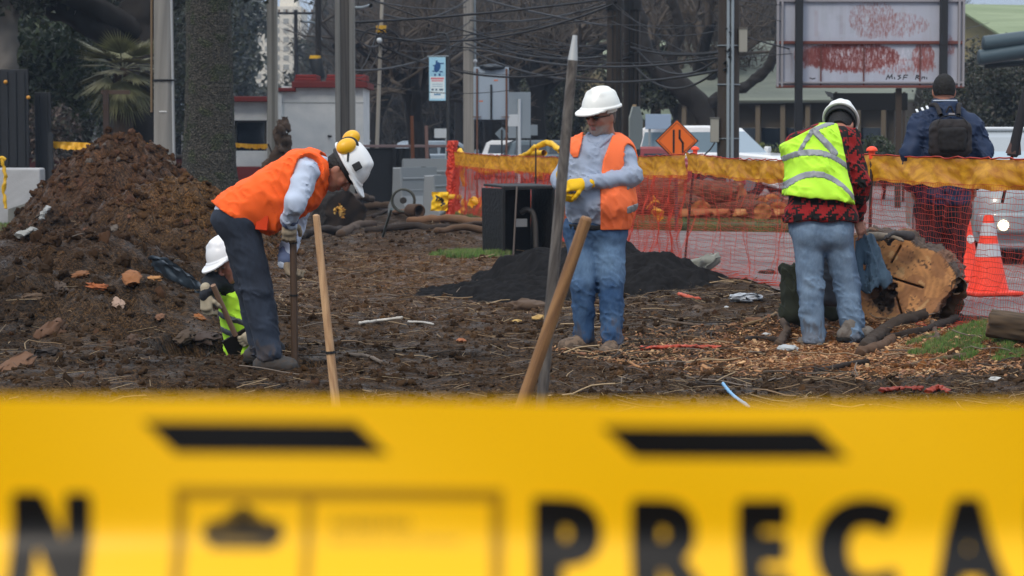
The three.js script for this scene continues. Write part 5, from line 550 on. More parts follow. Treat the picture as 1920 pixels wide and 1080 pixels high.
// ---------------------------------------------------------------- small things lying about
const onG = (px, py, lift = 0) => { // where the view line through a point of the photograph meets the soil
  let d = 10; for (; d < 60; d += 0.02) { const q = spot(px, py, d); if (q.y <= gh(q.x, q.z)) { q.y = gh(q.x, q.z) + lift; return q; } } return spot(px, py, 40);
};
const lumpGeo = (r, sx, sy, sz, s, f = 2.2, a = 0.3) => jitter(jitter(new THREE.IcosahedronGeometry(r, 3), r * a, f / r * 0.45, s), r * a * 0.35, f / r * 1.6, s + 7).scale(sx, sy, sz);
const stoneMat = c => M(c, 0.9, { bumpMap: rep(grain, 2), bumpScale: 0.006 });
[[183, 540, 0.075, 0x9a5730, 'orange brown brick fragment near the top of the near soil mound', 'brick fragment'], [247, 527, 0.10, 0x8a5a35, 'flat ochre stone above the brick fragment on the near mound', 'stone'], [288, 526, 0.05, 0xa87848, 'small pale ochre stone beside the plastic sheet', 'stone'], [222, 571, 0.06, 0x9b8271, 'pale curled shard in the middle of the near mound', 'shard'], [150, 518, 0.06, 0x7a5030, 'brown stone high on the near mound', 'stone'], [115, 545, 0.06, 0x4a3d33, 'dark grey lump left on the near mound', 'stone'], [30, 692, 0.13, 0x6b4d38, 'flat brown slab at the lower left edge', 'stone'], [372, 598, 0.05, 0x8a5428, 'orange stone low on the slope near the pit', 'stone'], [95, 627, 0.12, 0x5a3f2c, 'large brown clod low on the near mound', 'clod'], [380, 640, 0.12, 0x3d3029, 'dark slab of soil at the foot of the near mound', 'clod'], [345, 645, 0.09, 0x453628, 'brown clod left of the dark slab', 'clod'], [90, 668, 0.08, 0x2c231d, 'dark clod above the lower left slab', 'clod'], [300, 600, 0.05, 0x6d4a32, 'brown clod on the slope below the plastic sheet', 'clod'], [60, 560, 0.07, 0x52402f, 'dull brown clod on the left of the near mound', 'clod'], [250, 640, 0.07, 0x4c382a, 'brown clod in the middle of the mound foot', 'clod']].forEach(([px, py, r, c, label, cat], i) => { const m = solo(cat.replace(' ', '_'), label, cat, lumpGeo(r * 0.72, 1.5, 0.36 + 0.12 * (i % 3), 0.9, i * 3, 3.2, 0.42), stoneMat(c), onG(px, py, r * 0.12)); m.rotation.set(0.4, i * 1.7, 0.15 * (i % 3 - 1)); });
[[990, 578, 0.13, 0x574536, 'broad brown clod left of the standing worker'], [1010, 600, 0.05, 0xb08f55, 'small straw coloured clump beside the steel bar'], [970, 605, 0.04, 0xb99a5d, 'tiny pale straw clump left of the steel bar'], [1478, 655, 0.05, 0xaab0b2, 'pale grey scrap left of the bending worker'], [1437, 630, 0.028, 0xb9bcbc, 'small white scrap near the orange sawdust'], [1362, 577, 0.02, 0xaeb2b4, 'tiny white scrap below the plastic bag'], [1867, 715, 0.03, 0xb8b8b4, 'small pale stone at the lower right'], [1310, 580, 0.05, 0x5a4a3c, 'brown clod beside the short orange strip'], [1440, 515, 0.09, 0x3a2f28, 'dark stone at the road edge left of the green bag'], [1415, 602, 0.05, 0x6b4c34, 'brown stone between the plastic bag and the bending worker'], [560, 655, 0.04, 0x2e241d, 'dark clod at the rim of the small hole'], [865, 640, 0.035, 0x9a5f3c, 'small orange stone in the middle of the dug ground'], [1340, 508, 0.06, 0x8f8d82, 'pale lump beside the concrete rubble']].forEach(([px, py, r, c, label], i) => { solo('stone', label, 'stone', lumpGeo(r, 1.4, 0.5, 1, i * 5 + 40), stoneMat(c), onG(px, py, r * 0.1)).rotation.y = i; });
{
  const rub = thing('concrete_rubble', 'broken grey concrete slab lying at the foot of the leaning stake', 'rubble', onG(1285, 520, 0)); [[0, 0.06, 0, 0.22, 0.5, 0x7b7d74], [0.2, 0.12, -0.1, 0.14, 0.7, 0x858880], [-0.25, 0.03, 0.1, 0.1, 0.2, 0xa5a79a], [-0.36, 0.02, 0.06, 0.07, 0.1, 0xb4b49c]].forEach(([x, y, z, r, t, c], i) => { part(rub, 'fragment', lumpGeo(r, 1.3, 0.45, 0.8, i * 9, 2.6, 0.35).rotateZ(t * 0.8).translate(x, y, z), stoneMat(c)); });
  const bagG = lumpGeo(0.09, 1.5, 0.4, 0.9, 77, 3.4, 0.5); solo('plastic_bag', 'crumpled pale grey plastic bag on the soil behind the orange strip', 'plastic bag', bagG, M(0xa9b0b8, 0.35), onG(1398, 565, 0.03));
  const strip = (name, label, pts, r, c, flat = 0.4, rough = 0.55) => { const q = pts.map(([px, py, l]) => onG(px, py, l)), o = q[0].clone(); return solo(name, label, name.split('_').pop(), jitter(stick(q.map(v => v.clone().sub(o)), r, 7, pts.length * 8), r * (/strip|scrap/.test(name) ? 0.8 : 0.35), 0.6 / r).scale(1, /strip|scrap/.test(name) ? 0.6 : 1, 1), M(c, rough), o); };
  strip('plastic_strip', 'torn orange red plastic strip on the soil right of the standing worker', [[1206, 657, 0.015], [1240, 655, 0.025], [1285, 656, 0.03], [1320, 654, 0.02], [1355, 655, 0.012]], 0.02, 0xb2452a); strip('plastic_strip', 'short orange plastic strip below the black soil heap', [[1275, 556, 0.02], [1292, 562, 0.025], [1312, 566, 0.015]], 0.02, 0xc1573a); strip('plastic_strip', 'thin red brown strip in the litter at the lower right', [[1655, 736, 0.01], [1690, 733, 0.015], [1725, 734, 0.01]], 0.018, 0x8a3320); strip('plastic_strip', 'short red scrap at the lower right beside the thin strip', [[1742, 738, 0.012], [1762, 732, 0.02], [1775, 741, 0.01]], 0.02, 0x96361f);
  strip('plastic_pipe', 'thin white plastic pipe lying on the dug ground between the workers', [[675, 609, 0.012], [715, 608, 0.02], [752, 605, 0.03]], 0.012, 0xb9b4ab); strip('plastic_pipe', 'short white pipe end right of the longer white pipe', [[766, 609, 0.012], [790, 609, 0.014], [812, 611, 0.012]], 0.0085, 0xb3b0aa); strip('blue_hose', 'short curved pale blue hose behind the yellow tape', [[1356, 730, 0.03], [1366, 745, 0.03], [1382, 758, 0.03], [1404, 770, 0.02]], 0.009, 0x7fb4dc);
  strip('plastic_pipe', 'thin pale grey root lying left of the planted shovel handle', [[655, 668, 0.01], [680, 674, 0.02], [715, 686, 0.015]], 0.012, 0x6f6358, 0.4, 0.9); strip('plastic_scrap', 'white scraps trailing down the left side of the near mound', [[90, 395, 0.03], [83, 412, 0.04], [78, 430, 0.02]], 0.03, 0x9b9d9b); strip('plastic_scrap', 'pale flat scrap below the trail of white scraps', [[38, 448, 0.02], [55, 440, 0.03], [66, 436, 0.02]], 0.035, 0x8f8f8a);
  const gp = spot(734, 392, 31), gb = onG(717, 440, -0.05); solo('pipe_stake', 'green grey plastic pipe stuck slanting in the ground', 'pipe', rod(V(0, 0, 0), gb.clone().sub(gp), 0.018, 0.018, 10), M(0x4f6266, 0.6), gp);
  // plastic sheet on the slope
  const A = onG(281, 497, 0.03), n = 46, P = [], I = [], Bp = onG(404, 578, 0.05); for (let i = 0; i <= n; i++) for (let j = 0; j <= 10; j++) { const t = i / n, v = j / 10 - 0.5, w = 0.30 * Math.pow(Math.sin(Math.PI * cl(0.05 + t * 0.92)), 0.6) * (1 - 0.3 * t), p = A.clone().lerp(Bp, t), y = p.y + 0.05 * Math.sin(Math.PI * t); P.push(p.x + v * w * 0.45 + 0.012 * n2(t * 5, v * 3), y - v * w * 0.75 + 0.016 * n2(t * 6, v * 5) + 0.02 * Math.cos(v * 7), p.z + v * w * 0.5 + 0.035 * n2(t * 4, v * 5 + 4)); if (i && j) { const a = (i - 1) * 11 + j - 1; I.push(a, a + 1, a + 11, a + 1, a + 12, a + 11); } } const g = new THREE.BufferGeometry(); g.setAttribute('position', new THREE.Float32BufferAttribute(P, 3)); g.setIndex(I); g.computeVertexNormals(); solo('plastic_sheet', 'crumpled blue black plastic sheet sticking out of the slope above the pit', 'plastic sheet', g, M(0x2b3640, 0.32, { side: THREE.DoubleSide }));
  // wood at the right edge and by the log
  const wc = onG(1905, 648, 0.02); barkLog('wood_chunk', 'short brown log chunk at the right edge of the picture', wc.clone().add(V(0.1, 0.08, 0)), 0.09, 0.55, 1.25, 0.12, 0x6b5238, 0x4d3f30);
  [[[[1530, 700], [1580, 690], [1625, 683]], 0.018, 0x241a14, 'short dark stick in the sawdust near the bending worker'], [[[1625, 655], [1660, 625], [1695, 606], [1738, 596]], 0.045, 0x3b3129, 'dark bark slab in front of the cut log'], [[[1660, 640], [1720, 627], [1770, 610], [1800, 600]], 0.03, 0x2a211b, 'long dark branch below the cut log'], [[[1615, 668], [1650, 655], [1672, 642]], 0.035, 0x5a4433, 'short brown branch right of the boot of the bending worker'], [[[1760, 640], [1752, 620], [1748, 606]], 0.018, 0x55463a, 'forked stick leaning at the log foot'], [[[1460, 650], [1475, 620], [1466, 600], [1480, 590]], 0.03, 0x4a3a2c, 'crooked root left of the bending worker'], [[[1380, 648], [1420, 638], [1460, 640]], 0.02, 0x30261f, 'dark stick among the sawdust'], [[[1700, 690], [1760, 676], [1810, 668]], 0.016, 0x5a4a38, 'thin stick at the edge of the green patch'], [[[1225, 600], [1265, 606], [1330, 614]], 0.012, 0x57483a, 'thin grey stick below the concrete rubble'], [[[1455, 590], [1425, 604], [1395, 612]], 0.014, 0x7b6343, 'pale twig pointing at the green bag']].forEach(([q, r, c, label]) => strip('branch', label, q.map(([a, b]) => [a, b, r * 0.5]), r, c, 0.4, 0.95));
  // dead wood in the middle distance
  const bm = [0x3a2c22, 0x55402e, 0x2b221c, 0x6b4c33, 0x48382b]; [[600, 402, 760, 418, 0.09], [668, 385, 800, 392, 0.07], [690, 430, 840, 424, 0.05], [770, 412, 930, 418, 0.06], [640, 440, 700, 418, 0.07], [700, 402, 770, 380, 0.04], [820, 432, 930, 430, 0.05], [560, 442, 640, 428, 0.06], [740, 395, 840, 405, 0.045], [660, 366, 740, 372, 0.06], [850, 424, 960, 412, 0.035]].forEach(([a, b, c, d, r], i) => { const A = onG(a, b + 6, r * 0.6), B = onG(c, d + 6, r * 0.6); if (A.distanceTo(B) > 8) B.lerp(A, 0.6); const m = A.clone().lerp(B, 0.5).add(V(0, r * 0.8, 0)), e = A.clone().lerp(B, 0.8).add(V(0, r * 0.2, 0.15)); solo('branch', ['thick bark covered branch behind the bending worker', 'brown branch lying in front of the grey barriers', 'thin red brown branch in the middle ground', 'long branch in front of the rolled netting', 'short root end behind the planted shovel handle', 'leaning grey stick in the middle ground', 'dark branch left of the black bin', 'dark branch behind the bent worker legs', 'slender branch beside the yellow sheet', 'thick dark branch at the foot of the black container', 'slim branch reaching to the black bin'][i], 'branch', jitter(stick([V(0, 0, 0), m.sub(A), e.sub(A), B.clone().sub(A)], r, 8, 24), r * 0.35, 2.5), M(bm[i % 5], 0.95, { bumpMap: rep(bark, 2), bumpScale: 0.02 }), A).userData.group = 'dead branches in the middle ground'; });
}
function barkLog(name, label, p, r, L, yaw, tilt, cutC, barkC, group, rotShade = 0) { const g = nets((x, y, z) => { const a = Math.atan2(y, x), e = r * (1 + 0.09 * Math.sin(a * 3 + yaw * 5) + 0.05 * Math.sin(a * 5 + L)) + r * 0.07 * n3(Math.cos(a) * 4, Math.sin(a) * 4, z * 5 + yaw); return Math.max(Math.hypot(x, y) - e, Math.abs(z) - L / 2 + 0.15 * r * n3(x / r, y / r, yaw)); }, [-r * 1.3, -r * 1.3, -L / 2 - 0.1], [r * 1.3, r * 1.3, L / 2 + 0.1], Math.max(r / 14, 0.012)); const t = thing(name, label, 'log', p, yaw, group), B = C(barkC), K = C(cutC); part(t, 'wood', paint(g, (x, y, z) => { const m = 0.5 + 0.5 * n3(x * 9 / r * 0.3, y * 9 / r * 0.3, z * 6), f = Math.abs(z) > L / 2 - 0.22 * r && Math.hypot(x, y) < r * 0.9, q = f ? K : B, k = f ? 0.75 + 0.5 * m : 0.5 + m; return [q.r * k, q.g * k, q.b * k]; }).rotateX(tilt), M(0xffffff, 0.95, { vertexColors: true })); return t; }
{
  let p = onG(632, 428, 0.3); const s = barkLog('tree_stump', 'dark bark covered stump with a splintered yellow heart behind the bent worker', p, 0.37, 0.7, 0.45, 0.1, 0x2a2019, 0x1d1713); for (let i = 0; i < 18; i++) part(s, 'splinter', frame(prism([[-0.03, 0], [0.03, 0], [0.012, rr(0.04, 0.11)]], 0.03), [rr(-0.2, 0.0), rr(-0.1, 0.13), rr(0.32, 0.37)], [rr(-1, 1), rr(-0.6, 1), 0.6], [rr(-0.5, 0.5), 0, 1]), M(pick([0xc99b45, 0xd8b062, 0xa8742f]), 0.8));
  p = spot(530, 288, 46); const u = thing('uprooted_stump', 'upturned root plate standing against the white gatehouse', 'stump', [p.x, 0, p.z]); part(u, 'root_plate', nets((x, y, z) => Math.min(Math.max(ell(x, y, z, [0, 0.9, 0], [0.5 - 0.34 * ss(0.6, 1.6, y), 0.9, 0.32]) + 0.09 * n3(x * 3, y * 3, z * 3) + 0.03 * n3(x * 12, y * 12, z * 12), 0.02 - y), 9), [-0.8, -0.1, -0.7], [0.8, 2.0, 0.7], 0.035), M(0x4a3a2d, 0.95)); for (let i = 0; i < 9; i++) { const a = rr(-1.2, 1.2), b = rr(0.6, 1.5), c = Math.sin(a) * rr(0.3, 0.55); part(u, 'root', hose([[0, b - 0.2, 0.1], [c * 0.6, b, 0.2], [c, b + rr(-0.1, 0.3), rr(0.1, 0.3)]], rr(0.01, 0.022), 6, 12), M(pick([0x4a3828, 0x7a5d40, 0x2c221b]), 0.9)); }
  p = onG(668, 384, 0); const w = thing('wood_slab', 'upright splintered wood slab in front of the black container', 'wood', p); part(w, 'bark_side', jitter(prism([[-0.17, 0], [0.1, 0], [0.13, 0.45], [0.09, 0.72], [-0.02, 0.66], [-0.16, 0.7]], 0.12), 0.02, 5), M(0x2b211a, 0.95)); part(w, 'split_face', jitter(prism([[0.1, 0], [0.17, 0.02], [0.2, 0.3], [0.12, 0.74], [0.1, 0.5]], 0.07), 0.015, 5), M(0xa8713f, 0.85));
  // felled logs on the verge
  const G = 'felled logs heaped on the grass verge', V0 = ROAD_Y + 0.1; [[1235, 374, 0.34, 0.9, 1.1, 40, 'largest reddish log left of the diamond road sign'], [1340, 372, 0.30, 0.9, 1.25, 38.6, 'broad log under the leaning stake'], [1300, 415, 0.2, 0.5, 0.4, 38.2, 'short log in front of the broad one'], [1376, 410, 0.2, 0.8, 1.0, 38.4, 'log at the foot of the conduit pole'], [1420, 408, 0.17, 0.5, 0.25, 37.8, 'small log with its pale end to the camera'], [1448, 408, 0.2, 0.9, 0.1, 38.3, 'upright looking log end at the right of the heap'], [1450, 378, 0.15, 0.6, -0.2, 38.4, 'pale log end on top of the right heap'], [1418, 382, 0.14, 0.5, 0.3, 38.2, 'second pale log end on top of the heap'], [1210, 398, 0.2, 0.7, 0.9, 40.5, 'low log at the left of the verge'], [1385, 385, 0.14, 0.5, 0.6, 38.6, 'thin log lying over the heap'], [1475, 400, 0.17, 0.7, 0.4, 38.4, 'rightmost log of the heap, behind the lime vest']].forEach(([px, py, r, L, yaw, d, label], i) => { const q = spot(px, py, d); q.y = Math.max(V0 + r * 0.93, Math.min(q.y, V0 + 0.62)); barkLog('felled_log', label, q, r, L, yaw, 0.05 * (i % 3), 0xa8683c, 0x5c3826, G); });
  for (let i = 0; i < 14; i++) { const q = spot(rr(1280, 1475), rr(400, 428), 37.9); q.y = V0 + 0.08; solo('split_wood', 'split piece of reddish firewood lying at the foot of the felled logs', 'firewood', jitter(prism([[0, 0], [0.14, 0.02], [0.06, 0.11]], rr(0.25, 0.45)), 0.015, 5), M(pick([0x9a5c34, 0xb8804c, 0x6b3f28]), 0.9), q, 'split firewood by the felled logs').rotation.y = rr(0, 6); }
}
// ---------------------------------------------------------------- trees, plants
function limb(out, p, d, L, r, lvl, o) { // bare branch, recursive
  const n = lvl > 3 ? 1 : lvl > 1 ? 2 : 4, pts = [p.clone()]; let q = p.clone(), dir = d.clone();
  for (let i = 0; i < n; i++) { dir.add(V(rr(-1, 1), rr(-0.6, 0.7), rr(-1, 1)).multiplyScalar(o.bend * (lvl + 1) * 0.35)).normalize(); q = q.clone().addScaledVector(dir, L / n); pts.push(q); }
  const sg = lvl < 2 ? 7 : lvl < 4 ? 4 : 3; for (let i = 0; i < n; i++) out[lvl < 2 ? 0 : 1].push(rod(pts[i], pts[i + 1], r * (1 - i / n * 0.45), r * (1 - (i + 1) / n * 0.45), sg, false));
  if (lvl >= o.depth) return; const k = lvl === 0 ? o.forks : lvl < 3 ? 4 : o.twigs;
  for (let i = 0; i < k; i++) { const t = lvl === 0 ? rr(0.55, 1) : rr(0.25, 1), f = t * n, a = Math.min(n - 1, Math.floor(f)), at = pts[a].clone().lerp(pts[a + 1], f - a), s = V(rr(-1, 1), rr(-0.25, 0.9), rr(-1, 1)).normalize(), nd = dir.clone().multiplyScalar(0.75).add(s).normalize(); limb(out, at, nd, L * rr(0.5, 0.78), r * rr(0.42, 0.6), lvl + 1, o); }
}
function bareTree(name, label, pos, H, r, o, trunkM, twigM, group) { const out = [[], []]; limb(out, V(0, -0.2, 0), V(o.lx || 0, 1, o.lz || 0).normalize(), H * 0.42, r, 0, { bend: 0.35, forks: 6, depth: 5, twigs: 4, ...o }); const t = thing(name, label, 'tree', pos, 0, group); part(t, 'trunk', mg(out[0]), trunkM); part(t, 'crown', mg(out[1]), twigM); return t; }
const barkM = c => M(c, 0.95, { bumpMap: rep(bark, 2, 4), bumpScale: 0.03 }), twigM = M(0x544b42, 0.95), darkBark = barkM(0x1e1a17);
function leaves(n, rx, ry, rz, cy, size, cols, clumps = 70, hang = 0) {
  const P = [], Cc = [], cs = []; for (let i = 0; i < clumps; i++) { const v = V(rr(-1, 1), rr(-1, 1), rr(-1, 1)); if (v.length() > 1) v.normalize(); v.multiplyScalar(Math.pow(rnd(), 0.25)); cs.push([v.x * rx, cy + v.y * ry, v.z * rz, rr(0.12, 0.3)]); }
  for (let i = 0; i < n; i++) { const c = cs[i % clumps], g = () => (rnd() + rnd() + rnd() - 1.5) * 1.2, x = c[0] + g() * rx * c[3], y = c[1] + g() * ry * c[3] - hang * rnd(), z = c[2] + g() * rz * c[3], a = V(rr(-1, 1), rr(-1, 1) - hang, rr(-1, 1)).normalize().multiplyScalar(size * rr(0.6, 1.4)), b = V(rr(-1, 1), rr(-1, 1), rr(-1, 1)).cross(a).normalize().multiplyScalar(size * 0.38); P.push(x - b.x, y - b.y, z - b.z, x + b.x, y + b.y, z + b.z, x + a.x, y + a.y, z + a.z); const k = pick(cols), e = rr(0.6, 1.35); for (let q = 0; q < 3; q++) Cc.push(k[0] * e, k[1] * e, k[2] * e); }
  const g = new THREE.BufferGeometry(); g.setAttribute('position', new THREE.Float32BufferAttribute(P, 3)); g.setAttribute('color', new THREE.Float32BufferAttribute(Cc, 3)); g.computeVertexNormals(); return g;
}
const leafM = new THREE.MeshPhysicalMaterial({ color: 0xffffff, vertexColors: true, roughness: 0.85, side: THREE.DoubleSide, transmission: 0.3, thickness: 0 });
function leafTree(name, label, pos, H, rx, ry, n, size, cols, r, group, hang = 0, clumps = 80) { const t = thing(name, label, 'tree', pos, 0, group), L = []; L.push(rod([0, -0.2, 0], [0.1, H - ry * 0.6, 0], r, r * 0.5, 9)); for (let i = 0; i < 7; i++) L.push(rod([0.05, H - ry * rr(0.9, 1.5), 0], [rr(-0.7, 0.7) * rx, H + rr(-0.5, 0.6) * ry, rr(-0.6, 0.6) * rx], r * 0.35, r * 0.08, 6)); part(t, 'trunk', mg(L), darkBark); part(t, 'crown', leaves(n, rx, ry, rx, H, size, cols, clumps, hang), leafM); return t; }
const dk = [[0.02, 0.03, 0.013], [0.013, 0.021, 0.01], [0.03, 0.04, 0.016], [0.036, 0.036, 0.018]], mid = [[0.05, 0.075, 0.03], [0.035, 0.055, 0.025], [0.07, 0.085, 0.04]], olive = [[0.07, 0.065, 0.035], [0.09, 0.075, 0.045], [0.05, 0.05, 0.03]];
const G0 = (px, d) => { const q = spot(px, 300, d); q.y = d > 45 ? ROAD_Y - 0.02 : 0; return q; };
{ // big trunk left of the bent worker
  const p = G0(392, 43), t = thing('roadside_tree', 'thick grey mottled tree trunk behind the bent worker, crown out of view', 'tree', p), tr = nets((x, y, z) => { const a = Math.atan2(z, x), r = 0.455 + 0.16 * Math.exp(-y * 1.1) - 0.013 * y + 0.02 * Math.sin(a * 3 + y * 0.7) + 0.012 * n3(Math.cos(a) * 2, y * 1.5, Math.sin(a) * 2) + 0.016 * n3(Math.cos(a) * 9, y * 5, Math.sin(a) * 9); return (Math.hypot(x, z) - r) * 0.9; }, [-0.75, -0.3, -0.75], [0.75, 5.6, 0.75], 0.034);
  const trunkTex = rep(tex(512, (u, v) => { const t = cl(0.42 + 0.75 * tn(u, v, 26, 3) * (0.6 + 0.4 * tn(u, v, 5)) + 0.5 * tn(u, v, 60, 8)), g = ss(0.1, 0.5, tn(u, v, 4, 30)); return [mix(0.10, 0.42, t) - 0.03 * g, mix(0.10, 0.40, t), mix(0.09, 0.355, t) - 0.05 * g]; }, true), 0.8); part(t, 'trunk', boxUV(tr, 1), M(0xffffff, 0.95, { map: trunkTex, bumpMap: rep(bark, 1.5), bumpScale: 0.05 }));
  const up = []; for (let i = 0; i < 6; i++) up.push(rod([0, 5.3, 0], [rr(-2, 2), rr(7, 9), rr(-2, 2)], 0.24, 0.08, 8)); part(t, 'limb', mg(up), darkBark); part(t, 'crown', leaves(5000, 3.6, 1.8, 3.6, 9.2, 0.18, dk), leafM);
}
{ // dark old tree with an arching limb at the left, its canopy above
  const p = G0(262, 52), t = thing('old_tree', 'huge dark tree with an arching limb reaching to the upper left', 'tree', p), s = perM(52), J = (px, py, z = 0) => V((px - 262) / s, spot(262, py, 52).y - p.y, z);
  part(t, 'trunk', jitter(mg([hose([J(262, 420), J(262, 330), J(258, 240), J(262, 120, -0.2), J(275, 0, -0.4), J(285, -120, -0.5)], 0.55, 12, 40)]), 0.12, 1.3), darkBark); part(t, 'limb', jitter(hose([J(258, 190), J(235, 110, 0.2), J(190, 50, 0.5), J(130, 12, 0.8), J(40, -15, 1.2), J(-60, -10, 1.5)], 0.34, 10, 40), 0.08, 1.6), darkBark);
  part(t, 'limb', jitter(hose([J(262, 60), J(180, 10, 1), J(90, -40, 2), J(0, -70, 3)], 0.26, 8, 30), 0.06, 1.5), darkBark); part(t, 'crown', leaves(15000, 5.2, 1.6, 4, 6.0, 0.17, dk, 110, 0.3).translate(-1.4, 0.4, -3.4), leafM);
}
[[60, 66, 5, 3.4, 3.6, 11000, dk, 'dark evergreen behind the black gate'], [150, 74, 5.5, 3.4, 4.2, 12000, dk, 'dark evergreen behind the palm'], [-40, 62, 4, 3, 3, 7000, mid, 'green shrubby tree at the left edge'], [250, 82, 6, 3.6, 5, 12000, dk, 'dark evergreen behind the old tree'], [95, 58, 3.2, 1.7, 1.3, 4500, mid, 'lighter green tree above the black gate'], [330, 90, 6, 3, 5, 9000, dk, 'dark evergreen between the pole and the thick trunk']].forEach(([px, d, H, rx, ry, n, c, label]) => leafTree('evergreen_tree', label, G0(px, d), H, rx, ry, n, 0.19, c, 0.22, 'evergreens behind the far soil mound', 0.25));
leafTree('flowering_shrub', 'shrub with faded pinkish brown blossom beside the black gate', G0(88, 56), 1.75, 0.75, 0.75, 2600, 0.12, [[0.2, 0.15, 0.125], [0.13, 0.1, 0.085], [0.07, 0.07, 0.05]], 0.06, undefined, 0.1, 40);
{ // palm
  const p = G0(232, 50), t = thing('palm_tree', 'palm with drooping yellow green fronds in front of the dark tree', 'palm', p), y0 = spot(232, 130, 50).y - p.y; part(t, 'trunk', jitter(rod([0, -0.1, 0], [0, y0, 0], 0.24, 0.2, 12), 0.05, 4), barkM(0x3d3128));
  const frond = (L, w) => { const P = [], Cc = []; for (let i = 0; i < 26; i++) { const a = (i / 25 - 0.5) * 2.3, l = L * (0.75 + 0.25 * Math.cos(a)) * rr(0.85, 1.1), c = Math.cos(a), s = Math.sin(a), w2 = w; P.push(-c * w2, 0, s * w2, c * w2, 0, -s * w2, s * l, -0.35 * l * l, c * l); const g = rr(0.7, 1.3); for (let k = 0; k < 3; k++) Cc.push(0.15 * g, 0.15 * g, 0.065 * g); } const g = new THREE.BufferGeometry(); g.setAttribute('position', new THREE.Float32BufferAttribute(P, 3)); g.setAttribute('color', new THREE.Float32BufferAttribute(Cc, 3)); g.computeVertexNormals(); return g; };
  const F = [frond(0.72, 0.045), frond(0.62, 0.045), frond(0.8, 0.045)]; for (let i = 0; i < 30; i++) { const a = i * 2.4, el = mix(0.9, -1.15, i / 29), g = F[i % 3].clone().translate(0, 0, 0.45).rotateX(-el).rotateY(a).translate(0, y0, 0); const m = part(t, 'frond', mg([g, paint(hose([V(0, y0, 0), V(Math.sin(a) * 0.3 * Math.cos(el), y0 + 0.3 * Math.sin(el), Math.cos(a) * 0.3 * Math.cos(el)), V(Math.sin(a) * 0.5 * Math.cos(el), y0 + 0.46 * Math.sin(el), Math.cos(a) * 0.5 * Math.cos(el))], 0.014, 4, 4), () => [0.12, 0.12, 0.05])]), leafM); }
}
{ // bare street trees and the wooded slope behind
  const gx = 'bare trees behind the avenue', W = [[700, 96, 11, 0.35, 0.1], [800, 84, 10, 0.42, -0.15], [930, 100, 12, 0.5, 0.1], [1010, 88, 10, 0.45, -0.1], [1085, 105, 12, 0.5, 0.2], [1215, 80, 10, 0.5, 0.55], [1400, 92, 11, 0.4, -0.25], [1450, 110, 12, 0.45, 0.1], [860, 118, 13, 0.4, 0], [1310, 104, 12, 0.5, -0.3], [1160, 120, 13, 0.5, 0]];
  const L = ['slim bare tree behind the leaning white pole', 'bare tree behind the hanging blue banner', 'bare tree behind the back of the large traffic sign', 'bare tree left of the standing worker', 'tall bare tree directly behind the white helmet', 'bare tree with a trunk leaning right over the diamond sign', 'bare tree behind the conduit pole', 'bare tree left of the billboard', 'distant bare tree behind the concrete pole', 'bare tree leaning left towards the wooden poles', 'distant bare tree behind the pair of wooden poles'];
  W.forEach(([px, d, H, r, lx], i) => bareTree('bare_tree', L[i], G0(px, d), H, r, { lx, lz: rr(-0.2, 0.2), depth: 5, twigs: 4, forks: 7 }, darkBark, i % 2 ? twigM : M(0x453f39, 0.95), gx));
  leafTree('ivy_tree', 'dark ivy covered tree behind the traffic signs', G0(1040, 95), 3.2, 1.5, 1.6, 5000, 0.18, dk, 0.3, undefined, 0.2); leafTree('ivy_tree', 'dark leafy crown behind the wooden pole pair', G0(1225, 84), 4.2, 1.7, 1.0, 5000, 0.17, dk, 0.3, undefined, 0.2);
  const P = [], I = [], n = 70; for (let j = 0; j <= n; j++) for (let i = 0; i <= n; i++) { const x = -130 + i / n * 260, z = -132 - j / n * 150, xe = ss(-44, -16, x + z * -0.0) * 1; P.push(x, ROAD_Y - 0.3 + (34 * ss(-132, -215, z)) * mix(0.10, 1, ss(-15, -11.5, x * 170 / -z)) * mix(1, 0.1, ss(22, 33, x * 170 / -z)) + 1.2 * n2(x * 0.05, z * 0.05), z); if (i && j) { const a = (j - 1) * (n + 1) + i - 1; I.push(a, a + 1, a + n + 1, a + 1, a + n + 2, a + n + 1); } } const g = new THREE.BufferGeometry(); g.setAttribute('position', new THREE.Float32BufferAttribute(P, 3)); g.setIndex(I); g.computeVertexNormals(); paint(g, (x, y, z) => { const k = 0.8 + 0.35 * n2(x * 0.2, z * 0.2) + 0.3 * n2(x * 0.9, z * 0.9); return [0.07 * k, 0.064 * k, 0.056 * k]; }); struct('hill', g, M(0xffffff, 0.95, { vertexColors: true, side: THREE.DoubleSide }));
  const out = [[], []]; for (let i = 0; i < 5; i++) limb(out, V(rr(-0.8, 0.8), 0, rr(-0.8, 0.8)), V(rr(-0.4, 0.4), 1, rr(-0.4, 0.4)).normalize(), 3, 0.07, 2, { bend: 0.3, depth: 5, twigs: 5 }); const bush = mg(out[1]);
  const hgt = (x, z) => ROAD_Y - 0.3 + (34 * ss(-132, -215, z)) * mix(0.10, 1, ss(-15, -11.5, x * 170 / -z)) * mix(1, 0.1, ss(22, 33, x * 170 / -z)) + 1.2 * n2(x * 0.05, z * 0.05);
  tag(scatter('far_wood', bush, M(0xffffff, 0.95), 1500, () => { const z = -rr(122, 205), x = rr(-0.24, 0.24) * -z; if (x * 170 / -z < -12.2) return; return [x, z > -132 ? 0 : hgt(x, z) - 0.2, z, rr(0.7, 1.7)]; }, [[0.1, 0.088, 0.074], [0.078, 0.07, 0.06], [0.125, 0.108, 0.088], [0.06, 0.057, 0.051]]), 'grey brown leafless wood covering the slope behind the avenue', 'wood');
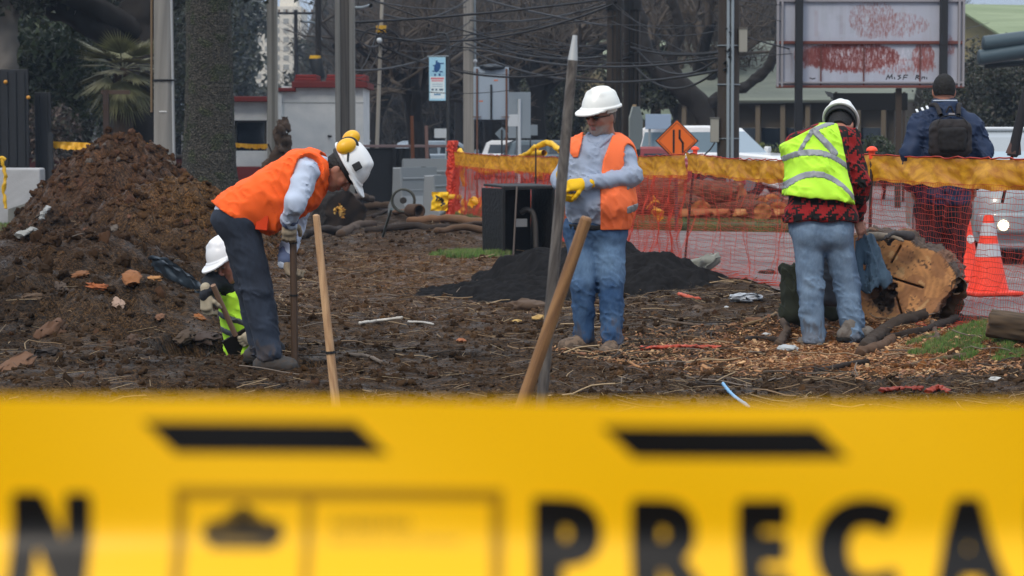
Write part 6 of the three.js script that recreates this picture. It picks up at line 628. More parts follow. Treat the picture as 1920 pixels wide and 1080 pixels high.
  [[425, 150, 8.5, 2.2, 5, 7000], [470, 175, 3.2, 3.2, 3, 6000], [608, 150, 5.2, 2.3, 3.6, 6000], [545, 165, 3.4, 3.2, 2.6, 6000], [390, 140, 9, 4, 6, 8000], [645, 160, 7.5, 2.2, 5, 5000]].forEach(([px, d, H, rx, ry, nn], i) => leafTree('distant_tree', ['hazy distant tree right of the thick trunk', 'low hazy tree behind the gatehouse roof', 'hazy distant tree behind the H section pole', 'low distant tree behind the slim concrete pole', 'hazy distant tree half hidden by the thick trunk', 'hazy tree beside the H section pole'][i], G0(px, d), H, rx, ry, nn, 0.42, [[0.06, 0.07, 0.05], [0.045, 0.055, 0.04], [0.08, 0.085, 0.06]], 0.3, 'hazy trees behind the gatehouse', 0.3));
}
{ // leaning street tree in front of the bungalows, pale trunk at the left edge
  const mk = (label, px, d, runs, mat, cols) => { const p = G0(px, d), t = thing('leaning_tree', label, 'tree', p); runs.forEach(([pts, r], i) => part(t, i ? 'limb' : 'trunk', jitter(stick(pts.map(([x, y, z = 0]) => { const q = spot(x, y, d); return V(q.x - p.x, Math.max(q.y - p.y, -0.1), z); }), r, 10, 40), r * 0.3, 1.4 / Math.max(r, 0.2) * 0.5), mat)); const q = spot(cols[0], cols[1], d); part(t, 'crown', leaves(4200, cols[2], cols[3], cols[2], q.y - p.y, 0.15, dk, 50, 0.2).translate(q.x - p.x, 0, -0.4), leafM); };
  mk('dark street tree with an S shaped trunk bending over the diamond sign', 1322, 72, [[[[1330, 372], [1326, 240], [1312, 195], [1270, 160], [1232, 130], [1205, 90], [1190, 30]], 0.34], [[[1280, 165], [1262, 110], [1275, 60], [1260, 0]], 0.15], [[[1316, 205], [1350, 180], [1400, 160], [1440, 125], [1470, 60]], 0.16]], darkBark, [1232, 160, 0.75, 0.6]);
  mk('pale grey barked trunk at the upper left edge', 10, 50, [[[[4, 420], [8, 300], [10, 150], [14, 60], [16, -40]], 0.22]], barkM(0x6d6862), [0, -60, 1.6, 1.0]);
}
{ // hedge and garden at the right
  [[1830, 72, 2.6, 1.7, 1.9], [1885, 70, 2.5, 1.7, 1.9], [1940, 72, 2.6, 1.8, 2.0], [1985, 70, 2.4, 1.6, 1.8], [1790, 76, 2.1, 1.4, 1.6]].forEach(([px, d, H, rx, ry], i) => leafTree('hedge_shrub', ['dark hedge shrub right of the man in navy', 'dark hedge shrub above the parked grey car', 'dark hedge shrub at the right edge', 'dark hedge shrub beyond the right edge', 'dark hedge shrub behind the head of the man in navy'][i], G0(px, d), H, rx, ry, 7000, 0.13, [...dk, [0.06, 0.05, 0.035]], 0.12, 'dark hedge at the right', 0.1)); [[1655, 58, 1.0, 0.7, 0.6], [1625, 60, 0.9, 0.6, 0.5], [1460, 66, 0.9, 0.8, 0.6], [1490, 66, 0.9, 0.6, 0.6]].forEach(([px, d, H, rx, ry], i) => leafTree('garden_shrub', ['green shrub right of the brown billboard post', 'green shrub behind the lime vest helmet', 'yellow green shrub beside the white off-road car', 'green shrub left of the lime vest'][i], G0(px, d), H, rx, ry, 2600, 0.09, i === 2 ? [[0.12, 0.15, 0.03], [0.06, 0.09, 0.03], [0.2, 0.2, 0.04]] : mid, 0.05, 'garden shrubs', 0, 36));
}
// ---------------------------------------------------------------- buildings
const plaster = (c, c2) => M(0xffffff, 0.9, { map: rep(mottled(c, c2, 3), 0.4), bumpMap: rep(fine, 1), bumpScale: 0.004 }), darkGlass = new THREE.MeshPhysicalMaterial({ color: 0x1b232c, roughness: 0.08, clearcoat: 0.5 });
{
  const D = 62, p = G0(560, D), s = perM(D), X = px => (px - 560) / s, Y = py => spot(560, py, D).y - p.y, h = thing('gatehouse', 'low white gatehouse with dark red roof edges and red base band', 'building', p);
  const wm = plaster(0xc2c8ca, 0xd9dcdb), rm = M(0x6b211e, 0.8), box = (n, x0, x1, y0, y1, z0, z1, m, r = 0.02) => part(h, n, boxUV(bx(X(x1) - X(x0), y1 - y0, z1 - z0, (X(x0) + X(x1)) / 2, (y0 + y1) / 2, (z0 + z1) / 2, r)), m);
  box('wall', 528, 682, -0.1, Y(162), -2.6, 0, wm); box('wall', 505, 530, -0.1, Y(172), -2.2, 0.12, wm); const b = box('base_band', 360, 506, -0.1, Y(313), -2.4, -0.10, M(0x7a2a26, 0.85)); box('wall', 360, 506, Y(313), Y(283), -2.4, -0.16, wm); box('wall', 360, 438, Y(283), Y(226), -2.4, -0.17, wm); box('wall', 499, 506, Y(283), Y(226), -2.4, -0.17, wm); box('fascia', 360, 507, Y(226), Y(190), -2.4, -0.14, wm); box('roof_edge', 356, 520, Y(191), Y(181), -2.6, 0.16, rm);
  const w = box('window', 438, 499, Y(283), Y(226), -0.5, -0.42, darkGlass); part(w, 'frame', [bx(0.05, Y(226) - Y(283), 0.06, X(440), (Y(226) + Y(283)) / 2, -0.38), bx(0.07, Y(226) - Y(283), 0.06, X(496), (Y(226) + Y(283)) / 2, -0.38), bx(X(499) - X(438), 0.05, 0.06, (X(499) + X(438)) / 2, Y(227.5), -0.38)], M(0x3b3a36, 0.6));
  box('cornice', 522, 556, Y(172), Y(165), -2.4, 0.2, rm); box('cornice', 549, 690, Y(165), Y(153), -2.7, 0.2, rm); for (const [a, c] of [[553, 596], [612, 633], [664, 688]]) for (let k = 0; k < 4; k++) box('roof_tile', a + k * 0.7, c - k * 0.3, Y(153) + k * 0.045, Y(153) + k * 0.045 + 0.042, -1.2, 0.16 - k * 0.02, M(k % 2 ? 0x8a2622 : 0x74201d, 0.75)); box('moulding', 530, 682, Y(193), Y(191.5), -0.2, 0.02, M(0xa5a8a8, 0.8)); part(h, 'bracket', rod([X(616), Y(255), 0], [X(622), Y(256), 0.25], 0.03), M(0x252525));
}
{ // tower block far behind, houses on the right
  const D = 330, p = spot(520, 275, D); p.y = 0; const s = perM(D), X = px => (px - 520) / s, Y = py => spot(520, py, D).y, t = thing('apartment_block', 'pale apartment block far away above the gatehouse', 'building', p), wm = M(0xd8d2c4, 0.9), a = part(t, 'wall', bx(X(572) - X(468), Y(16), 10, X(520), Y(16) / 2, 0), wm); part(t, 'roof_house', bx(2.4, 1.2, 4, X(545), Y(16) + 0.6, 0), wm); for (let r = 0; r < 9; r++) for (let c = 0; c < 6; c++) part(a, 'window', bx(0.75, 0.7, 0.1, X(476 + c * 17), Y(26 + r * 17), 5.02, 0.01), M(0x9a9a94, 0.5));
}
{
  const house = (name, label, px, d, w, dep, eave, ridge, turn, roofC, wallC, posts) => { const p = G0(px, d), t = thing(name, label, 'building', p, turn), rm = M(0xffffff, 0.85, { map: rep(mottled(roofC[0], roofC[1], 5), 0.25, 0.8), bumpMap: rep(fine, 1), bumpScale: 0.02 }); part(t, 'wall', bx(w, eave, dep, 0, eave / 2, 0, 0.02), M(wallC, 0.9)); const o = 0.7, sl = Math.hypot(dep / 2 + o, ridge - eave), an = Math.atan2(ridge - eave, dep / 2 + o); for (const q of [-1, 1]) part(t, 'roof_slope', bx(w + 2 * o, 0.12, sl + 0.02, 0, 0, 0, 0.03).rotateX(q * an).translate(0, (eave + ridge) / 2 + 0.05 - (o / (dep / 2 + o)) * 0, q * (dep / 4 + o / 2)), rm); for (const q of [-1, 1]) part(t, 'gable', prism([[-dep / 2, eave], [dep / 2, eave], [0, ridge - 0.1]], 0.1).rotateY(Math.PI / 2).translate(q * (w / 2 - 0.06), 0, 0), M(wallC, 0.9)); for (let i = 0; i < posts; i++) { part(t, 'post', bx(0.16, eave - 0.1, 0.16, -w / 2 + 0.3 + i * (w - 0.6) / (posts - 1), eave / 2, dep / 2 + 0.45, 0.01), M(0x5f5545, 0.85)); if (i < posts - 1) { const wn = part(t, 'window', bx(0.7, 1.2, 0.05, -w / 2 + 0.3 + (i + 0.5) * (w - 0.6) / (posts - 1), 1.35, dep / 2 + 0.03, 0.01), darkGlass); part(wn, 'sill', bx(0.85, 0.06, 0.12, -w / 2 + 0.3 + (i + 0.5) * (w - 0.6) / (posts - 1), 0.72, dep / 2 + 0.06, 0.01), M(0x6b6658)); } } return t; };
  house('bungalow', 'low bungalow with grey green roof and porch posts behind the conduit pole', 1500, 82, 7.2, 8, 2.75, 4.9, -0.25, [0x5d645c, 0x767c70], 0x4a4338, 9); house('bungalow', 'pale green roofed house left of the conduit pole', 1262, 98, 6.5, 9, 2.3, 5.6, 0.35, [0x7d8a74, 0x98a18b], 0x8d8468, 5);
  const t = house('villa', 'beige house with green gabled roof at the upper right', 1950, 100, 7, 8, 5.7, 7.2, 0.25, [0x71805e, 0x8b9877], 0x8e8460, 0); const w0 = 4.05; for (const [x, y, w, h] of [[-2.6, 4.3, 1.3, 1.2], [-0.9, 4.3, 1.3, 1.2], [0.9, 4.3, 1.3, 1.2], [2.5, 4.3, 1.3, 1.2]]) { const wn = part(t, 'window', bx(w, h, 0.06, x, y, w0, 0.01), darkGlass); part(wn, 'frame', [bx(0.1, h + 0.1, 0.1, x - w / 2, y, w0 + 0.03), bx(0.1, h + 0.1, 0.1, x + w / 2, y, w0 + 0.03), bx(w, 0.09, 0.1, x, y + h / 2, w0 + 0.03), bx(w, 0.09, 0.1, x, y - h / 2, w0 + 0.03)], M(0xb3a883, 0.8)); } part(t, 'fascia', bx(8.2, 0.55, 0.12, 0, 5.55, 4.65, 0.02), M(0xa0977a, 0.85));
  const a = thing('awning', 'sagging black shade cloth under the rusty billboard', 'awning', G0(1622, 56)), y = q => spot(1622, q, 56).y - 0.1; const cg = new THREE.PlaneGeometry(1.75, 1.5, 24, 16); { const q = cg.attributes.position; for (let i = 0; i < q.count; i++) { const u = q.getX(i), v = q.getY(i); q.setXYZ(i, u, y(172) - 0.16 * (0.75 - v) - 0.15 * Math.cos(u * 2) + 0.05 * n2(u * 3, v * 3), v * -1); } cg.computeVertexNormals(); } part(a, 'cloth', [cg, bx(1.75, 0.4, 0.02, 0, y(190), 0.75, 0.005)], M(0x0e0f11, 0.95, { side: THREE.DoubleSide })); for (const x of [-0.8, 0.8]) part(a, 'post', rod([x, 0, 0.7], [x, y(172), 0.7], 0.035), M(0x3c342c));
}
// ---------------------------------------------------------------- poles, cables
const concrete = M(0xffffff, 0.85, { map: rep(mottled(0x6f6d68, 0x8e8b85, 4), 1, 0.5), bumpMap: rep(fine, 2), bumpScale: 0.004 }), poleWood = M(0xffffff, 0.9, { map: rep(woodTex(0x2c251f, 0x4d433a), 2, 0.6), bumpMap: rep(bark, 3, 1), bumpScale: 0.01 }), galv = M(0x7e878c, 0.5, { metalness: 0.4 });
{
  const pole = (label, px, d, w, mat, H = 8) => { const t = thing('utility_pole', label, 'pole', G0(px, d)); t.position.y -= 0.05; return t; };
  let t = pole('near concrete pole with a tapering edge beside the thick trunk', 309, 40), s = perM(40); part(t, 'shaft', new THREE.CylinderGeometry(0.13, 0.20, 8, 8).rotateY(0.39).scale(1, 1, 1).translate(0, 4, 0), concrete); part(t, 'edge_highlight', rod([0.17, 0, 0.09], [0.11, 8, 0.06], 0.022, 0.02), M(0xa3a6a8, 0.7)); const yy = q => spot(309, q, 40).y; part(t, 'black_band', new THREE.TorusGeometry(0.185, 0.018, 6, 20).rotateX(Math.PI / 2).translate(0, yy(145), 0), MAT.black); part(t, 'white_mark', bx(0.13, 0.022, 0.01, 0.0, yy(204), 0.178, 0.003), M(0xc9c9c6)); part(t, 'cable_conduit', rod([-0.21, yy(205), 0.05], [-0.17, 6.5, 0.03], 0.02), M(0x6e5a42, 0.8)); part(t, 'wire_tie', new THREE.TorusGeometry(0.19, 0.006, 5, 20).rotateX(Math.PI / 2).translate(0, yy(308), 0), MAT.black);  // pale rod added along one corner to paint in an edge highlight
  t = pole('pale slim concrete pole in front of the gatehouse', 512, 57); part(t, 'shaft', bx(0.25, 9, 0.2, 0, 4.5, 0, 0.02), M(0xffffff, 0.85, { map: rep(mottled(0x86847c, 0xa19e95, 4), 1, 0.4) })); part(t, 'groove', bx(0.07, 8.6, 0.02, 0.03, 4.3, 0.1, 0.004), M(0x7a776f, 0.9)); part(t, 'step_bolt', rod([-0.12, 3.4, 0.05], [-0.22, 3.4, 0.05], 0.012), galv);
  t = pole('wide grey concrete pole of H section behind the bent worker head', 648, 50); for (const q of [-1, 1]) part(t, 'flange', bx(0.11, 9, 0.3, q * 0.15, 4.5, 0, 0.015), concrete); part(t, 'web', bx(0.22, 8.9, 0.2, 0, 4.45, 0, 0.01), M(0xffffff, 0.9, { map: rep(mottled(0x4b4744, 0x625d58, 4), 1, 0.6) })); 
  t = pole('grey concrete pole left of the large sign back', 879, 70); part(t, 'shaft', bx(0.32, 10, 0.26, 0, 5, 0, 0.03), concrete); part(t, 'lamp_pipe', rod([0.2, 3.5, 0.15], [0.16, 9, 0.15], 0.03), galv); part(t, 'pipe_cap', ball(0.06, 0.2, 3.9, 0.16), M(0xb8bcc0));
  for (const [px, d, label, w] of [[1152, 55, 'left of two dark wooden poles behind the white helmet', 0.19], [1184, 56, 'right of two dark wooden poles behind the white helmet', 0.21]]) { t = pole(label, px, d); part(t, 'shaft', jitter(rod([0, 0, 0], [0, 9, 0], w, w * 0.85, 14), 0.02, 2), poleWood); part(t, 'collar', rod([0, spot(px, 14, d).y - 0.1, 0], [0, spot(px, 4, d).y, 0], w + 0.03, w + 0.03, 14), M(0x1d1b1a)); part(t, 'transformer_base', bx(0.4, 0.5, 0.4, 0, spot(px, -22, d).y, 0, 0.05), M(0x2a2b2d, 0.6)); for (const q of [-0.3, 0.2, 0.7]) part(t, 'cable_riser', rod([Math.sin(q) * (w + 0.02), 0, Math.cos(q) * (w + 0.02)], [Math.sin(q) * w, 8, Math.cos(q) * w], 0.022, 0.022, 6), M(0x191716, 0.7)); }
  t = pole('dark wooden pole with grey conduits left of the billboard', 1365, 45); part(t, 'shaft', jitter(rod([0, 0, 0], [0, 9, 0], 0.21, 0.18, 14), 0.015, 2), poleWood); for (const q of [-0.02, 0.06]) part(t, 'conduit', rod([q, 0, 0.22], [q - 0.02, 9, 0.2], 0.032, 0.032, 10), M(0x8d979d, 0.45, { metalness: 0.3 })); const yc = q => spot(1365, q, 45).y; for (const q of [81, 154, 255]) part(t, 'strap', new THREE.TorusGeometry(0.215, 0.012, 5, 20).rotateX(Math.PI / 2).translate(0, yc(q), 0.01), galv); for (const [x, q, h] of [[0.26, 72, 0.44], [-0.27, 240, 0.45]]) { const b = part(t, 'meter_box', bx(0.16, h, 0.16, x, yc(q), 0.12, 0.015), M(0x8d8b82, 0.7)); part(b, 'lid', bx(0.18, 0.03, 0.18, x, yc(q) + h / 2 + 0.01, 0.12, 0.006), M(0x5d5b55)); } part(t, 'loose_cable', hose([[-0.27, yc(262), 0.2], [-0.36, yc(275), 0.22], [-0.5, yc(288), 0.24]], 0.016), MAT.black);
  t = pole('thin pale leaning pole with a cable tangle behind the helmet with ear muffs', 703, 60); part(t, 'shaft', rod([0, 0, 0], [0.2, 5.2, 0], 0.055, 0.045, 8), M(0x9a958b, 0.8)); part(t, 'yellow_band', rod([0.17, spot(703, 56, 60).y - 0.1, 0], [0.17, spot(703, 50, 60).y, 0], 0.14, 0.14, 10), M(0xd1a01c, 0.6)); for (let i = 0; i < 7; i++) part(t, 'cable_coil', new THREE.TorusGeometry(rr(0.22, 0.4), 0.018, 5, 26).rotateX(rr(-0.5, 0.5)).rotateY(rr(-0.6, 0.6)).translate(0.15 + rr(-0.15, 0.3), spot(703, 84, 60).y + rr(-0.12, 0.12), 0.1), M(0x14151a, 0.7)); part(t, 'lamp', ball(0.07, 0.14, spot(703, 79, 60).y, 0.3), M(0xc9d0d4, 0.4));
  t = pole('distant dark pole with a crossarm above the gatehouse', 556, 130); part(t, 'shaft', rod([0, 0, 0], [0, spot(556, 20, 130).y, 0], 0.14, 0.1), darkBark); part(t, 'crossarm', bx(2.0, 0.12, 0.12, 0, spot(556, 26, 130).y, 0.1), darkBark); for (const x of [-0.9, -0.5, 0.5, 0.9]) part(t, 'insulator', rod([x, spot(556, 26, 130).y, 0.1], [x, spot(556, 19, 130).y, 0.1], 0.05), M(0x6b5a4c));
  t = pole('distant pole with a banded cable box above the gatehouse roof', 598, 85); part(t, 'shaft', rod([0, 0, 0], [0, 8, 0], 0.13, 0.1), darkBark); part(t, 'cable_box', jitter(rod([0.05, spot(598, 150, 85).y, 0.2], [-0.1, spot(598, 112, 85).y, 0.2], 0.2, 0.26, 10), 0.06, 3), M(0x1b2024, 0.7)); part(t, 'yellow_band', rod([-0.1, spot(598, 112, 85).y, 0.2], [-0.1, spot(598, 106, 85).y, 0.2], 0.22, 0.2, 10), M(0xc99d22));
  for (const [x0, y0, d0, x1, y1, d1, label] of [[660, 14, 60, 695, 11, 58, 'curved lamp arm beside the H section pole'], [602, 75, 90, 565, 40, 88, 'curved lamp arm above the gatehouse']]) { const a = spot(x0, y0, d0), b = spot(x1, y1, d1); solo('lamp_arm', label, 'lamp arm', hose([a.clone().sub(a), V((b.x - a.x) * 0.3, (b.y - a.y) * 0.8 + 0.05, 0), b.clone().sub(a)], 0.05, 6, 14), galv, a); }
}
{
  const A = { l: [[300, 20, 40], [300, 60, 40]], h: [[648, -10, 50], [648, 40, 50], [648, 90, 50], [650, 140, 50]], w: [[714, 40, 60], [712, 80, 60], [716, 95, 60]], c: [[879, 0, 69.7], [879, 30, 69.7], [879, 55, 69.7], [879, 85, 69.7]], p: [[1152, 0, 54.7], [1152, 40, 54.7], [1184, 90, 55.7], [1184, 112, 55.7]], q: [[1365, 0, 44.7], [1365, 60, 44.7], [1365, 105, 44.7], [1365, 118, 44.7]], r: [[1700, 20, 70], [1830, 60, 80], [1850, 40, 80]] };
  const cab = [], run = (a, b, sag, r) => cab.push([a, b, sag, r]); const keys = [['h', 'w'], ['w', 'c'], ['h', 'c'], ['c', 'p'], ['c', 'p'], ['c', 'q'], ['p', 'q'], ['p', 'q'], ['w', 'p'], ['q', 'r'], ['h', 'p']];
  for (let k = 0; k < 4; k++) for (const [a, b] of keys) run(A[a][(k + Math.floor(rnd() * 2)) % A[a].length], A[b][(k + Math.floor(rnd() * 2)) % A[b].length], rr(0.05, 0.7), pick([0.008, 0.01, 0.014, 0.026]));
  const cm = M(0x15161a, 0.6); cab.forEach(([a, b, sag, r]) => { const p = spot(a[0] + rr(-6, 6), a[1] + rr(-14, 14), a[2]), q = spot(b[0] + rr(-6, 6), b[1] + rr(-14, 14), b[2]), pts = []; for (let i = 0; i <= 8; i++) { const t = i / 8, v = p.clone().lerp(q, t); v.y -= sag * 4 * t * (1 - t); pts.push(v.sub(p)); } solo('overhead_cable', 'black overhead cable strung between the street poles', 'cable', hose(pts, r, 4, 20), cm, p, 'overhead cables between the street poles'); });
}
// ---------------------------------------------------------------- signs and billboard
const board = (name, label, px, py, d, w, h, mat, o = {}) => { const c = spot(px, py, d), t = thing(name, label, 'sign', [c.x, o.ground ?? ROAD_Y, c.z], o.turn || 0), y = c.y - (o.ground ?? ROAD_Y); part(t, 'panel', o.shape ? prism(o.shape, 0.03, 0.004).translate(0, y, 0) : bx(w, h, 0.03, 0, y, 0, 0.008), mat); for (const [x, c2, r] of o.posts || [[0, 0x4a4d50, 0.03]]) part(t, 'post', rod([x, -0.05, o.front ? 0.05 : -0.05], [x, y + (o.over ?? h * 0.3), o.front ? 0.05 : -0.05], r), M(c2, 0.6)); return [t, y]; };
{
  const back = M(0x98a3ae, 0.5, { metalness: 0.2 }), k = d => 1 / perM(d);
  let [t, y] = board('traffic_sign', 'large grey back of a traffic sign with two rusty uprights', 921, 175, 60, 66 * k(60), 98 * k(60), M(0x9aa9b8, 0.55, { metalness: 0.1 }), { posts: [[-0.36, 0x6b4a3a, 0.025], [0.39, 0x6b4a3a, 0.025]], front: 1, over: 0.62 }); part(t, 'stiffener', bx(0.045, 0.88, 0.04, 0.0, y - 0.22, 0.04), M(0x16181a)); part(t, 'top_bag', lumpGeo(0.22, 1.3, 0.35, 0.5, 3).translate(0.02, y + 0.66, 0.05), M(0x2a333b, 0.5)); for (const [x, yy, r] of [[0.1, 0.33, 0.1], [-0.28, -0.2, 0.1]]) part(t, 'paint_mark', bx(r, 0.035, 0.006, x + 0.02, y + yy, 0.02, 0.002), M(0xd07a5a)); for (const x of [-0.36, 0.36]) part(t, 'cross_tie', bx(0.22, 0.02, 0.03, x, y - 0.6, 0.06, 0.004), M(0x6b4a3a));
  board('traffic_sign', 'second grey sign back with a pale post beside the large one', 974, 216, 66, 42 * k(66), 86 * k(66), M(0x7f8b94, 0.55), { posts: [[0.0, 0xb4bcc2, 0.045]], front: 1, over: 0.45 }); board('traffic_sign', 'small white square sign back at the pale post', 962, 226, 64, 19 * k(64), 22 * k(64), M(0xb8c0c6, 0.6), { posts: [[0.1, 0x5b6064, 0.02]] }); board('traffic_sign', 'grey diamond sign back low between the posts', 941, 251, 66, 0, 0, M(0x6f7d86, 0.55), { shape: [[-0.19, 0], [0, -0.19], [0.19, 0], [0, 0.19]], posts: [[0, 0x25282b, 0.025]], front: 1, over: 0.12 }); board('traffic_sign', 'small grey rectangular sign back right of the pale post', 1001, 244, 68, 14 * k(68), 20 * k(68), M(0x7b868e, 0.55), { posts: [[-0.1, 0x2b2e31, 0.02]] });
  board('traffic_sign', 'pale diamond sign beside the gatehouse corner', 686, 264, 66, 0, 0, M(0x9aa9b4, 0.55), { shape: [[-0.14, 0], [0, -0.14], [0.14, 0], [0, 0.14]], posts: [[0, 0x4a4f53, 0.02]] }); board('traffic_sign', 'small white sign far back left of the concrete pole', 826, 250, 80, 0.42, 0.32, M(0xa9b1b6, 0.6), { posts: [[0.2, 0x9ba2a6, 0.04]] }); board('traffic_sign', 'pale blue rectangular sign back behind the orange vest', 1234, 228, 62, 48 * k(62), 28 * k(62), M(0x8fa4bc, 0.5), { posts: [[-0.22, 0x8b9499, 0.035], [0.25, 0x44505a, 0.03]] });
  board('traffic_sign', 'edge-on grey octagonal sign beside the right wooden pole', 1192, 240, 50, 0, 0, M(0x7d8380, 0.6), { shape: [[-0.2, -0.45], [0.2, -0.45], [0.38, -0.2], [0.38, 0.2], [0.2, 0.45], [-0.2, 0.45], [-0.38, 0.2], [-0.38, -0.2]], turn: 1.15, posts: [[0.05, 0x9a8262, 0.045]], over: 0.5 });
  { // lane sign
    const d = 36, kk = k(d), [g, yy] = board('road_sign', 'orange diamond road works sign showing a narrowing lane', 1269, 264, d, 0, 0, M(0x16100c, 0.6), { shape: [[-40 * kk, 0], [0, -40 * kk], [40 * kk, 0], [0, 40 * kk]], posts: [[0, 0x3a3a3a, 0.025]], over: 0.1 }); part(g, 'face', prism([[-37.5 * kk, 0], [0, -37.5 * kk], [37.5 * kk, 0], [0, 37.5 * kk]], 0.012, 0.002).translate(0, yy, 0.018), M(0xdb630a, 0.5)); part(g, 'border', [0, 1, 2, 3].map(i => bx(47 * kk, 0.008, 0.004, 0, 0, 0, 0.001).translate(0, 24.2 * kk, 0).rotateZ(Math.PI / 4 + i * Math.PI / 2).translate(0, yy, 0.0265)), M(0x2a1206, 0.6)); const line = pts => pts.slice(1).map((q, i) => { const p = pts[i], L = Math.hypot(q[0] - p[0], q[1] - p[1]) + 3.5; return bx(3.8 * kk, L * kk, 0.004, 0, 0, 0, 0.001).rotateZ(-Math.atan2(q[0] - p[0], q[1] - p[1])).translate((p[0] + q[0]) / 2 * kk, yy + (p[1] + q[1]) / 2 * kk, 0.0275); }); part(g, 'lane_line', line([[-6, -21], [-6, 19]]), M(0x120c08, 0.6)); part(g, 'lane_line', line([[11, -20], [11, -4], [5, 5], [5, 19]]), M(0x120c08, 0.6));
  }
  { // banner
    const cv = document.createElement('canvas'); cv.width = 128; cv.height = 336; const x = cv.getContext('2d'); x.fillStyle = '#9fcfe6'; x.fillRect(0, 0, 128, 336); x.fillStyle = '#dcebf0'; x.fillRect(8, 150, 112, 170); x.fillStyle = '#1f4e86'; x.beginPath(); x.ellipse(64, 78, 24, 40, 0.3, 0, 7); x.fill(); for (const q of [[30, 60, 22, 10], [84, 44, 30, 10], [26, 104, 34, 9], [80, 108, 26, 10], [52, 26, 14, 34], [40, 128, 14, 18], [74, 126, 16, 20]]) x.fillRect(...q); x.fillStyle = '#3f7fb0'; x.font = 'bold 15px sans-serif'; x.fillText('··· ·····', 22, 18); x.fillStyle = '#d87b86'; x.fillRect(14, 158, 100, 14); x.fillRect(20, 178, 88, 9); x.fillStyle = '#8fb0c4'; for (const yy of [206, 222]) x.fillRect(24, yy, 80, 5); x.fillStyle = '#45647c'; x.fillRect(18, 244, 18, 14); x.fillRect(48, 244, 16, 14); x.fillRect(78, 244, 30, 14); x.fillStyle = '#5f8fb5'; x.fillRect(38, 282, 52, 12); const tx = new THREE.CanvasTexture(cv); tx.colorSpace = THREE.SRGBColorSpace;
    const d = 58, c = spot(820, 148, d), t2 = thing('banner', 'pale blue vertical printed banner hanging from a street pole', 'banner', [c.x, ROAD_Y, c.z]), y2 = c.y - ROAD_Y, bg = new THREE.PlaneGeometry(31 * k(d), 81 * k(d), 6, 14); { const q = bg.attributes.position; for (let i = 0; i < q.count; i++) q.setZ(i, 0.02 * Math.sin(q.getY(i) * 4)); bg.computeVertexNormals(); } part(t2, 'cloth', bg.translate(0, y2, 0), M(0xffffff, 0.8, { map: tx, side: THREE.DoubleSide })); part(t2, 'arm', rod([-0.25, y2 + 0.55, -0.02], [0.28, y2 + 0.56, -0.02], 0.018), galv); part(t2, 'pole', [rod([0.26, -0.05, -0.06], [0.26, y2 + 1.0, -0.06], 0.04), hose([[0.26, y2 + 0.95, -0.06], [0.2, y2 + 1.1, -0.06], [-0.02, y2 + 1.12, 0]], 0.03)], M(0x2c2f31, 0.6));
  }
  { // billboard seen from behind
    const cv = document.createElement('canvas'); cv.width = 1024; cv.height = 512; const x = cv.getContext('2d'); x.fillStyle = '#a9adba'; x.fillRect(0, 0, 1024, 512); const blot = (cx, cy, w, h, n, col, a) => { for (let i = 0; i < n; i++) { const q = Math.sqrt(rnd()), t = rr(0, 6.28), px = cx + Math.cos(t) * q * w, py = cy + Math.sin(t) * q * h, r = rr(1.5, 9); x.globalAlpha = a * rr(0.3, 1); x.fillStyle = col; x.fillRect(px, py, r, r * rr(1, 4)); } x.globalAlpha = 1; };
    for (let i = 0; i < 260; i++) { x.globalAlpha = rr(0.03, 0.12); x.fillStyle = pick(['#c4c7d2', '#7d7c86', '#8a6a68', '#b7bac6']); x.fillRect(rr(0, 1024), rr(0, 512), rr(2, 40), rr(20, 160)); } x.globalAlpha = 1; blot(520, 150, 130, 100, 700, '#7e4a46', 0.3); blot(660, 180, 170, 60, 500, '#86504c', 0.28); blot(400, 350, 270, 74, 5200, '#6d2a25', 0.45); blot(800, 350, 60, 70, 800, '#85413b', 0.35); blot(150, 340, 60, 70, 500, '#86504c', 0.3); blot(620, 400, 260, 40, 700, '#853f38', 0.3); blot(940, 300, 30, 60, 160, '#80443f', 0.3); blot(520, 350, 260, 60, 420, '#c2c3cd', 0.5); for (let i = 0; i < 26; i++) { x.globalAlpha = 0.35; x.strokeStyle = '#c9cad2'; x.lineWidth = 2; x.beginPath(); const a = rr(250, 800), b = rr(290, 410); x.moveTo(a, b); x.lineTo(a + rr(-20, 20), b + rr(10, 50)); x.stroke(); } x.globalAlpha = 0.9; x.strokeStyle = '#1d1a1e'; x.lineWidth = 6; const pen = pts => { x.beginPath(); pts.forEach((q, i) => i ? x.lineTo(...q) : x.moveTo(...q)); x.stroke(); }; pen([[600, 482], [612, 458], [618, 474], [632, 456], [634, 478]]); pen([[646, 468], [648, 480]]); pen([[682, 458], [668, 462], [680, 472], [664, 482]]); pen([[694, 482], [700, 458], [722, 458]]); pen([[697, 470], [716, 470]]); pen([[762, 482], [768, 458], [784, 462], [770, 470], [788, 482]]); pen([[796, 480], [800, 468], [812, 468], [812, 480]]); pen([[824, 468], [824, 480]]); pen([[180, 472], [196, 478], [212, 474]]); x.globalAlpha = 1;
    const tx = new THREE.CanvasTexture(cv); tx.colorSpace = THREE.SRGBColorSpace; const d = 50, c = spot(1632, 60, d), kk = k(d), t2 = thing('billboard', 'rusty peeling billboard seen from behind on two dark posts', 'billboard', [c.x, ROAD_Y, c.z]), Y = py => spot(1632, py, d).y - ROAD_Y, X = px => (px - 1632) * kk, fr = M(0x8d8b90, 0.6), rs = M(0x6a3b33, 0.85);
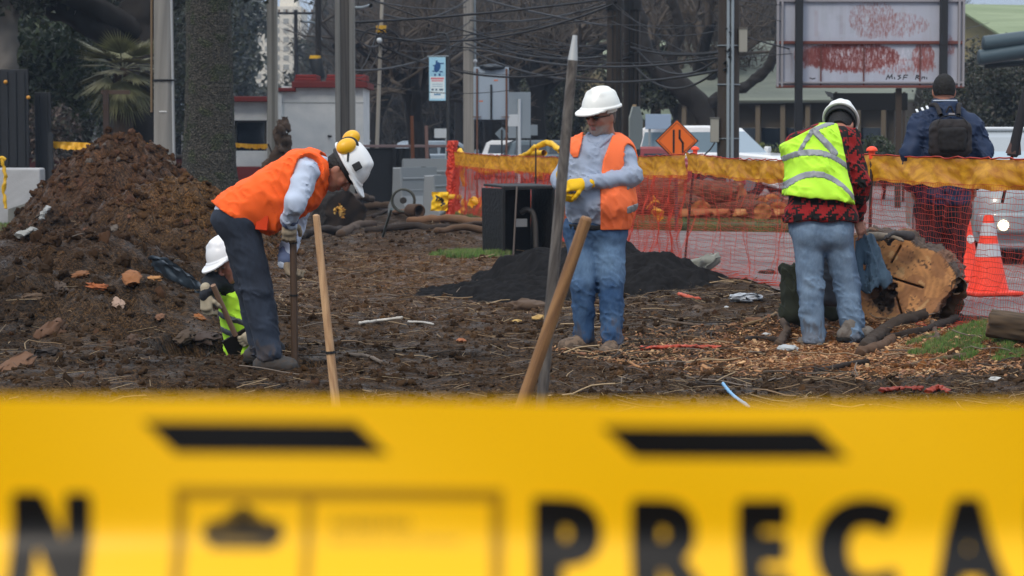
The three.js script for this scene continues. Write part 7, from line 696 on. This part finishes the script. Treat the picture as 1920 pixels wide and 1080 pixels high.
    part(t2, 'panel', new THREE.PlaneGeometry(X(1806) - X(1458), Y(-20) - Y(160)).translate(X(1632), (Y(-20) + Y(160)) / 2, 0), M(0xffffff, 0.75, { map: tx, side: THREE.DoubleSide })); part(t2, 'backing', bx(X(1806) - X(1458), Y(-20) - Y(160), 0.05, 0, (Y(-20) + Y(160)) / 2, -0.035), fr); part(t2, 'upper_panel', bx(X(1806) - X(1458), 1.4, 0.06, 0, Y(-20) + 0.72, -0.02), fr);
    for (const [y0, y1, m] of [[160, 165, rs], [77, 83, rs], [-3, 4, fr], [153, 157, fr]]) part(t2, 'rail', bx(X(1808) - X(1457), Math.abs(Y(y0) - Y(y1)), 0.09, 0, (Y(y0) + Y(y1)) / 2, 0.03, 0.01), m); for (const px of [1459, 1467, 1797, 1805]) part(t2, 'stile', bx(0.05, Y(-20) - Y(163), 0.1, X(px), (Y(-20) + Y(163)) / 2, 0.035, 0.01), fr); for (const px of [1540, 1620, 1725]) part(t2, 'rib', bx(0.025, Y(85) - Y(160), 0.05, X(px), (Y(85) + Y(160)) / 2, 0.015, 0.005), rs); for (const px of [1497, 1766]) part(t2, 'post', bx(0.155, Y(-80) + 0.1, 0.16, X(px), (Y(-80) - 0.1) / 2, 0.17, 0.01), M(0x15171b, 0.7)); part(t2, 'lower_post', bx(0.12, Y(165), 0.12, X(1688), Y(165) / 2, -0.15, 0.01), M(0x3c3229, 0.85));
  }
}
// ---------------------------------------------------------------- vehicles
function vehicle(label, pos, turn, o) {
  const t = thing('parked_car', label, 'car', pos, turn), { L, W, H, hood, bw, bl } = o, pm = new THREE.MeshPhysicalMaterial({ color: o.color, roughness: 0.3, clearcoat: 0.8, clearcoatRoughness: 0.1 }), gm = new THREE.MeshPhysicalMaterial({ color: o.glass || 0x27323b, roughness: 0.06, clearcoat: 0.6 }), bk = M(0x121316, 0.6), wr = o.wr || 0.34, fx = L / 2 - 0.85, rx = -L / 2 + 0.8;
  const s = new THREE.Shape(); s.moveTo(-L / 2 + 0.03, 0.32); s.lineTo(rx - wr - 0.06, 0.28); s.absarc(rx, wr, wr + 0.06, Math.PI, 0, true); s.lineTo(fx - wr - 0.06, 0.26); s.absarc(fx, wr, wr + 0.06, Math.PI, 0, true); s.lineTo(L / 2 - 0.05, 0.3); s.quadraticCurveTo(L / 2 + 0.02, 0.5, L / 2 - 0.02, bl - 0.18); s.quadraticCurveTo(L / 2 - 0.08, bl - 0.04, L / 2 - 0.3, bl); s.lineTo(L / 2 - hood, bl + 0.07); s.lineTo(-L / 2 + 0.1, bl + 0.06); s.quadraticCurveTo(-L / 2 - 0.03, bl, -L / 2 + 0.03, 0.32);
  const body = part(t, 'body', prism(s, W, 0.06), pm); const cb = [[-L / 2 + 0.1, bl + 0.04], [-L / 2 + 0.28, H - 0.08], [-L / 2 + 0.45, H], [L / 2 - hood - 0.95, H], [L / 2 - hood - 0.72, H - 0.06], [L / 2 - hood + 0.05, bl + 0.04]], cab = prism(cb, W - 0.12, 0.05), q = cab.attributes.position; for (let i = 0; i < q.count; i++) q.setZ(i, q.getZ(i) * (1 - 0.17 * cl((q.getY(i) - bl) / (H - bl)))); cab.computeVertexNormals(); part(t, 'cabin', cab, pm);
  const zs = y => (W / 2 - 0.06) * (1 - 0.17 * cl((y - bl) / (H - bl))) + 0.012, y0 = bl + 0.12, y1 = H - 0.12; for (const sd of [-1, 1]) { const x0 = -L / 2 + 0.32, x1 = L / 2 - hood - 0.2, xm = (x0 + x1) / 2 - 0.1; for (const [a, b, c] of [[x0, xm - 0.04, xm - 0.04], [xm + 0.04, x1 - 0.05, x1 - 0.62]]) { const g = new THREE.BufferGeometry(), P = [a, y0, zs(y0) * sd, b, y0, zs(y0) * sd, c, y1, zs(y1) * sd, a + 0.08, y1, zs(y1) * sd]; g.setAttribute('position', new THREE.Float32BufferAttribute(P, 3)); g.setIndex(sd > 0 ? [0, 1, 2, 0, 2, 3] : [0, 2, 1, 0, 3, 2]); g.computeVertexNormals(); part(t, 'side_window', g, gm); } const m = part(t, 'mirror', bx(0.14, 0.17, 0.2, L / 2 - hood - 0.1, bl + 0.2, sd * (W / 2 + 0.1), 0.04), o.mirror ? M(o.mirror, 0.4) : pm); }
  const ws = (xa, ya, xb, yb, off) => { const g = new THREE.BufferGeometry(), za = zs(ya) - 0.1, zb = zs(yb) - 0.1; g.setAttribute('position', new THREE.Float32BufferAttribute([xa + off, ya, za, xa + off, ya, -za, xb + off, yb, -zb, xb + off, yb, zb], 3)); g.setIndex([0, 1, 2, 0, 2, 3]); g.computeVertexNormals(); return g; }; part(t, 'windscreen', ws(L / 2 - hood - 0.03, bl + 0.12, L / 2 - hood - 0.66, H - 0.1, 0.075), gm); part(t, 'rear_window', ws(-L / 2 + 0.14, bl + 0.2, -L / 2 + 0.26, H - 0.16, -0.07), gm);
  for (const x of [fx, rx]) for (const sd of [-1, 1]) { const w = part(t, 'wheel', new THREE.CylinderGeometry(wr, wr, 0.22, 22).rotateX(Math.PI / 2).translate(x, wr, sd * (W / 2 - 0.12)), bk); part(w, 'rim', new THREE.CylinderGeometry(wr * 0.6, wr * 0.6, 0.235, 10).rotateX(Math.PI / 2).translate(x, wr, sd * (W / 2 - 0.12)), M(0x8c9094, 0.4, { metalness: 0.5 })); }
  part(t, 'bumper', bx(0.16, 0.24, W - 0.04, L / 2 + 0.02, 0.46, 0, 0.05), o.bumper ? M(o.bumper, 0.5) : pm); part(t, 'grille', bx(0.04, 0.16, W * 0.5, L / 2 - 0.01, bl - 0.2, 0, 0.02), bk); part(t, 'number_plate', bx(0.02, 0.12, 0.42, L / 2 + 0.11, 0.44, 0, 0.004), M(0xc8c8c2)); const lamps = []; for (const sd of [-1, 1]) { lamps.push(part(t, 'headlight', bx(0.08, 0.17, 0.34, L / 2 - 0.04, bl - 0.17, sd * (W / 2 - 0.25), 0.04), o.lit ? M(0xffffff, 0.3, { emissive: 0xfff2d8, emissiveIntensity: 3 }) : M(0xb9c2c8, 0.15))); part(t, 'fog_lamp', new THREE.CylinderGeometry(0.06, 0.06, 0.05, 12).rotateZ(Math.PI / 2).translate(L / 2 + 0.1, 0.44, sd * (W / 2 - 0.3)), o.lit ? M(0xffffff, 0.3, { emissive: 0xffe2b0, emissiveIntensity: 2.2 }) : M(0x9aa0a4, 0.2)); if (o.lit) { const l = new THREE.PointLight(0xfff0d8, 0.06); l.name = 'headlight_glow'; l.position.set(L / 2 + 0.2, bl - 0.17, sd * (W / 2 - 0.25)); l.castShadow = true; t.add(l); } }
  if (o.rack) for (const sd of [-1, 1]) part(t, 'roof_rail', rod([-L / 2 + 0.6, H + 0.09, sd * (W / 2 - 0.3)], [L / 2 - hood - 0.9, H + 0.09, sd * (W / 2 - 0.3)], 0.022), M(0xb9bec2, 0.4)); if (o.rack) for (const x of [-L / 2 + 0.7, L / 2 - hood - 1.0]) part(t, 'roof_bar', rod([x, H + 0.09, -W / 2 + 0.2], [x, H + 0.09, W / 2 - 0.2], 0.022), M(0xc9ced2, 0.4));
  return t;
}
{
  const g = (px, d) => { const p = spot(px, 300, d); p.y = ROAD_Y + 0.002; return p; };
  vehicle('white off-road car standing behind the conduit pole and the felled logs', g(1348, 62), -0.62, { L: 4.5, W: 1.8, H: 1.8, hood: 1.25, bl: 1.02, color: 0xe9ecee, wr: 0.38, mirror: 0xdadcdc, glass: 0x7d929f }); const ca = vehicle('silver estate car with lit headlights at the right edge', [5.97, ROAD_Y + 0.002, -28.0], -Math.PI / 2, { L: 4.5, W: 1.8, H: 1.42, hood: 1.2, bl: 0.92, color: 0x868e93, glass: 0x8fa3ad, lit: 1, rack: 1 });  // off-road car glass made pale to paint in the reflected sky
  vehicle('pale car far away left of the standing worker', g(1005, 95), -0.2, { L: 4.3, W: 1.75, H: 1.5, hood: 1.2, bl: 0.9, color: 0xd3d8dc }); vehicle('blue grey car far away behind the grey barriers', g(842, 92), 0.3, { L: 4.3, W: 1.75, H: 1.48, hood: 1.2, bl: 0.9, color: 0x8b9cab }); vehicle('dark car far away behind the standing worker elbow', g(1055, 84), 0.1, { L: 4.3, W: 1.75, H: 1.48, hood: 1.2, bl: 0.9, color: 0x4a5a62 }); vehicle('red car behind the logs on the verge', g(1232, 58), 0.15, { L: 3.9, W: 1.7, H: 1.25, hood: 1.1, bl: 0.8, color: 0x9a2424 }); vehicle('white car far away behind the orange diamond sign', g(1222, 88), 0.25, { L: 4.3, W: 1.75, H: 1.5, hood: 1.2, bl: 0.9, color: 0xcfd3d6 });
}
// ---------------------------------------------------------------- container, barriers, gate, odds and ends
{
  let p = G0(718, 50), t = thing('waste_container', 'black waste container with a pinkish top rail behind the helmet with ear muffs', 'container', p), y = q => spot(718, q, 50).y - p.y, k = 1 / perM(50), bm = M(0x14161a, 0.7); part(t, 'front', bx(100 * k, y(278) + 0.1, 0.06, 0, (y(278) - 0.1) / 2, 0, 0.01), bm); part(t, 'back', bx(100 * k, y(278) + 0.1, 0.06, 0, (y(278) - 0.1) / 2, -1.4, 0.01), bm); for (const s of [-1, 1]) part(t, 'end_wall', bx(0.06, y(278) + 0.1, 1.34, s * 48 * k, (y(278) - 0.1) / 2, -0.7, 0.01), bm); for (const x of [-42, 22, 34]) part(t, 'rib', bx(0.09, y(278), 0.07, x * k, y(278) / 2, 0.06, 0.01), M(0x0c0d10, 0.7)); part(t, 'top_rail', bx(180 * k, 0.06, 0.12, 40 * k, y(274), 0.03, 0.01), M(0x7d6866, 0.7));
  const bar = thing('plastic_barrier', 'rear grey water filled road barrier left of the rolled netting', 'barrier', G0(815, 47), 0.1, 'grey road barriers'), gm = M(0x7f8487, 0.55), prof = [[-0.26, 0], [0.26, 0], [0.25, 0.18], [0.13, 0.42], [0.1, 1.05], [-0.1, 1.05], [-0.13, 0.42], [-0.25, 0.18]]; part(bar, 'shell', prism(prof, 1.3, 0.03).rotateY(Math.PI / 2), gm); for (const y2 of [0.55, 0.82]) part(bar, 'rib', bx(1.2, 0.06, 0.06, 0, y2, 0.13, 0.02), gm); part(bar, 'filler_cap', rod([0.3, 1.05, 0], [0.3, 1.09, 0], 0.06), MAT.black); for (const x of [-0.4, 0.1]) part(bar, 'socket', bx(0.14, 0.1, 0.03, x, 0.1, 0.26, 0.01), MAT.black); copyOf(bar, G0(822, 44.5), 1.25, 'front grey road barrier turned end on to the camera', 0.8); copyOf(bar, G0(778, 46), 0.9, 'leftmost grey road barrier beside the black container', 0.85);
  t = thing('hose_drum', 'round wire guard drum in front of the grey barriers', 'drum', G0(756, 42)); t.position.y = 0.2; for (const z of [-0.12, 0.12]) part(t, 'ring', new THREE.TorusGeometry(0.2, 0.02, 6, 26).translate(0, 0.24, z), M(0x3a3c34, 0.6)); for (let i = 0; i < 12; i++) part(t, 'guard_bar', rod([Math.cos(i * 0.52) * 0.2, 0.24 + Math.sin(i * 0.52) * 0.2, -0.12], [Math.cos(i * 0.52) * 0.2, 0.24 + Math.sin(i * 0.52) * 0.2, 0.12], 0.012), M(0x35372f)); part(t, 'hub', rod([0, 0.24, -0.14], [0, 0.24, 0.14], 0.06), M(0x2a2622)); t = thing('log_ring', 'hollow log end with a pale rim in front of the grey barriers', 'log', G0(777, 41)); t.position.y = 0.08; part(t, 'wood', new THREE.LatheGeometry([[0.08, -0.15], [0.12, -0.15], [0.125, 0.15], [0.085, 0.16], [0.075, -0.1]].map(q => new THREE.Vector2(...q)), 20).rotateX(Math.PI / 2).rotateY(0.6).translate(0, 0.2, 0), M(0x453020, 0.9));
  for (const [px, d, h, c, label] of [[776, 48, 1.95, 0x6b3f28, 'left rusty stake behind the grey barriers'], [803, 48, 1.75, 0x7d6058, 'right pinkish stake behind the grey barriers']]) { const q = G0(px, d); solo('stake', label, 'stake', rod([0, 0, 0], [-0.04, h, 0], 0.045, 0.04, 6), M(c, 0.85), q); }
  // left edge
  p = G0(30, 47); t = thing('metal_gate', 'tall black metal gate panels at the left edge', 'gate', p); for (const [a, b, yt, z] of [[-40, 55, 130, 0], [57, 88, 172, -0.5]]) { const k2 = 1 / perM(47), Yt = spot(30, yt, 47).y - p.y; part(t, 'panel', bx((b - a) * k2, Yt, 0.06, ((a + b) / 2 - 30) * k2, Yt / 2, z, 0.01), M(0x10141a, 0.55)); for (let q = a + 8; q < b; q += 16) part(t, 'rib', bx(0.03, Yt - 0.1, 0.03, (q - 30) * k2, Yt / 2, z + 0.045, 0.005), M(0x0c1015, 0.5)); } part(t, 'post', bx(0.09, 1.6, 0.09, (88 - 30) / perM(47), 0.8, -0.4), M(0x2a2e33)); for (const [x, yy] of [[14, 154], [56, 183]]) part(t, 'amber_lamp', ball(0.042, (x - 30) / perM(47), spot(30, yy, 47).y - p.y, 0.08), M(0xc98c2a, 0.4));
  p = G0(28, 42); t = thing('concrete_block', 'white concrete block at the left edge beyond the mound', 'block', p, 0.05); part(t, 'block', boxUV(jitter(bx(0.98, 1.02, 0.6, 0, 0.51, 0, 0.04), 0.01, 3)), plaster(0x9fa0a2, 0xb9babb)); part(t, 'base_slab', jitter(prism([[-0.1, 0], [0.75, 0], [0.8, 0.28], [0.3, 0.42], [-0.1, 0.3]], 0.5), 0.03, 4).translate(0.1, 0, 0.5), stoneMat(0x75756f));
  t = thing('caution_ribbon', 'yellow caution ribbon hanging at the far left edge', 'tape', [0, 0, 0]); part(t, 'strip', jitter(hose([spot(2, 298, 41), spot(10, 330, 41), spot(7, 360, 41), spot(12, 392, 41)], 0.03, 6, 24).scale(1, 1, 1), 0.02, 7), M(0xd9a916, 0.5)); part(t, 'knot', jitter(hose([spot(-8, 300, 41), spot(4, 296, 41), spot(10, 300, 41)], 0.03, 6, 10), 0.01, 7), M(0xd9a916, 0.5));
  const rib = (label, pts, d, w) => { const P = [], I = [], n = 40, cv = new THREE.CatmullRomCurve3(pts.map(q => spot(q[0], q[1], d))); for (let i = 0; i <= n; i++) { const q = cv.getPoint(i / n); P.push(q.x, q.y, q.z + 0.03 * n2(i * 0.4, 1), q.x, q.y - w * (1 + 0.3 * n2(i * 0.3, 5)), q.z + 0.06 * n2(i * 0.4, 8)); if (i) { const a = 2 * i - 2; I.push(a, a + 1, a + 2, a + 1, a + 3, a + 2); } } const g = new THREE.BufferGeometry(); g.setAttribute('position', new THREE.Float32BufferAttribute(P, 3)); g.setIndex(I); g.computeVertexNormals(); solo('caution_ribbon', label, 'tape', g, M(0xe8ab12, 0.5, { side: THREE.DoubleSide })); }; rib('upper far yellow ribbon behind the red brown mound', [[95, 265], [150, 267], [205, 270], [290, 268]], 48, 0.11); rib('lower sagging far yellow ribbon behind the red brown mound', [[98, 269], [140, 274], [185, 279], [290, 274]], 47.6, 0.09); rib('far yellow ribbon below the gatehouse window', [[430, 267], [470, 270], [506, 270]], 58, 0.11);
  t = thing('low_wall', 'low dark red wall behind the far yellow ribbons', 'wall', G0(200, 56)); part(t, 'wall', bx(4.5, 1.05, 0.25, 0, 0.52, 0, 0.02), M(0x4e2626, 0.9)); part(t, 'coping', bx(4.6, 0.08, 0.35, 0, 1.09, 0, 0.02), M(0x4a4542, 0.9)); const hp = spot(215, 264, 45); t = thing('helmet_on_post', 'dark round cap showing above the red brown mound', 'post', [hp.x, 0, hp.z]); part(t, 'post', rod([0, 0, 0], [0, hp.y, 0], 0.03), M(0x25282b)); part(t, 'cap', new THREE.SphereGeometry(0.11, 16, 10, 0, 6.3, 0, 1.7).translate(0, hp.y - 0.03, 0), M(0x2d3944, 0.3));
  t = thing('rusty_frame', 'brown post with a crossbar behind the palm', 'post', G0(200, 49)); part(t, 'post', bx(0.12, 2.5, 0.1, 0, 1.25, 0), M(0x3a2b24)); part(t, 'crossbar', bx(0.6, 0.08, 0.08, 0.2, 2.45, 0), M(0x4a3a30));
  // gantry tubes entering from the right
  p = spot(1960, 100, 44); t = thing('gantry', 'pair of thick blue grey steel tubes entering from the upper right', 'gantry', [p.x, ROAD_Y, p.z]); const a = (px, py, z = 0) => spot(px, py, 44).sub(V(p.x, ROAD_Y, p.z)).add(V(0, 0, z)); for (const [x0, y0, x1, y1] of [[1845, 82, 2000, 62], [1836, 108, 2000, 82]]) { const m = part(t, 'tube', rod(a(x0, y0), a(x1, y1), 0.145, 0.145, 20), M(0x3f5058, 0.4, { metalness: 0.2 })); part(m, 'end_cap', ball(0.145, ...a(x0, y0).toArray(), 0.3, 1, 1), M(0x35444c, 0.45)); } part(t, 'under_beam', rod(a(1850, 122, -0.2), a(2000, 112, -0.2), 0.06), M(0x2a3338)); part(t, 'column', rod([0.35, 0, 0], [0.35, a(1990, 40).y, 0], 0.18, 0.16, 16), M(0x3f5058, 0.45));
  const u0 = spot(1925, 165, 17.0), u1 = spot(1898, 292, 17.0); t = thing('furled_umbrella', 'dark furled umbrella shape at the right edge above the mesh band', 'umbrella', u0); const e = u1.clone().sub(u0); part(t, 'canopy', jitter(rod(V(0, 0, 0), e, 0.02, 0.045, 10), 0.01, 12), M(0x1a1a20, 0.8)); part(t, 'handle', rod(e, e.clone().multiplyScalar(1.7), 0.012), M(0x2b2522)); part(t, 'fabric_edge', jitter(rod(e.clone().multiplyScalar(0.75), e.clone().multiplyScalar(0.98), 0.03, 0.05, 10), 0.015, 20), M(0x5a4440, 0.9));
}
renderer.render(scene, camera);
